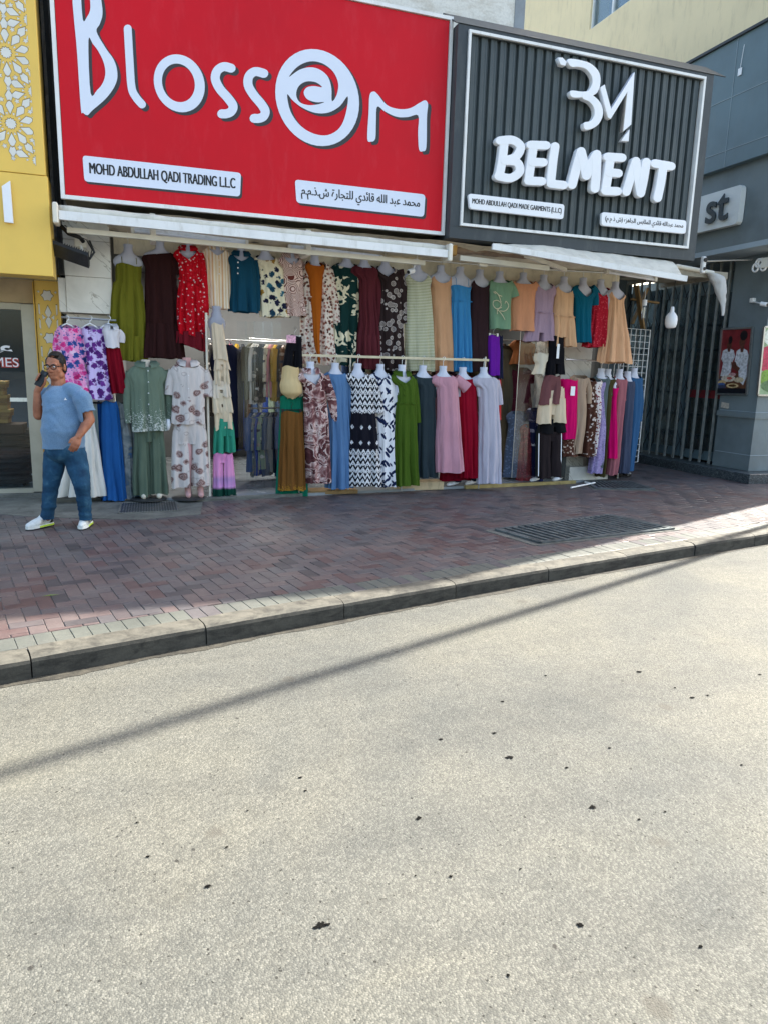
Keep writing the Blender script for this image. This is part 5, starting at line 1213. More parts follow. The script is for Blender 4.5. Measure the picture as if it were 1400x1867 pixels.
garment('trousers', 'grey and blue tie dye trousers beside the denim blue pair', 'trousers', 8.88, TD, [(734, 212, 226), (800, 218, 240), (910, 226, 246)], None, top='tube', dep=0, dmax=.06, fold=dict(k=4, a=.01, z=-.1))
garment('trousers', 'pale grey blue tie dye trousers next to the sage mannequin', 'trousers', 8.93, bands([(0, (128, 136, 136)), (.6, (120, 132, 138)), (.72, (74, 116, 160)), (.8, (132, 152, 170)), (1, (80, 110, 146))], 0.0, -1.1, 'dip_dye'), [(736, 222, 238), (800, 228, 250), (908, 240, 262)], None, top='tube', dep=0, dmax=.06, fold=dict(k=4, a=.01, z=-.1))

# ------------------------------------------------------------------ two full mannequins
def mannequin(label, cx, feet, neckp, Y, skin, hs):
    m = thing('mannequin', label, 'mannequin', (U(cx, 905, Y).x, Y, .03)); bx = wloc(m)
    mb = MB().lathe((bx.x, Y, .03), [(.21, 0), (.21, .008), (.19, .014)], 28); mb.build('base_disc', M_DARKMETAL, m)
    mb = MB().tube([(bx.x+.02, Y+.06, .04), (bx.x+.02, Y+.06, .9)], .012, 8); mb.build('stand_pole', M_STEEL, m)
    for fx in feet:
        p = U(fx, 890, Y); x_ = p.x
        mb = MB().tube([(x_, Y-.10, .065), (x_, Y-.06, .075), (x_, Y-.01, .085), (x_, Y+.02, .12), (x_, Y+.02, .3), (x_+.01, Y+.02, .7)], [.022, .034, .036, .036, .045, .07], 12); mb.build('leg', skin, m, smooth=True)
    a = U(*neckp, Y); b = MB().tube([(a.x, Y, a.z-.35), (a.x, Y, a.z-.05), (a.x, Y, a.z), (a.x, Y, a.z+.075), (a.x, Y, a.z+.08)], [.05, .06, .055, .05, .03], 16); b.build('torso', skin, m, smooth=50)
    return m
M_SKINF = plain((214, 168, 164), .5, 0, 'mannequin_flesh'); M_CREAMF = plain((222, 214, 196), .5, 0, 'mannequin_cream')
mannequin('cream mannequin wearing the sage green blouse and wide trousers', 272, (262, 290), (266, 668), 8.80, M_CREAMF, 40)
SG = (104, 120, 104)
garment('blouse', 'sage green long sleeved blouse with white floral hem on a mannequin', 'blouse', 8.80, hemlace(SG, (206, 210, 204), -.80, -.36, 62), [(700, 236, 298), (740, 238, 300), (785, 240, 304)], (268, 662, 38), top='crew', dep=.03, collar=True, fold=dict(k=7, a=.012, z=-.3),
        sleeves=[[(300, 675, 9), (307, 720, 8), (308, 755, 6), (306, 765, 6)], [(238, 676, 9), (231, 720, 8), (232, 770, 6)]], extra=[('placket', 268, 672, 770), ('buttons', 268, 676, 756, 5)])
hd = MB().tube([U(307, 764, 8.78), U(308, 774, 8.77), U(307, 784, 8.76)], [.02, .026, .012], 8)
hd.build('hand', M_WHITECLEAN, [o_ for o_ in bpy.context.scene.objects if o_.get('label', '').startswith('cream mannequin')][0], smooth=True)
garment('trousers', 'sage green wide leg trousers on a mannequin', 'trousers', 8.82, plain((98, 114, 98)), [(770, 246, 298), (800, 246, 300), (860, 244, 304), (901, 244, 306)], None, top='tube', dep=0, split=800, fold=dict(k=10, a=.014, z=-.05))
PZ = paisley((206, 198, 194), [(110, 84, 80), (164, 140, 136), (150, 136, 132)], 8.5)
mannequin('flesh pink mannequin wearing the paisley pyjama set', 346, (343, 366), (341, 664), 8.78, M_SKINF, 36)
garment('pyjama_shirt', 'off white pyjama shirt with grey brown paisley print on a mannequin', 'shirt', 8.78, PZ, [(700, 316, 374), (740, 315, 374), (772, 314, 374)], (343, 660, 34), top='crew', dep=.05, collar=True, fold=dict(k=6, a=.009, z=-.3), sleeves=[[(372, 674, 9), (379, 700, 11), (380, 722, 12)], [(316, 674, 8), (311, 700, 9), (310, 720, 9)]], extra=[('placket', 344, 678, 768), ('buttons', 344, 684, 756, 4)])
garment('pyjama_trousers', 'off white paisley pyjama trousers on a mannequin', 'trousers', 8.80, PZ, [(768, 318, 374), (800, 314, 378), (886, 313, 381)], None, top='tube', dep=0, split=804, fold=dict(k=8, a=.010, z=-.05))

# ------------------------------------------------------------------ bloomers clipped in a column beside the door
st = thing('display_stand', 'thin white display pole carrying the column of bloomers', 'stand', (U(383, 900, 8.78).x, 8.80, .03))
a = U(383, 905, 8.80); b = U(379, 570, 8.80); MB().tube([(a.x, 8.8, .04), (a.x, 8.8, b.z)], .014, 8).build('pole', M_YELLOWED, st); MB().bbox((a.x-.02, 8.79, .005), (a.x+.17, 8.83, .04), .005).build('foot', M_DARKMETAL, st)
tops = [((226, 206, 178), 590, 655, (386, 407), (391, 417), 'long plain beige leggings at the top of the bloomers column', 'leggings', None),
        ((224, 204, 176), 652, 674, (392, 415), (391, 419), 'short beige bloomers under the long beige leggings', 'bloomers', 660),
        ((228, 210, 182), 668, 700, (391, 417), (391, 420), 'cream lace edged bloomers, third in the column from the top', 'bloomers', 682),
        ((230, 216, 196), 694, 724, (388, 418), (387, 422), 'cream dark trimmed bloomers in the middle of the column', 'bloomers', 706),
        ((228, 212, 184), 716, 752, (386, 420), (389, 426), 'cream lace hem bloomers just above the calf length pair', 'bloomers', 732),
        ((224, 206, 176), 742, 782, (390, 422), (392, 426), 'calf length cream bloomers above the green pair', 'bloomers', 764)]
for k, (c, y0, y1, t_, b_, lb, ct, spl) in enumerate(tops):
    garment('bloomers' if ct == 'bloomers' else 'leggings', lb, ct, 8.80-.012*(6-k), plain(c), [(y0, *t_), ((y0+y1)/2, (t_[0]+b_[0])/2, (t_[1]+b_[1])/2), (y1, *b_)], None, top='tube', dep=0, dmax=.05, split=spl, fold=dict(k=6, a=.008, z=-.01), rag=.008, nu=44, nv=18)
garment('bloomers', 'emerald green bloomers clipped in the column beside the door', 'bloomers', 8.80, plain((56, 150, 124)), [(764, 394, 424), (790, 391, 428), (825, 390, 430)], None, top='tube', dep=0, dmax=.06, split=790, fold=dict(k=8, a=.011, z=-.02), extra=[])
garment('bloomers', 'pink bloomers with lilac lace and dark green hem at the bottom of the column', 'bloomers', 8.81, bands([(0, (216, 140, 190)), (.5, (220, 150, 196)), (.6, (178, 140, 190)), (.78, (208, 150, 206)), (.84, (16, 64, 52)), (1, (14, 56, 46))], 0.0, -.53, 'banded_bloomer'), [(826, 390, 424), (860, 389, 427), (904, 388, 430)], None, top='tube', dep=0, dmax=.06, split=838, fold=dict(k=8, a=.008, z=-.02))
bust('grey torso form above the column of bloomers', (395, 573, 17), 8.86, None, M_FORM2, hook=False, group='torso forms of the upper row')

# ------------------------------------------------------------------ right of the door: shorts, shapewear, skirts
clip_hanger('clear clip hanger with pink tag on the black shorts', 538, 612, 12, 8.78, M_STEEL)
garment('shorts', 'black shorts with a pink tag hanging right of the shop door', 'shorts', 8.78, plain((20, 20, 26)), [(612, 527, 550), (640, 520, 551), (672, 516, 552)], None, top='tube', dep=0, dmax=.06, split=636, fold=dict(k=6, a=.008, z=-.02))
tgm = MB(); p = U(531, 617, 8.70); tgm.box((p.x-.055, 8.70, p.z-.05), (p.x+.06, 8.703, p.z+.04)); tag(tgm.build('price_tag', paint('pink_tag', (226, 170, 190), .5, .3, 40), origin=p), 'pink and white cardboard tag on the black shorts by the door', 'tag')
sw = garment('shapewear', 'beige shapewear brief displayed back to front below the black shorts', 'shapewear', 8.78, plain((222, 196, 146), .6), [(668, 515, 545), (690, 514, 547), (704, 511, 551), (714, 512, 551), (726, 525, 539)], None, top='tube', dep=0, dmax=.13, depth=.8, fold=dict(k=2, a=.002), nv=24)
garment('skirt', 'emerald green long skirt hanging behind the brown lace hem skirt', 'skirt', 8.86, plain((20, 118, 92)), [(722, 512, 554), (760, 511, 556), (903, 506, 562)], None, top='tube', dep=0, dmax=.06, fold=dict(k=8, a=.012, z=-.05))
garment('skirt', 'ochre brown long skirt with mustard lace hem right of the door', 'skirt', 8.79, hemlace((112, 74, 34), (176, 130, 44), -1.0, -.84, 70), [(750, 514, 552), (770, 513, 553), (820, 512, 555), (893, 509, 557)], None, top='tube', dep=0, dmax=.08, fold=dict(k=9, a=.013, z=-.03))
clip_hanger('black clip hanger holding the ochre brown skirt', 532, 747, 20, 8.78)
rp = MB().tube([(U(546, 900, 8.84).x, 8.84, .01), (U(546, 900, 8.84).x, 8.84, 1.9)], .012, 8); tag(rp.build('rail_post', M_STEEL, origin=U(546, 900, 8.84)), 'steel post carrying the skirts right of the door', 'post')

# ------------------------------------------------------------------ long rail with dresses
ra = U(548, 647, 8.78); rb_ = U(890, 656.5, 8.86)
rail = thing('clothes_rail', 'long pale horizontal rail holding the lower row of dresses', 'rail', tuple(ra))
MB().beam(ra, rb_, .03, .03).build('bar', paint('rail_metal', (196, 188, 166), .35, .1, 6, .5), rail)
for px in (640, 740, 886):
    p = U(px, 650, 8.86); MB().tube([(p.x, 8.88, .02), (p.x, 8.88, p.z)], .011, 8).build('post', M_STEEL, rail)
def low(name, label, Y, mat, neck, rows, short, **kw):
    g = garment(name, label, 'dress', Y, mat, rows, neck, **kw)
    f = (neck[0]-548)/342; bust('white hanging bust inside the '+short, (neck[0]-1, neck[1]-1, neck[2]), Y, ra.z+(rb_.z-ra.z)*f, M_FORMW, scale=.8, group='hanging busts on the long rail')
    return g
MAR = swirl([(0, (84, 48, 50)), (.35, (128, 84, 84)), (.62, (196, 166, 160)), (.72, (232, 214, 206)), (.78, (92, 50, 52)), (1, (84, 48, 50))], 6.5, 1.6)
low('dress', 'maroon and cream marble print long sleeved dress at the left of the long rail', 8.77, MAR, (567, 674, 28), [(700, 551, 592), (724, 554, 593), (730, 553, 595), (800, 556, 600), (880, 560, 602)], 'maroon marble print dress', top='v', dep=.17, collar=True, fold=dict(k=9, a=.014, z=-.35), sleeves=[[(592, 686, 9), (604, 720, 9), (611, 748, 9), (613, 768, 8)]], extra=[('belt', 727, .02, None)])
low('dress', 'plain cornflower blue pleated long sleeved dress', 8.86, plain((96, 134, 178)), (612, 676, 26), [(705, 598, 634), (730, 599, 634), (800, 598, 638), (889, 596, 642)], 'cornflower blue dress', top='crew', dep=.03, fold=dict(k=11, a=.013, z=-.2), sleeves=[[(632, 688, 7), (640, 740, 7), (643, 780, 6)]])
low('dress', 'black and white tribal print dress with wide hem', 8.80, ethnic(), (653, 677, 25), [(705, 641, 678), (740, 641, 682), (800, 641, 688), (884, 640, 697)], 'black and white tribal dress', top='v', dep=.08, fold=dict(k=9, a=.012, z=-.35), sleeves=[[(676, 690, 8), (686, 725, 9), (690, 752, 9)]])
low('dress', 'white dress with navy leaf sprig print', 8.86, leaves((232, 232, 236), (26, 38, 74), 19, ratio=.36, r=.34), (694, 678, 26), [(705, 684, 718), (740, 684, 718), (800, 686, 720), (886, 688, 722)], 'navy leaf print dress', top='v', dep=.07, fold=dict(k=8, a=.011, z=-.35), sleeves=[[(714, 690, 7), (720, 740, 7), (722, 785, 7)]])
low('dress', 'plain leaf green belted shirt dress', 8.82, plain((74, 100, 30)), (733, 679, 25), [(705, 722, 757), (733, 724, 757), (738, 722, 758), (800, 720, 760), (884, 719, 764)], 'leaf green shirt dress', top='v', dep=.12, collar=True, fold=dict(k=10, a=.014, z=-.35), sleeves=[[(754, 690, 6), (760, 740, 6), (763, 770, 5)]], extra=[('belt', 734, .018, None), ('buttons', 732, 700, 720, 3, plain((60, 84, 26)))])
low('dress', 'plain dark slate long dress between the green and pink dresses', 8.88, plain((48, 60, 66)), (771, 680, 26), [(705, 758, 793), (740, 758, 793), (800, 758, 795), (870, 757, 798)], 'dark slate dress', top='crew', dep=.05, fold=dict(k=8, a=.011, z=-.35), sleeves=[[(791, 692, 7), (797, 712, 7), (798, 724, 7)]])
low('dress', 'soft pink short sleeved long dress on the long rail', 8.83, plain((206, 152, 166)), (808, 681, 27), [(706, 795, 832), (740, 796, 834), (800, 793, 838), (860, 792, 841)], 'soft pink dress', top='crew', dep=.03, fold=dict(k=7, a=.011, z=-.35), sleeves=[[(829, 690, 8), (841, 700, 9), (849, 708, 10)]])
low('dress', 'plain crimson short sleeved dress on the long rail', 8.90, plain((148, 8, 38)), (844, 683, 26), [(706, 834, 867), (740, 834, 868), (800, 836, 870), (871, 836, 869)], 'crimson dress', top='crew', dep=.05, fold=dict(k=9, a=.013, z=-.35), sleeves=[[(864, 692, 8), (872, 704, 9), (876, 713, 9)]])
low('dress', 'plain pale lavender grey maxi dress at the right end of the long rail', 8.86, plain((196, 192, 206)), (882, 683, 27), [(708, 871, 905), (740, 872, 906), (800, 870, 908), (880, 867, 906)], 'pale lavender dress', top='crew', dep=.03, fold=dict(k=8, a=.012, z=-.35), sleeves=[[(902, 694, 6), (907, 720, 6), (909, 738, 5)]])
garment('dress', 'deep crimson dress tail hanging lower behind the soft pink dress', 'dress', 9.0, plain((120, 6, 30)), [(830, 806, 850), (876, 803, 856)], None, top='tube', dep=0, dmax=.05, fold=dict(k=6, a=.012, z=-.02), nv=12)

# ------------------------------------------------------------------ right opening
garment('shorts', 'bright purple shorts hanging beside the right opening', 'shorts', 8.98, plain((110, 30, 160)), [(612, 888, 910), (650, 887, 911), (684, 886, 910)], None, top='tube', dep=0, dmax=.07, fold=dict(k=5, a=.009, z=-.05))
clip_hanger('steel clip hanger with the purple shorts', 899, 609, 9, 8.98, M_STEEL)
garment('trousers', 'navy trousers just behind the purple shorts', 'trousers', 9.06, plain((34, 38, 66)), [(612, 906, 916), (690, 906, 916)], None, top='tube', dep=0, dmax=.05, fold=dict(k=4, a=.006, z=-.05), nv=14)
garment('leggings', 'narrow coral red leggings beside the lavender maxi dress', 'leggings', 8.98, plain((204, 60, 62)), [(692, 908, 913), (765, 906, 913)], None, top='tube', dep=0, dmax=.04, fold=dict(k=3, a=.004), nv=14)
IN = [('top', 'rust brown blouse hanging inside the right glass display', 'blouse', 9.7, (150, 92, 54), (950, 618, 20), [(640, 936, 966), (664, 930, 970)], {}),
      ('dress', 'dark burgundy dotted dress inside the right glass display', 'dress', 9.85, (84, 30, 46), (947, 668, 22), [(700, 930, 964), (760, 924, 968)], {}),
      ('dress', 'blue grey lace dress on a form inside the right glass display', 'dress', 9.6, (92, 106, 130), (944, 748, 22), [(775, 926, 962), (810, 922, 966), (868, 916, 970)], {}),
      ('dress', 'dusty red lace dress standing low in the right glass display', 'dress', 9.45, (140, 62, 66), (966, 772, 18), [(800, 950, 978), (840, 944, 972), (884, 940, 968)], {}),
      ('dress', 'navy dress with white star flowers beside the cream shorts', 'dress', 9.35, (38, 44, 84), (974, 742, 16), [(770, 966, 984), (830, 966, 984), (880, 966, 984)], {}),
      ('dress', 'dark olive grey dress hanging deep inside the right opening', 'dress', 9.9, (96, 90, 74), (925, 628, 18), [(660, 914, 938), (740, 912, 938), (860, 912, 940)], {})]
for nm, lb, ct, Y, c, nk, rows, kw in IN:
    mt = plain(c)
    if 'dotted' in lb: mt = floral(c, [(190, 160, 160)], 34, .10, .14, .1)
    if 'star' in lb: mt = floral(c, [(210, 206, 220), (60, 70, 120), (190, 186, 210)], 12, .3, .36, .9)
    if 'lace' in lb: mt = floral(c, [tuple(min(255, int(v*1.35)) for v in c)], 30, .3, .4, .8)
    garment(nm, lb, ct, Y, mt, rows, nk, top='crew', dep=.06, fold=dict(k=7, a=.014, z=-.2), nu=44, nv=24, sleeves=[[(nk[0]+nk[2]-2, nk[1]+10, 5), (nk[0]+nk[2]+2, nk[1]+30, 5)]])
garment('camisole', 'cream bra camisole with thin straps at the right opening', 'camisole', 9.02, plain((224, 216, 196)), [(646, 975, 997), (656, 974, 996), (664, 977, 992), (682, 971, 989)], (986, 628, 12), top='tube', dep=.125, straps=.004, fold=dict(k=3, a=.004), nu=40, nv=20)
garment('shorts', 'black biker shorts with a white tag above the mauve shorts', 'shorts', 8.98, plain((18, 18, 24)), [(614, 1001, 1026), (640, 1000, 1027), (683, 995, 1027)], None, top='tube', dep=0, dmax=.07, split=660, fold=dict(k=4, a=.006))
clip_hanger('steel clip hanger with the black biker shorts', 1014, 610, 12, 8.98, M_STEEL)
p = U(1017, 640, 8.89); tgm = MB().box((p.x-.02, 8.89, p.z-.10), (p.x+.02, 8.893, p.z+.10)); tag(tgm.build('price_tag', M_WHITECLEAN, origin=p), 'long white paper tag on the black biker shorts', 'tag')
garment('shorts', 'mauve brown shorts clipped below the black biker shorts', 'shorts', 8.95, plain((118, 76, 78)), [(685, 993, 1021), (710, 987, 1021), (737, 982, 1019)], None, top='tube', dep=0, dmax=.06, split=708, fold=dict(k=4, a=.006))
garment('shorts', 'cream shorts with black trim below the mauve shorts', 'shorts', 8.97, plain((228, 208, 178)), [(706, 1022, 1028), (712, 988, 1028), (740, 982, 1029), (771, 978, 1030)], None, top='tube', dep=0, dmax=.06, split=752, fold=dict(k=4, a=.006))
garment('shorts', 'black running shorts with pale edge below the cream shorts', 'shorts', 8.99, plain((22, 22, 26)), [(764, 988, 1026), (778, 986, 1029), (789, 985, 1031)], None, top='tube', dep=0, dmax=.06, split=774, fold=dict(k=4, a=.006), nv=12)
garment('trousers', 'dark brown track trousers with white side stripe at the right opening', 'trousers', 9.0, plain((44, 36, 38)), [(786, 984, 1022), (820, 982, 1022), (870, 981, 1021)], None, top='tube', dep=0, dmax=.07, split=800, fold=dict(k=4, a=.008))
for px in (981, 1022):
    a, b = U(px+1, 790, 8.93), U(px, 868, 8.93); o_ = MB().beam(a, b, .004, .012).build('side_stripe', M_WHITECLEAN, [o_ for o_ in bpy.context.scene.objects if o_.get('label', '').startswith('dark brown track')][0])

# ------------------------------------------------------------------ right rail seen from the end
ra2 = U(1030, 655, 9.0); rb2 = U(1152, 661, 9.42)
r2 = thing('clothes_rail', 'short steel rail at the right end of the shop front', 'rail', tuple(ra2)); MB().tube([ra2, rb2], .013, 8).build('bar', M_STEEL, r2)
MB().tube([(rb2.x-.05, 9.45, .02), (rb2.x-.05, 9.45, rb2.z)], .013, 8).build('post', M_STEEL, r2)
RR = [('trousers', 'hot pink trousers with white tag on the right rail', 'trousers', 9.0, plain((214, 8, 104)), None, [(692, 1022, 1051), (740, 1024, 1050), (800, 1023, 1046)], []),
      ('skirt', 'brown damask print skirt hem showing below the hot pink trousers', 'skirt', 9.03, floral((74, 44, 34), [(206, 180, 160), (120, 84, 70), (216, 196, 180)], 24, .25, .4, .9), None, [(790, 1022, 1046), (832, 1022, 1050)], []),
      ('tee_dress', 'taupe beige tee shirt dress on the right rail', 'dress', 9.05, plain((176, 152, 130)), (1056, 682, 16), [(705, 1044, 1066), (760, 1045, 1066), (826, 1040, 1058)], [[(1068, 690, 5), (1073, 710, 5), (1073, 735, 4)]]),
      ('dress', 'chocolate brown dress with white bandana print on the right rail', 'dress', 9.10, floral((70, 42, 32), [(214, 196, 184), (92, 60, 48), (226, 214, 206)], 20, .28, .4, .9), (1072, 687, 14), [(710, 1062, 1082), (760, 1062, 1086), (832, 1056, 1078)], [[(1080, 700, 5), (1086, 740, 5), (1086, 780, 6)]]),
      ('dress', 'white dress with dark red geometric print on the right rail', 'dress', 9.15, leaves((222, 212, 208), (124, 36, 48), 30, ratio=.9), (1082, 688, 14), [(710, 1072, 1092), (760, 1072, 1092), (830, 1068, 1080)], [[(1090, 700, 5), (1094, 730, 5)]]),
      ('dress', 'lilac speckled dress on the right rail', 'dress', 9.19, floral((150, 136, 180), [(120, 104, 156), (176, 166, 204)], 40, .3, .45), (1090, 690, 12), [(720, 1084, 1096), (790, 1080, 1098), (862, 1070, 1090)], []),
      ('tee_dress', 'grey green short sleeved dress on the right rail', 'dress', 9.22, plain((92, 104, 106)), (1095, 683, 15), [(705, 1086, 1106), (760, 1086, 1102), (850, 1084, 1098)], [[(1106, 692, 5), (1110, 720, 5)]]),
      ('tee_dress', 'dark olive short sleeved dress on the right rail', 'dress', 9.26, plain((74, 68, 38)), (1107, 684, 14), [(705, 1098, 1114), (760, 1096, 1110), (868, 1090, 1100)], [[(1112, 694, 5), (1114, 722, 4)]]),
      ('dress', 'hot pink strap dress between the olive and dusty pink dresses', 'dress', 9.30, plain((220, 8, 108)), (1117, 700, 8), [(725, 1110, 1120), (780, 1106, 1120), (835, 1104, 1119)], []),
      ('tee_dress', 'dusty pink short sleeved long dress on the right rail', 'dress', 9.33, plain((168, 104, 112)), (1128, 684, 15), [(705, 1118, 1140), (760, 1116, 1134), (865, 1106, 1122)], [[(1137, 692, 5), (1141, 712, 5), (1141, 730, 5)]]),
      ('tee_dress', 'slate blue short sleeved long dress on the right rail', 'dress', 9.37, plain((72, 80, 102)), (1143, 688, 15), [(710, 1134, 1156), (760, 1132, 1150), (862, 1124, 1140)], [[(1151, 696, 5), (1155, 716, 5), (1155, 736, 5)]]),
      ('dress', 'steel blue long sleeved dress at the outer end of the right rail', 'dress', 9.41, plain((54, 96, 138)), (1155, 682, 15), [(705, 1147, 1169), (760, 1145, 1166), (857, 1138, 1152)], [[(1165, 692, 5), (1169, 730, 5), (1167, 768, 4)]])]
for nm, lb, ct, Y, mt, nk, rows, sl_ in RR:
    garment(nm, lb, ct, Y, mt, rows, nk, top='crew' if nk else 'tube', dep=.05 if nk else 0, dmax=.09, fold=dict(k=6, a=.010, z=-.25), sleeves=sl_, nu=44, nv=26)
    if nk and nk[0] > 1092:
        bust('white hanging bust inside the '+lb.split(' on the')[0].split(' between')[0].split(' at the')[0], nk, Y, ra2.z+(rb2.z-ra2.z)*.8-.02, M_FORMW, group='hanging busts on the right rail', low=.2, scale=.8)
p = U(1044, 712, 8.9); tgm = MB().box((p.x-.035, 8.9, p.z-.07), (p.x+.035, 8.903, p.z+.06)); tag(tgm.build('price_tag', M_WHITECLEAN, origin=p), 'white paper tag on the hot pink trousers', 'tag')
sh = MB(); p = UZ(1120, 868, .02)
for k, (dx, dy) in enumerate(((0, 0), (.22, .05))):
    sh.tube([(p.x+dx, p.y+dy-.13, .05), (p.x+dx+.03, p.y+dy, .065), (p.x+dx+.06, p.y+dy+.1, .06)], [.05, .075, .05], 10, True, .7)
tag(sh.build('cloth_bundle', floral((60, 56, 54), [(180, 176, 170), (40, 38, 38)], 9, .3, .4, 1.0), origin=(p.x, p.y, .01), smooth=True), 'crumpled black and white cloth bundle on the floor under the right rail', 'bundle')

# ------------------------------------------------------------------ racks inside the shop
def shirt_on_rail(label, x, y, z, L, mat, rot, group):
    t = thing('hanging_shirt', label, 'shirt', (x, y, z), group)
    f_ = hermite([(0, 0, .05, .02), (-.03, 0, .14, .03), (-.08, 0, .2, .035), (-.3, 0, .2, .04), (-L, 0, .19, .045)])
    SEED[0] += 1
    vv, ff = tubemesh(f_, lambda th: 0, -L, dict(k=6, a=.012, z=-.1), SEED[0], 28, 12, .006); local_mesh('body', vv, ff, mat, t)
    for s_ in (-1, 1):
        mb = MB().tube([(s_*.18, 0, -.07), (s_*.23, 0, -.2), (s_*.22, 0, -min(L*.75, .5))], [.055, .05, .04], 9, False); local_mesh('sleeve', [Vector(v) for v in mb.v], mb.f, mat, t)
    t.rotation_euler.z = rot
def rack(x0, x1, y0, y1, z, n, cols, L, where, rot):
    o_ = MB().tube([(x0, y0, z+.06), (x1, y1, z+.06)], .012, 8).build('inner_rail', M_STEEL, origin=((x0+x1)/2, (y0+y1)/2, z)); tag(o_, 'steel rail holding the '+where, 'rail')
    for k in range(n):
        f = (k+.5)/n; cn, c = cols[k % len(cols)]
        mt = RM.get(cn) or RM.setdefault(cn, plain(c) if 'print' not in cn else floral(c, [(200, 196, 190), (60, 60, 70), (150, 140, 130)], 14, .3, .4, .8))
        shirt_on_rail('%s garment, %s from the left of the %s' % (cn, ORD[k], where), x0+(x1-x0)*f, y0+(y1-y0)*f, z, L*random.uniform(.9, 1.1), mt, rot+random.uniform(-.15, .15), 'garments of the '+where)
RM = {}
ORD = 'first second third fourth fifth sixth seventh eighth ninth tenth eleventh twelfth thirteenth fourteenth'.split()
CA = [('olive grey', (92, 90, 76)), ('off white', (208, 206, 198)), ('dark print', (48, 46, 44)), ('black', (26, 26, 30)), ('cream print', (190, 182, 160)), ('rose pink', (190, 130, 138)), ('mustard', (176, 140, 50)), ('charcoal', (54, 56, 62)), ('brown print', (92, 70, 56))]
CB = [('steel blue', (70, 96, 140)), ('grey print', (120, 126, 124)), ('royal blue', (36, 70, 150)), ('pale green print', (130, 146, 126)), ('denim blue', (62, 84, 112)), ('mid grey', (120, 124, 126)), ('navy', (30, 36, 62))]
rack(1.44, 2.3, 9.85, 10.25, 1.93, 14, CA, .78, 'upper row right of the door', 1.15)
rack(1.44, 2.3, 9.85, 10.25, 1.0, 14, CB, .85, 'lower row right of the door', 1.15)
rack(1.16, 1.5, 9.7, 12.2, 1.9, 12, [('navy', (24, 30, 56)), ('black', (20, 20, 24)), ('royal blue', (30, 62, 140)), ('magenta pink', (190, 50, 130)), ('charcoal', (44, 46, 52)), ('off white', (200, 198, 190))], 1.35, 'rack left of the door', .35)
rack(1.15, 2.6, 12.4, 12.45, 2.0, 14, CA[2:]+CB, 1.3, 'rail along the back wall', 1.2)
rack(4.5, 5.9, 10.5, 10.5, 2.1, 13, [('dark brown', (66, 50, 42)), ('khaki', (104, 96, 72)), ('plum', (70, 40, 58)), ('grey print', (104, 104, 100)), ('sand', (150, 132, 100))], 1.1, 'rack behind the right opening', 1.0)
rack(4.5, 5.9, 10.4, 10.4, 1.0, 12, [('slate', (70, 80, 92)), ('moss', (80, 84, 60)), ('dark red', (96, 36, 40)), ('dark print', (60, 58, 56))], .8, 'low rack behind the right opening', 1.0)
rack(2.75, 4.3, 9.9, 9.9, 2.0, 13, CB+CA, 1.4, 'rack behind the long rail', 1.1)

# clear strip curtain in the doorway and acrylic sheet of the right display
for k, px in enumerate((432, 447, 463, 479, 494)):
    a = U(px, 585, 8.95+.05*(k % 2)); w = .125; vv = []; ff = []; n = 14
    for j in range(n+1):
        z = a.z-(a.z-.09)*j/n; s_ = .02*math.sin(j*.5+k)
        for i in range(4): vv.append((a.x+w*i/3, 8.95+.05*(k % 2)+s_+.012*math.sin(i*1.3), z))
    for j in range(n):
        for i in range(3): ff.append((4*j+i, 4*j+i+1, 4*j+i+5, 4*j+i+4))
    o_ = MB().add(vv, ff).build('curtain_strip', M_STRIP, origin=(a.x, 8.95, .09), smooth=True, fix=False)
    tag(o_, 'clear plastic curtain strip in the doorway, %s from the left' % ['first', 'second', 'third', 'fourth', 'fifth'][k], 'curtain', 'clear plastic strips of the shop door')
a = U(932, 880, 9.15); b = U(972, 640, 9.15)
ac = thing('acrylic_screen', 'clear acrylic screen of the right glass display', 'screen', (a.x, 9.15, .05))
MB().box((a.x, 9.15, .12), (a.x+.55, 9.156, 2.3)).build('sheet', M_CLEAR, ac)
MB().box((a.x-.004, 9.148, .12), (a.x-.0005, 9.16, 2.3)).build('edge', M_YELLOWED, ac)
# ------------------------------------------------------------------ awnings and fixtures above the clothes
aw = thing('rolled_awning', 'rolled white awning with front bar below the red sign', 'awning', (1.45, 8.3, 3.0))
M_CANVAS = paint('cream_canvas', (206, 202, 188), .8, .08, 5, dirt=(160, 152, 130, .5), bump=.3)
A0, A1 = Vector((-.68, 8.2, 3.055)), Vector((3.56, 8.2, 3.008))
MB().beam(A0, A1, .05, .085).build('front_bar', M_WHITE, aw)
n = 14; mb = MB(); vv = []
for i in range(41):
    f = i/40; c = A0.lerp(A1, f)+Vector((0, .09, .062)); r_ = .052+.003*math.sin(i*1.7)
    vv.append((c, r_))
mb.tube([v[0] for v in vv], [v[1] for v in vv], n); mb.build('canvas_roll', M_CANVAS, aw, smooth=True)
for p, s_ in ((A0, -1), (A1, 1)):
    x = p.x+s_*.03
    MB().bbox((x-.026, 8.15, p.z-.085), (x+.026, 8.36, p.z+.115), .012).build('end_cap', M_YELLOWED, aw)
MB().beam(A0+Vector((.05, .22, -.10)), A1+Vector((-.2, .22, -.09)), .05, .05).build('arm_rail', M_YELLOWED, aw)
for px in (0.9, 2.6):
    f = px/4.24; c = A0.lerp(A1, f); MB().bbox((c.x-.03, 8.40, c.z-.13), (c.x+.03, 8.7, c.z+.15), .006).build('bracket', M_YELLOWED, aw)
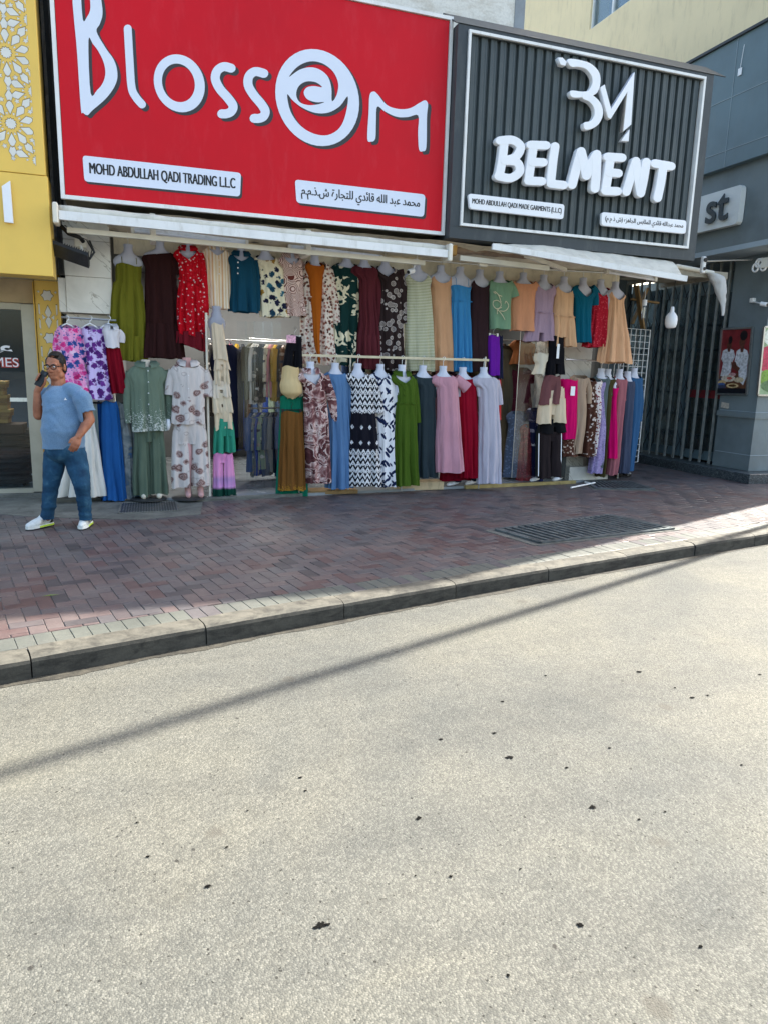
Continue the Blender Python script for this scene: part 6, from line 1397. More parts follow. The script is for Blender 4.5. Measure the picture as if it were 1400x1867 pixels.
def tube_lamp(label, p, q, Y, Y2=None):
    a = U(*p, Y); b = U(*q, Y2 or Y); t = thing('tube_lamp', label, 'lamp', tuple((a+b)/2), 'fluorescent tube lamps')
    MB().beam(a+Vector((0, .03, .02)), b+Vector((0, .03, .02)), .055, .045).build('batten', M_WHITE, t)
    MB().tube([a+Vector((.02, -.005, -.012)), b+Vector((-.02, -.005, -.012))], .017, 10).build('tube', M_WHITECLEAN, t)
    d = (b-a).normalized()
    for c in (a, b): MB().beam(c-d*.018, c+d*.018, .06, .07).build('end_holder', M_YELLOWED, t)
tube_lamp('unlit white tube lamp above the olive and red dresses', (242, 419), (450, 444), 8.5)
tube_lamp('unlit white tube lamp above the floral cardigan', (528, 452), (694, 471), 8.5)
tube_lamp('unlit tube lamp at the tip of the right awning', (1106, 494), (1194, 508), 8.35, 8.3)
bx = U(752, 478, 8.6); MB().bbox((bx.x-.05, 8.55, bx.z-.02), (bx.x+.06, 8.65, bx.z+.1), .006)
def camera_(label, p, d, bracket_to):
    t = thing('security_camera', label, 'camera', tuple(p)); d = Vector(d).normalized()
    MB().tube([p-d*.05, p-d*.045, p+d*.05, p+d*.055], [.02, .033, .033, .028], 14).build('camera_body', M_WHITECLEAN, t, smooth=40)
    MB().tube([p+d*.056, p+d*.062], .022, 12).build('lens', M_BLACK, t)
    MB().tube([p-d*.03, Vector(bracket_to)], .012, 8).build('bracket', M_WHITE, t)
    b = Vector(bracket_to); MB().bbox((b.x-.035, b.y-.035, b.z-.02), (b.x+.035, b.y+.035, b.z+.05), .006).build('mount', M_WHITE, t)
p = U(749, 494, 8.62); camera_('white dome bracket security camera under the awning above the striped dress', p, (-.8, -.5, -.3), U(757, 480, 8.68))
p = UX(1392, 554, 9.3); camera_('white security camera on the slate pillar near the posters', p, (.3, -.9, -.2), UX(1372, 549, 9.38))

# left flood light on its bracket
fl = thing('flood_light', 'black ribbed flood light on a bracket by the marble pillar', 'lamp', U(130, 455, 8.55))
a, b = U(95, 448, 8.5), U(163, 472, 8.5); ctr = (a+b)/2
d = (b-a).normalized(); u_ = Vector((0, -.80, .6)); s_ = d.cross(u_).normalized()
q = [a-u_*.09, b-u_*.09, b+u_*.09, a+u_*.09]
MB().prism(q, -s_*.045 if s_.z > 0 else s_*.045).build('housing', M_DARKMETAL, fl)
for k in range(16):
    c = a.lerp(b, (k+.5)/16); sg_ = (s_ if s_.z > 0 else -s_)
    MB().prism([c-u_*.085+sg_*.002, c+u_*.085+sg_*.002, c+u_*.085+sg_*.022, c-u_*.085+sg_*.022], d*.006).build('cooling_fin', M_BLACK, fl)
MB().tube([b, b+Vector((.05, .05, .08)), b+Vector((.0, .25, .22))], .012, 6).build('bracket', M_DARKMETAL, fl)
MB().tube([U(112, 412, 8.6), U(125, 425, 8.5), U(145, 432, 8.5), U(152, 440, 8.55)], .022, 8).build('arm', M_BLACK, fl, smooth=True)
MB().tube([U(160, 440, 8.55), U(168, 455, 8.5), U(164, 470, 8.48), U(150, 474, 8.48)], .006, 6).build('cable', M_BLACK, fl, smooth=True)
MB().tube([U(118, 410, 8.6), U(140, 428, 8.5), U(158, 437, 8.5), U(163, 447, 8.5)], .005, 6).build('cable', M_BLACK, fl, smooth=True)
p = U(147, 440, 8.7); MB().bbox((p.x-.06, 8.68, p.z-.06), (p.x+.06, 8.78, p.z+.06), .006).build('junction_box', M_YELLOWED, fl)
MB().tube([U(147, 446, 8.7), U(150, 462, 8.66)], .02, 8).build('gland', M_WHITE, fl)

# right awning, half unrolled and sagging
aw2 = thing('sagging_awning', 'half open white awning sagging below the dark sign', 'awning', U(1080, 470, 8.3))
L0, L1 = U(897, 449, 8.05), U(1251, 508, 7.80)
MB().beam(L0, L1, .045, .07).build('front_bar', M_WHITE, aw2)
B0, B1 = U(826, 455, 8.62), U(1225, 484, 8.75)
mb = MB(); mb.tube([B0.lerp(B1, i/24) for i in range(25)], [.045+.008*math.sin(i*2.1) for i in range(25)], 12); mb.build('canvas_roll', paint('stained_canvas', (158, 136, 118), .85, .15, 8, bump=.3), aw2, smooth=True)
vv = []; nx, ny = 50, 8
for j in range(ny+1):
    for i in range(nx+1):
        f = i/nx; a = L0.lerp(L1, .02+.96*f)+Vector((0, .02, .04)); b = U(900+310*f, 447+33*f, 8.6)+Vector((0, 0, .04)); g = j/ny
        c = a.lerp(b, g); c.z += .07*math.sin(math.pi*g)*(1 if f > .25 else f*4)+.012*noise.noise((i*.5, j*.4, 0)); vv.append(c)
MB().add(vv, [(j*(nx+1)+i, j*(nx+1)+i+1, (j+1)*(nx+1)+i+1, (j+1)*(nx+1)+i) for j in range(ny) for i in range(nx)]).build('canvas', M_CANVAS, aw2, smooth=True)
p = U(824, 452, 8.6); MB().bbox((p.x-.04, 8.5, p.z-.10), (p.x+.03, 8.66, p.z+.08), .014).build('end_cap', paint('orange_cap', (196, 150, 80), .6), aw2)
MB().beam(U(838, 470, 8.5), U(1000, 489, 8.3), .05, .06).build('folding_arm', M_YELLOWED, aw2)
MB().beam(U(958, 465, 8.1), U(1030, 492, 8.55), .05, .05).build('folding_arm', M_YELLOWED, aw2)
MB().bbox(U(880, 478, 8.5)-Vector((.06, .03, .05)), U(880, 478, 8.5)+Vector((.06, .03, .05)), .01).build('arm_joint', M_YELLOWED, aw2)
rl = MB().tube([U(770, 474, 8.9), U(1000, 491, 8.95), U(1110, 497, 9.0)], .012, 8); tag(rl.build('top_rail', M_STEEL, origin=U(940, 488, 8.95)), 'thin steel rail carrying the right half of the upper row', 'rail')
rl = MB().tube([Vector((-.15, 9.03, 3.135)), Vector((3.6, 9.03, 3.145))], .012, 8); tag(rl.build('top_rail', M_STEEL, origin=(1.7, 8.94, 3.14)), 'steel rail carrying the left half of the upper row', 'rail')
# slatted canopy over the alley
cp = thing('slatted_canopy', 'grey slatted canopy over the alley beside the dark sign', 'canopy', (7.9, 9.2, 3.1))
M_SLAT = paint('weathered_slats', (150, 144, 128), .7, .15, 6)
for k in range(9):
    y_ = 8.85+.13*k; MB().box((6.95, y_, 3.155), (8.35, y_+.11, 3.175)).build('slat', M_SLAT, cp)
for x_ in (7.0, 7.6, 8.25): MB().box((x_, 8.8, 3.10), (x_+.05, 10.1, 3.1545)).build('joist', M_SLAT, cp)
MB().box((6.95, 8.76, 3.09), (8.35, 8.80, 3.19)).build('edge_board', M_SLAT, cp)
p = U(1300, 497, 8.75)
MB().tube([U(1230, 484, 8.75), p], .03, 10).build('spare_roller', M_YELLOWED, cp)
cl = MB(); path = [(1296, 498, 9), (1306, 505, 13), (1312, 520, 11), (1314, 535, 8), (1317, 550, 5), (1318, 565, 3), (1317, 575, 2)]
P = [U(x_, y_, 8.7) for x_, y_, r_ in path]; Rr = [U(x_+r_, y_, 8.7).x-U(x_, y_, 8.7).x for x_, y_, r_ in path]
PP = spline([tuple(a)+(r_,) for a, r_ in zip(P, Rr)], 6); vv = []; n = 16
for i, q_ in enumerate(PP):
    for k in range(n):
        an = 2*math.pi*k/n; r_ = q_[3]*(1+.28*noise.noise((math.cos(an)*2, math.sin(an)*2, q_[2]*12))); vv.append((q_[0]+math.cos(an)*r_, q_[1]+math.sin(an)*r_*.6, q_[2]))
cl.add(vv, [(i*n+k, i*n+(k+1) % n, (i+1)*n+(k+1) % n, (i+1)*n+k) for i in range(len(PP)-1) for k in range(n)])
tag(cl.build('hanging_rag', plain((206, 208, 208)), origin=P[-1], smooth=True), 'torn white rag hanging from the roller by the gate', 'rag')
# bulbs
b = thing('hanging_bulb', 'large white bulb hanging on a wire in front of the gate', 'lamp', U(1222, 600, 8.9))
p = U(1222, 598, 8.9); MB().lathe((p.x, 8.9, p.z), [(.045, 0), (.07, .015), (.085, .06), (.088, .12), (.08, .17), (.055, .21), (.03, .235), (.026, .29), (.02, .31)], 20).build('globe', M_WHITECLEAN, b, smooth=True)
MB().tube([(p.x, 8.9, p.z+.31), (p.x, 8.9, 3.15)], .004, 6).build('wire', M_BLACK, b)
b = thing('tube_bulb', 'clear tube bulb hanging in a white socket beside the wire grid', 'lamp', U(1172, 585, 9.2))
p = U(1172, 582, 9.2); MB().lathe((p.x, 9.2, p.z), [(.01, 0), (.03, .01), (.032, .18), (.025, .2)], 14).build('glass_tube', M_CLEAR, b, smooth=True); MB().lathe((p.x, 9.2, p.z+.02), [(.012, 0), (.012, .16)], 8).build('filament', M_STEEL, b)
MB().lathe((p.x, 9.2, p.z+.2), [(.035, 0), (.035, .085), (.01, .09)], 14).build('socket', M_WHITECLEAN, b); MB().tube([(p.x, 9.2, p.z+.28), (p.x, 9.2, 3.15)], .004, 6).build('wire', M_WHITE, b)
# wire grid panel
g0, g1, g2, g3 = U(1143, 598, 9.62), U(1186, 597, 9.75), U(1158, 842, 9.75), U(1136, 845, 9.62)
gp = thing('wire_grid_panel', 'white wire display grid leaning at the right end of the shop', 'grid panel', tuple((g2+g3)/2))
W0 = g0.x-.1; W1 = g1.x
nz_ = 22; nx_ = 6
for i in range(nx_+1):
    x_ = W0+(W1-W0)*i/nx_; y_ = 9.62+.13*i/nx_; MB().tube([(x_, y_, g2.z), (x_, y_, g0.z)], .006 if i not in (0, nx_) else .009, 6).build('upright_wire', M_WHITE, gp)
for j in range(nz_+1):
    z_ = g2.z+(g0.z-g2.z)*j/nz_; MB().tube([(W0, 9.612, z_), (W1, 9.742, z_)], .004, 6).build('cross_wire', M_WHITE, gp)
# timber props and junk in the alley behind the grid
for k, (p, q, w_) in enumerate((((1160, 520), (1172, 600), .09), ((1150, 545), (1200, 552), .05), ((1152, 590), (1180, 525), .06))):
    o_ = MB().beam(U(*p, 9.9+.05*k), U(*q, 9.9+.05*k), w_, .03).build('timber_prop', M_OLDWOOD, origin=U(*p, 9.9)); tag(o_, ['wide upright timber behind the wire grid', 'thin level timber behind the tube bulb', 'slanting timber above the wire grid'][k], 'timber')
# electric fittings at the far right top
t = thing('pipe_bracket', 'white pipe clamps hanging from the pale soffit', 'bracket', UX(1385, 485, 9.0)); p = UX(1378, 480, 9.0)
for k in range(4):
    c = p+Vector((0, -.05*k, -.06*abs(1.5-k)+.03)); n_ = 14
    MB().tube([c+Vector((0, math.cos(2*math.pi*i/n_)*.055, math.sin(2*math.pi*i/n_)*.06)) for i in range(n_+1)], .014, 6, False).build('clamp_ring', M_WHITE, t, smooth=True)
MB().box((8.98, p.y-.5, p.z-.08), (9.04, p.y-.12, p.z+.06)).build('pipe_box', M_YELLOWED, t)
t = thing('awning_clamp', 'white bracket plate at the right lower corner of the dark sign', 'bracket', U(1280, 480, 8.6)); p = U(1281, 482, 8.6)
MB().bbox((p.x-.035, 8.56, p.z-.12), (p.x+.03, 8.62, p.z+.11), .012).build('plate', M_WHITE, t); MB().lathe((p.x, 8.545, p.z+.06), [(.03, 0), (.03, .02)], 12, 'y').build('bolt_hole', M_BLACK, t); MB().lathe((p.x, 8.545, p.z-.06), [(.022, 0), (.022, .02)], 12, 'y').build('bolt_hole', M_BLACK, t)
MB().tube([p+Vector((0, .02, .05)), UX(1370, 473, 9.1)], .012, 8).build('stay_bar', M_STEEL, t)
# white plastic pipes on the ground
for k, (p, q) in enumerate((((1041, 889), (1084, 880)), ((1066, 879), (1078, 882)))):
    o_ = MB().tube([UZ(*p, .03), UZ(*q, .03)], .013, 10).build('plastic_pipe', M_WHITE, origin=UZ(*p, .01)); tag(o_, ['long white plastic pipe lying by the shop threshold', 'short white pipe end beside the long plastic pipe'][k], 'pipe')
# trouser legs and white shoes of display mannequins half hidden by the dresses
M_DENIM = plain((52, 62, 84)); M_GREYJ = plain((80, 84, 84))
for lb, legs in (('mannequin in blue trousers and white shoes half hidden behind the pink dress', ((822, 889, 9.10, M_DENIM), (855, 884, 9.14, M_DENIM))), ('mannequin in grey trousers and white shoes behind the track trousers', ((972, 880, 9.28, M_GREYJ), (1012, 880, 9.28, M_GREYJ)))):
    p = U(legs[0][0], legs[0][1], legs[0][2]); t = thing('mannequin', lb, 'mannequin', (p.x+.1, legs[0][2], .04))
    for fx, fy, Y, mt in legs:
        p = U(fx, fy, Y)
        MB().tube([(p.x+.08, Y, .09), (p.x+.08, Y+.01, .35), (p.x+.06, Y+.02, .9)], [.07, .075, .09], 14).build('trouser_leg', mt, t, smooth=True)
        MB().tube([(p.x-.09, Y-.06, .058), (p.x-.06, Y-.05, .066), (p.x, Y-.03, .075), (p.x+.06, Y, .09), (p.x+.11, Y+.02, .085)], [.018, .034, .04, .046, .03], 12, True, .75).build('shoe', M_WHITECLEAN, t, smooth=True)
    q_ = U(legs[0][0]+12, legs[0][1], legs[0][2]+.03); MB().tube([(q_.x+.07, legs[0][2]+.03, .8), (q_.x+.07, legs[0][2]+.03, 1.0), (q_.x+.07, legs[0][2]+.03, 1.4)], [.058, .054, .05], 14).build('torso', M_FORMW, t, smooth=True)
# lamp post out of frame on the right whose shadow crosses the road
lp = thing('lamp_post', 'tall steel street lamp post at the right', 'lamp post', (11.5, 7.9, 0))
MB().tube([(11.5, 7.9, 0), (11.5, 7.9, 6), (11.5, 7.9, 13)], [.058, .054, .05], 14).build('post', M_STEEL, lp, smooth=True); MB().lathe((11.5, 7.9, 0), [(.16, 0), (.16, .02), (.1, .03), (.1, .4), (.09, .42)], 16).build('foot', M_STEEL, lp)
MB().tube([(11.5, 7.9, 12.9), (11.2, 7.0, 13.1), (10.9, 6.1, 13.15)], .04, 10).build('arm', M_STEEL, lp); MB().bbox((10.75, 5.6, 13.1), (11.05, 6.2, 13.2), .03).build('lantern', M_STEEL, lp)
# ------------------------------------------------------------------ the man on the phone
YM = 7.45
def Q(px, py, dy=0.0): return U(px, py, YM+dy)
def caps(mb, pts, n=14):
    """round ended tapering limb through (point, radius) pairs"""
    P = [Vector(p) for p, r in pts]; r = [r_ for p, r_ in pts]
    a = (P[1]-P[0]).normalized(); b = (P[-1]-P[-2]).normalized()
    pp = [P[0]-a*r[0]*.98, P[0]-a*r[0]*.75, P[0]-a*r[0]*.35]+P+[P[-1]+b*r[-1]*.35, P[-1]+b*r[-1]*.75, P[-1]+b*r[-1]*.98]
    rr_ = [r[0]*.15, r[0]*.66, r[0]*.94]+r+[r[-1]*.94, r[-1]*.66, r[-1]*.15]
    mb.tube(pp, rr_, n)
def blob(mb, c, rad, rz=0.0, n=18, m=10, tilt=None):
    c = Vector(c); vv = []; ff = []; cs, sn = math.cos(rz), math.sin(rz)
    for i in range(1, m):
        ph = math.pi*i/m
        for k in range(n):
            th = 2*math.pi*k/n; x = rad[0]*math.sin(ph)*math.cos(th); y = rad[1]*math.sin(ph)*math.sin(th); z = rad[2]*math.cos(ph)
            v = Vector((x*cs-y*sn, x*sn+y*cs, z))
            if tilt is not None: v = tilt @ v
            vv.append(c+v)
    vv += [c+(tilt @ Vector((0, 0, rad[2])) if tilt is not None else Vector((0, 0, rad[2]))), c-(tilt @ Vector((0, 0, rad[2])) if tilt is not None else Vector((0, 0, rad[2])))]
    T, B = len(vv)-2, len(vv)-1
    for i in range(m-2):
        for k in range(n): ff.append((i*n+k, (i+1)*n+k, (i+1)*n+(k+1) % n, i*n+(k+1) % n))
    for k in range(n): ff.append((T, k, (k+1) % n)); ff.append((B, (m-2)*n+(k+1) % n, (m-2)*n+k))
    mb.add(vv, ff)
def fuse(mb, name, mat, parent, vox, sm=4, cuts=(), wr=None):
    """join the limbs into one continuous skin (voxel union, smoothed)"""
    me = bpy.data.meshes.new('tmp'); me.from_pydata(mb.v, [], mb.f); ob = bpy.data.objects.new('tmp', me); COL.objects.link(ob)
    r_ = ob.modifiers.new('r', 'REMESH'); r_.mode = 'VOXEL'; r_.voxel_size = vox
    s_ = ob.modifiers.new('s', 'SMOOTH'); s_.iterations = sm; s_.factor = .5
    bpy.context.view_layer.update(); dg = bpy.context.evaluated_depsgraph_get(); m2 = bpy.data.meshes.new_from_object(ob.evaluated_get(dg)); bpy.data.objects.remove(ob)
    bm = bmesh.new(); bm.from_mesh(m2)
    for (p, nrm) in cuts:
        bmesh.ops.bisect_plane(bm, geom=bm.verts[:]+bm.edges[:]+bm.faces[:], plane_co=p, plane_no=nrm, clear_outer=True)
    pw = wloc(parent)
    for v in bm.verts:
        if wr: v.co += v.normal*wr(v.co)
        v.co -= pw
    bm.to_mesh(m2); bm.free(); m2.materials.clear(); m2.materials.append(mat); m2.name = name
    m2.polygons.foreach_set('use_smooth', [True]*len(m2.polygons))
    return link_mesh(name, m2, parent)
man = thing('person', 'person in blue tee shirt and jeans walking with a phone at the ear', 'person', Q(112, 962))
def skin_mat():
    t = NT('skin'); v = t.co(); c = t.ramp(t.noise(v, 14, 4).outputs[0], [(.3, lin((142, 90, 67))), (.7, lin((178, 120, 92)))])
    return t.fin(c, .5, 0, .35, t.bump(t.noise(v, 90, 3).outputs[0], .15, .002), Subsurface_Weight=.08, Subsurface_Radius=(.02, .008, .004))
M_SKIN = skin_mat()
def M(px, py, dy=0.0): return Q(px, py, dy)
hc = M(101.5, 667, 0)
ff_ = Vector((-.40, -.91, -.12)).normalized(); ss_ = Vector((0, 0, 1)).cross(ff_).normalized(); uu_ = ff_.cross(ss_)      # face forward, his left, up
Hm = Matrix((ss_, -ff_, uu_)).transposed()
def H(f, s_, u_): return hc+ff_*f+ss_*s_+uu_*u_
body = MB()
blob(body, H(-.012, 0, .022), (.078, .098, .105), tilt=Hm)                        # skull
blob(body, H(.022, 0, -.045), (.066, .072, .085), tilt=Hm)                        # face
blob(body, H(.045, 0, -.095), (.045, .042, .034), tilt=Hm)                        # chin
for s_ in (-1, 1):
    blob(body, H(.050, s_*.036, -.040), (.030, .026, .030), tilt=Hm)              # cheek
    blob(body, H(.012, s_*.052, -.078), (.024, .040, .034), tilt=Hm)              # jaw
    blob(body, H(.078, s_*.028, .022), (.030, .016, .012), tilt=Hm)               # brow
    blob(body, H(-.008, s_*.082, -.012), (.011, .022, .034), tilt=Hm)             # ear
caps(body, [(H(.088, 0, .004), .009), (H(.108, 0, -.028), .014), (H(.104, 0, -.040), .012)], 10)      # nose
for s_ in (-1, 1): blob(body, H(.094, s_*.014, -.040), (.010, .012, .009), tilt=Hm)
blob(body, H(.086, 0, -.064), (.024, .010, .006), tilt=Hm); blob(body, H(.083, 0, -.075), (.021, .010, .007), tilt=Hm)
blob(body, H(.02, 0, -.112), (.05, .055, .03), tilt=Hm)                           # soft double chin
caps(body, [(H(-.02, 0, -.06), .062), (M(107, 704, .02), .068), (M(112, 716, .02), .085)])
blob(body, M(115, 740, .01), (.16, .10, .17), .5); blob(body, M(115, 790, 0), (.16, .12, .17), .5)
RS, RE, RW = M(86, 722, .11), M(70, 757, .02), M(67.5, 714, -.02)
LS, LE, LW = M(149, 724, -.10), M(163.5, 765, -.12), M(143, 796, -.20)
caps(body, [(RS, .062), (RS.lerp(RE, .5), .05), (RE, .044)]); caps(body, [(RE, .046), (RE.lerp(RW, .35), .046), (RW, .030)])
caps(body, [(LS, .064), (LS.lerp(LE, .5), .054), (LE, .047)]); caps(body, [(LE, .049), (LE.lerp(LW, .35), .047), (LW, .031)])
# left hand, hanging relaxed
hd = (M(138.5, 808, -.22)-LW).normalized(); pc = LW+hd*.05; acr = hd.cross(Vector((.2, -1, 0))).normalized(); out_ = acr.cross(hd).normalized()
for k in range(4):
    base = LW+hd*.075+acr*(.030-.020*k); caps(body, [(LW+hd*.02+acr*(.018-.012*k), .018), (base, .0125)], 10)
    ln = (.070, .080, .075, .058)[k]; k1 = base+hd*ln*.45-out_*.008; caps(body, [(base, .0105), (k1, .0095), (k1+hd*ln*.32-out_*.024, .0088), (k1+hd*ln*.45-out_*.044, .0075)], 10)
th0 = LW+hd*.022+acr*.028; caps(body, [(th0, .013), (th0+hd*.03+acr*.024, .0115), (th0+hd*.062+acr*.026-out_*.012, .009)], 10)
# right hand round the phone
PH = M(75.5, 690, -.05); pax = (M(84, 674, -.03)-M(68, 703, -.06)).normalized(); pn = Vector((-.55, -.80, .1)); pn = (pn-pax*pn.dot(pax)).normalized(); pw_ = pax.cross(pn).normalized()
palm = PH-pn*.030-pax*.035
caps(body, [(RW, .030), (RW.lerp(palm, .6), .034), (palm, .034)]); blob(body, palm+pax*.01, (.036, .026, .045), 0)
for k in range(4):
    o_ = palm+pax*(.050-.021*k)-pw_*.034; e1 = PH+pax*(.030-.021*k)-pw_*.044-pn*.006; e2 = PH+pax*(.032-.021*k)-pw_*.036+pn*.016; e3 = PH+pax*(.032-.021*k)-pw_*.020+pn*.020
    caps(body, [(palm+pax*(.03-.018*k), .014), (o_, .0115), (e1, .010), (e2, .009), (e3, .0078)], 10)
caps(body, [(palm-pax*.02+pw_*.02, .014), (PH-pax*.01+pw_*.044-pn*.01, .0115), (PH+pax*.022+pw_*.042+pn*.008, .0095)], 10)
# legs under the jeans, feet
HL, KL, AL = M(101, 832, .05), M(93, 886, .05), M(86.5, 944, .10); HR, KR, AR_ = M(137, 832, -.02), M(150, 884, -.10), M(156.5, 944, -.02)
for h_, k_, a_ in ((HL, KL, AL), (HR, KR, AR_)):
    caps(body, [(M(119, 812, 0), .12), (h_, .08), (k_, .05), (a_, .034)])
fuse(body, 'body', M_SKIN, man, .0052, 2)
# hair
hair = MB()
blob(hair, H(-.022, 0, .034), (.083, .098, .105), tilt=Hm); blob(hair, H(-.045, 0, -.02), (.080, .074, .085), tilt=Hm); blob(hair, H(.045, .02, .105), (.050, .034, .022), tilt=Hm)
for s_ in (-1, 1): blob(hair, H(.012, s_*.072, .028), (.014, .026, .05), tilt=Hm)
t = NT('black_hair'); hm_ = t.fin(t.ramp(t.noise(t.co((60, 60, 12)), 3, 4).outputs[0], [(.35, lin((8, 7, 7))), (.75, lin((24, 21, 20)))]), .55, 0, .4, t.bump(t.noise(t.co((120, 120, 20)), 3, 3).outputs[0], .5, .01))
fuse(hair, 'hair', hm_, man, .007, 2, [(H(.058, 0, .072), (ff_+uu_*-.55).normalized())])
# eyes, glasses
for s_ in (-1, 1):
    e = MB(); blob(e, H(.084, s_*.030, .002), (.011, .008, .008), tilt=Hm); eo = e.build('eye', M_WHITECLEAN, man, smooth=True)
    e = MB(); blob(e, H(.0915, s_*.030+.002, .002), (.0045, .003, .0045), tilt=Hm); e.build('iris', M_BLACK, eo, smooth=True)
    e = MB(); caps(e, [(H(.098, s_*.012, .020), .0035), (H(.096, s_*.032, .026), .0045), (H(.084, s_*.050, .020), .003)], 8); e.build('eyebrow', hm_, man, smooth=True)
gl = MB()
for s_ in (-1, 1):
    n = 22; gl.tube([H(.106-.10*abs(.028*math.cos(2*math.pi*i/n))-(.004 if s_*math.cos(2*math.pi*i/n) > 0 else 0), s_*.033+.027*math.cos(2*math.pi*i/n), .0+.021*math.sin(2*math.pi*i/n)) for i in range(n+1)], .0032, 6, False)
    gl.tube([H(.098, s_*.060, .006), H(.05, s_*.080, .006), H(-.012, s_*.088, .004)], .0032, 6)
gl.tube([H(.108, -.008, .006), H(.111, 0, .009), H(.108, .008, .006)], .003, 6)
gl.build('glasses', M_BLACK, man, smooth=True)
# tee shirt
def fold_(c): return .006*noise.noise((c.x*9, c.y*9, c.z*13))+.006*noise.noise((c.x*24+c.z*14, c.y*20, c.z*10))+.012*max(0, noise.noise((c.x*7-c.z*13, c.y*6, c.z*5)))
ts = MB()
def loft(mb, secs, n=30):
    vv = []; m = len(secs)
    for c, rx, ry, rz in secs:
        for k in range(n):
            th = 2*math.pi*k/n; x = rx*math.copysign(abs(math.cos(th))**.85, math.cos(th)); y = ry*math.copysign(abs(math.sin(th))**.85, math.sin(th))
            vv.append(Vector(c)+Vector((x*math.cos(rz)-y*math.sin(rz), x*math.sin(rz)+y*math.cos(rz), 0)))
    ff = [(i*n+k, i*n+(k+1) % n, (i+1)*n+(k+1) % n, (i+1)*n+k) for i in range(m-1) for k in range(n)]+[tuple(range(n))[::-1], tuple((m-1)*n+k for k in range(n))]
    mb.add(vv, ff)
loft(ts, [(M(117, 832, 0), .19, .145, .35), (M(117, 806, 0), .19, .15, .35), (M(115, 784, -.015), .192, .165, .35), (M(115, 762, -.01), .188, .155, .38), (M(116, 740, .0), .19, .14, .42), (M(116, 722, .01), .185, .12, .45), (M(115, 712, .01), .15, .10, .45), (M(113, 705, .01), .10, .085, .45)])
caps(ts, [(M(97, 712, .08), .07), (M(111, 709, .02), .085), (M(137, 714, -.06), .075)])
caps(ts, [(RS, .085), (RS.lerp(RE, .45), .076), (RS.lerp(RE, .9), .074)]); caps(ts, [(LS, .082), (LS.lerp(LE, .45), .078), (LS.lerp(LE, .95), .080)])
def tsm():
    t = NT('blue_tee'); v = t.co(); n1 = t.noise(v, 160, 2); c = t.ramp(n1.outputs[0], [(.3, lin((90, 120, 150))), (.7, lin((112, 143, 172)))])
    return t.fin(c, .9, 0, .2, t.bump(t.noise(v, 12, 3).outputs[0], .2, .006), Sheen_Weight=.3)
aR = (RE-RS).normalized(); aL = (LE-LS).normalized()
tee = fuse(ts, 'tee_shirt', tsm(), man, .009, 8, [(M(117, 816, 0), (0.02, 0, -1))], fold_)
bm = bmesh.new(); bm.from_mesh(tee.data); pwm = wloc(man)
dele = [f for f in bm.faces if ((f.calc_center_median()+pwm-RS).dot(aR) > (RE-RS).length*.62 and (f.calc_center_median()+pwm-RS.lerp(RE, .8)).length < .125 and (f.calc_center_median()+pwm).z < RS.z-.08 and (f.calc_center_median()+pwm).x < RS.x+.0)
        or ((f.calc_center_median()+pwm-LS).dot(aL) > (LE-LS).length*.66 and (f.calc_center_median()+pwm-LS.lerp(LE, .85)).length < .15 and (f.calc_center_median()+pwm).x > LS.x+.005)]
bmesh.ops.delete(bm, geom=dele, context='FACES')
nk = H(-.01, 0, -.13)+Vector((.005, -.02, 0))
dele = [f for f in bm.faces if (f.calc_center_median()+pwm-nk).length < .092 and (f.calc_center_median()+pwm).z > nk.z-.055]
bmesh.ops.delete(bm, geom=dele, context='FACES'); bm.to_mesh(tee.data); bm.free()
sd_ = tee.modifiers.new('thick', 'SOLIDIFY'); sd_.thickness = .004
p = M(119.5, 727.5, -.16); lg = MB(); lg.add([p+Vector((-.014, -.006, -.008)), p+Vector((.014, -.006, -.006)), p+Vector((.004, -.008, .004)), p+Vector((0, -.008, .016)), p+Vector((-.006, -.008, .003))], [(0, 1, 2, 3, 4)]); 
# jeans
def jf(c): return .008*noise.noise((c.x*8, c.y*8, c.z*10))+.010*noise.noise((c.x*5, c.y*5, c.z*26))*max(0, min(1, (.6-c.z)*2.2))
je = MB()
blob(je, M(119, 818, 0), (.185, .15, .15), .35)
caps(je, [(M(108, 822, .03), .115), (HL, .112), (HL.lerp(KL, .5), .098), (KL, .078), (KL.lerp(AL, .5), .068), (AL, .064), (AL+Vector((0, 0, -.02)), .062)])
caps(je, [(M(130, 822, 0), .115), (HR, .112), (HR.lerp(KR, .5), .10), (KR, .080), (KR.lerp(AR_, .5), .068), (AR_, .064), (AR_+Vector((0, 0, -.02)), .062)])
def jm():
    t = NT('denim'); v = t.co(); n1 = t.noise(v, 7, 4, .6); c = t.ramp(n1.outputs[0], [(.3, lin((20, 50, 78))), (.55, lin((38, 80, 110))), (.78, lin((84, 126, 150)))])
    tw = t.noise(t.co((240, 240, 60)), 1, 2); c = t.mix(.3, c, tw.outputs['Color'], 'MULTIPLY')
    return t.fin(c, .85, 0, .25, t.bump(t.noise(v, 40, 4).outputs[0], .3, .006))
fuse(je, 'jeans', jm(), man, .010, 3, [(Vector((0, 0, .085)), (0, 0, -1))], jf)
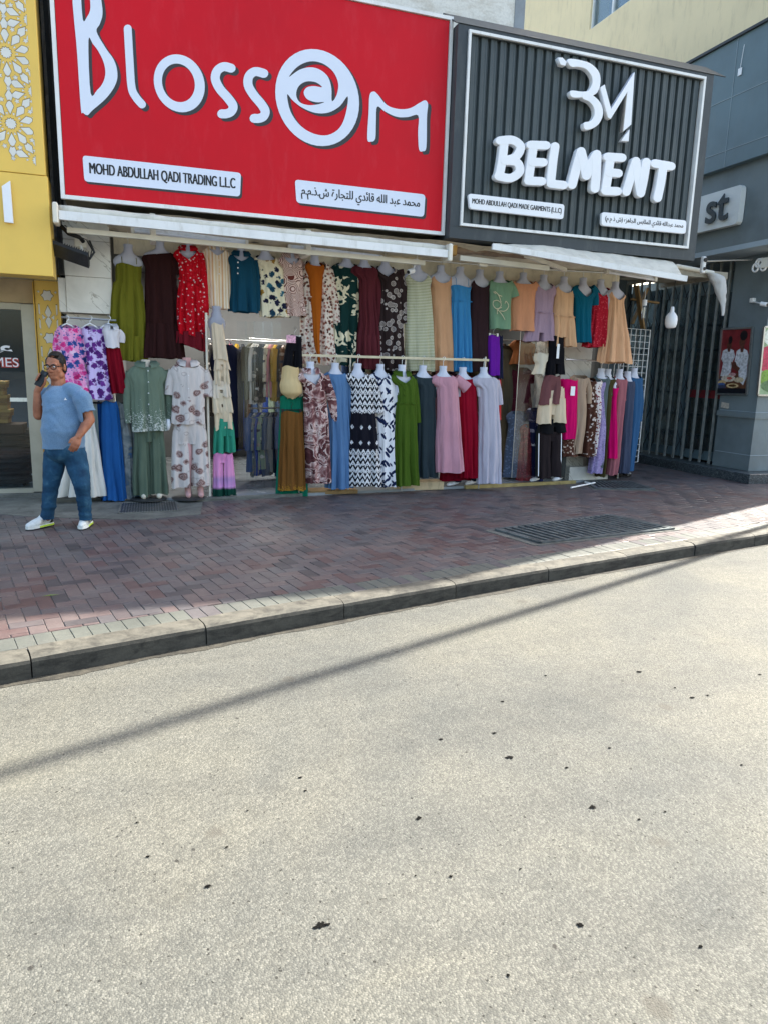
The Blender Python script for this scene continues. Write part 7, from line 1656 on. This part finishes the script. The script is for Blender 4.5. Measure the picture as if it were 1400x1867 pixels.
# shoes
M_SHOE = paint('white_mesh_shoe', (216, 220, 218), .7, .08, 30, bump=.3); M_LIME = paint('lime_sole', (196, 224, 60), .5); M_SOLE = paint('shoe_white_sole', (226, 228, 222), .5)
for (heel, toe, lift) in ((UZ(93, 958, 0), UZ(49, 968, 0), .0), (UZ(163, 956, 0), UZ(141, 972, 0), .0)):
    d = (toe-heel); L = .29; d = d.normalized(); c0 = heel+Vector((0, 0, 0)); s_ = d.cross(Vector((0, 0, 1)))
    up = MB(); caps(up, [(c0+d*.045+Vector((0, 0, .075)), .042), (c0+d*.12+Vector((0, 0, .070)), .044), (c0+d*.2+Vector((0, 0, .052)), .042), (c0+d*.262+Vector((0, 0, .044)), .030)]); caps(up, [(c0+d*.05+Vector((0, 0, .12)), .042), (c0+d*.10+Vector((0, 0, .085)), .042)])
    sh = fuse(up, 'shoe', M_SHOE, man, .007, 3, [(Vector((0, 0, .030)), (0, 0, -1))])
    sole = [(0, .036), (.03, .043), (.1, .040), (.18, .046), (.25, .042), (.29, .018)]
    ol = [c0+d*(a-.005)+s_*w for a, w in sole]+[c0+d*(a-.005)-s_*w for a, w in sole[::-1]]
    MB().prism([p+Vector((0, 0, .012)) for p in ol], (0, 0, .026)).build('midsole', M_SOLE, sh)
    MB().prism([p+Vector((0, 0, .002)) for p in ol], (0, 0, .0095)).build('outsole', M_BLACK, sh)
    ol2 = [c0+d*(a-.007)+s_*(w+.003) for a, w in sole[:4]]+[c0+d*(a-.007)-s_*(w+.003) for a, w in sole[:4][::-1]]
    MB().prism([p+Vector((0, 0, .014)) for p in ol2], (0, 0, .016)).build('lime_sole_band', M_LIME, sh)
    hp = MB(); caps(hp, [(c0+d*.012+Vector((0, 0, .05)), .034), (c0+d*.02+Vector((0, 0, .085)), .034)]); hp.build('heel_patch', M_BLACK, sh, smooth=True)
    for sg in (-1, 1): MB().prism([c0+d*.10+s_*(sg*.0455)+Vector((0, 0, .05)), c0+d*.17+s_*(sg*.045)+Vector((0, 0, .045)), c0+d*.15+s_*(sg*.036)+Vector((0, 0, .082)), c0+d*.11+s_*(sg*.036)+Vector((0, 0, .095))], s_*(sg*.003)).build('side_stripe', M_STEEL, sh)
    for k in range(4):
        c = c0+d*(.10+.028*k)+Vector((0, 0, .122-.014*k)); MB().tube([c-s_*.025-Vector((0, 0, .012)), c, c+s_*.025-Vector((0, 0, .012))], .004, 6).build('lace', M_WHITECLEAN, sh)
# tee shirt emblem and phone
lgo = lg.build('emblem', M_WHITECLEAN, man)
ph = thing('phone', 'black mobile phone held to the ear of the walking person', 'phone', tuple(PH))
q = [PH+pax*(.078*a)+pw_*(.037*b) for a, b in ((1, .8), (.94, 1), (-.94, 1), (-1, .8), (-1, -.8), (-.94, -1), (.94, -1), (1, -.8))]
MB().prism([p-pn*.005 for p in q], pn*.010).build('case', M_BLACK, ph)
MB().prism([PH+pax*(.055+.012*a)+pw_*(.016+.012*b)+pn*.0052 for a, b in ((1, 1), (-1, 1), (-1, -1), (1, -1))], pn*.002).build('camera_bump', M_DARKMETAL, ph)
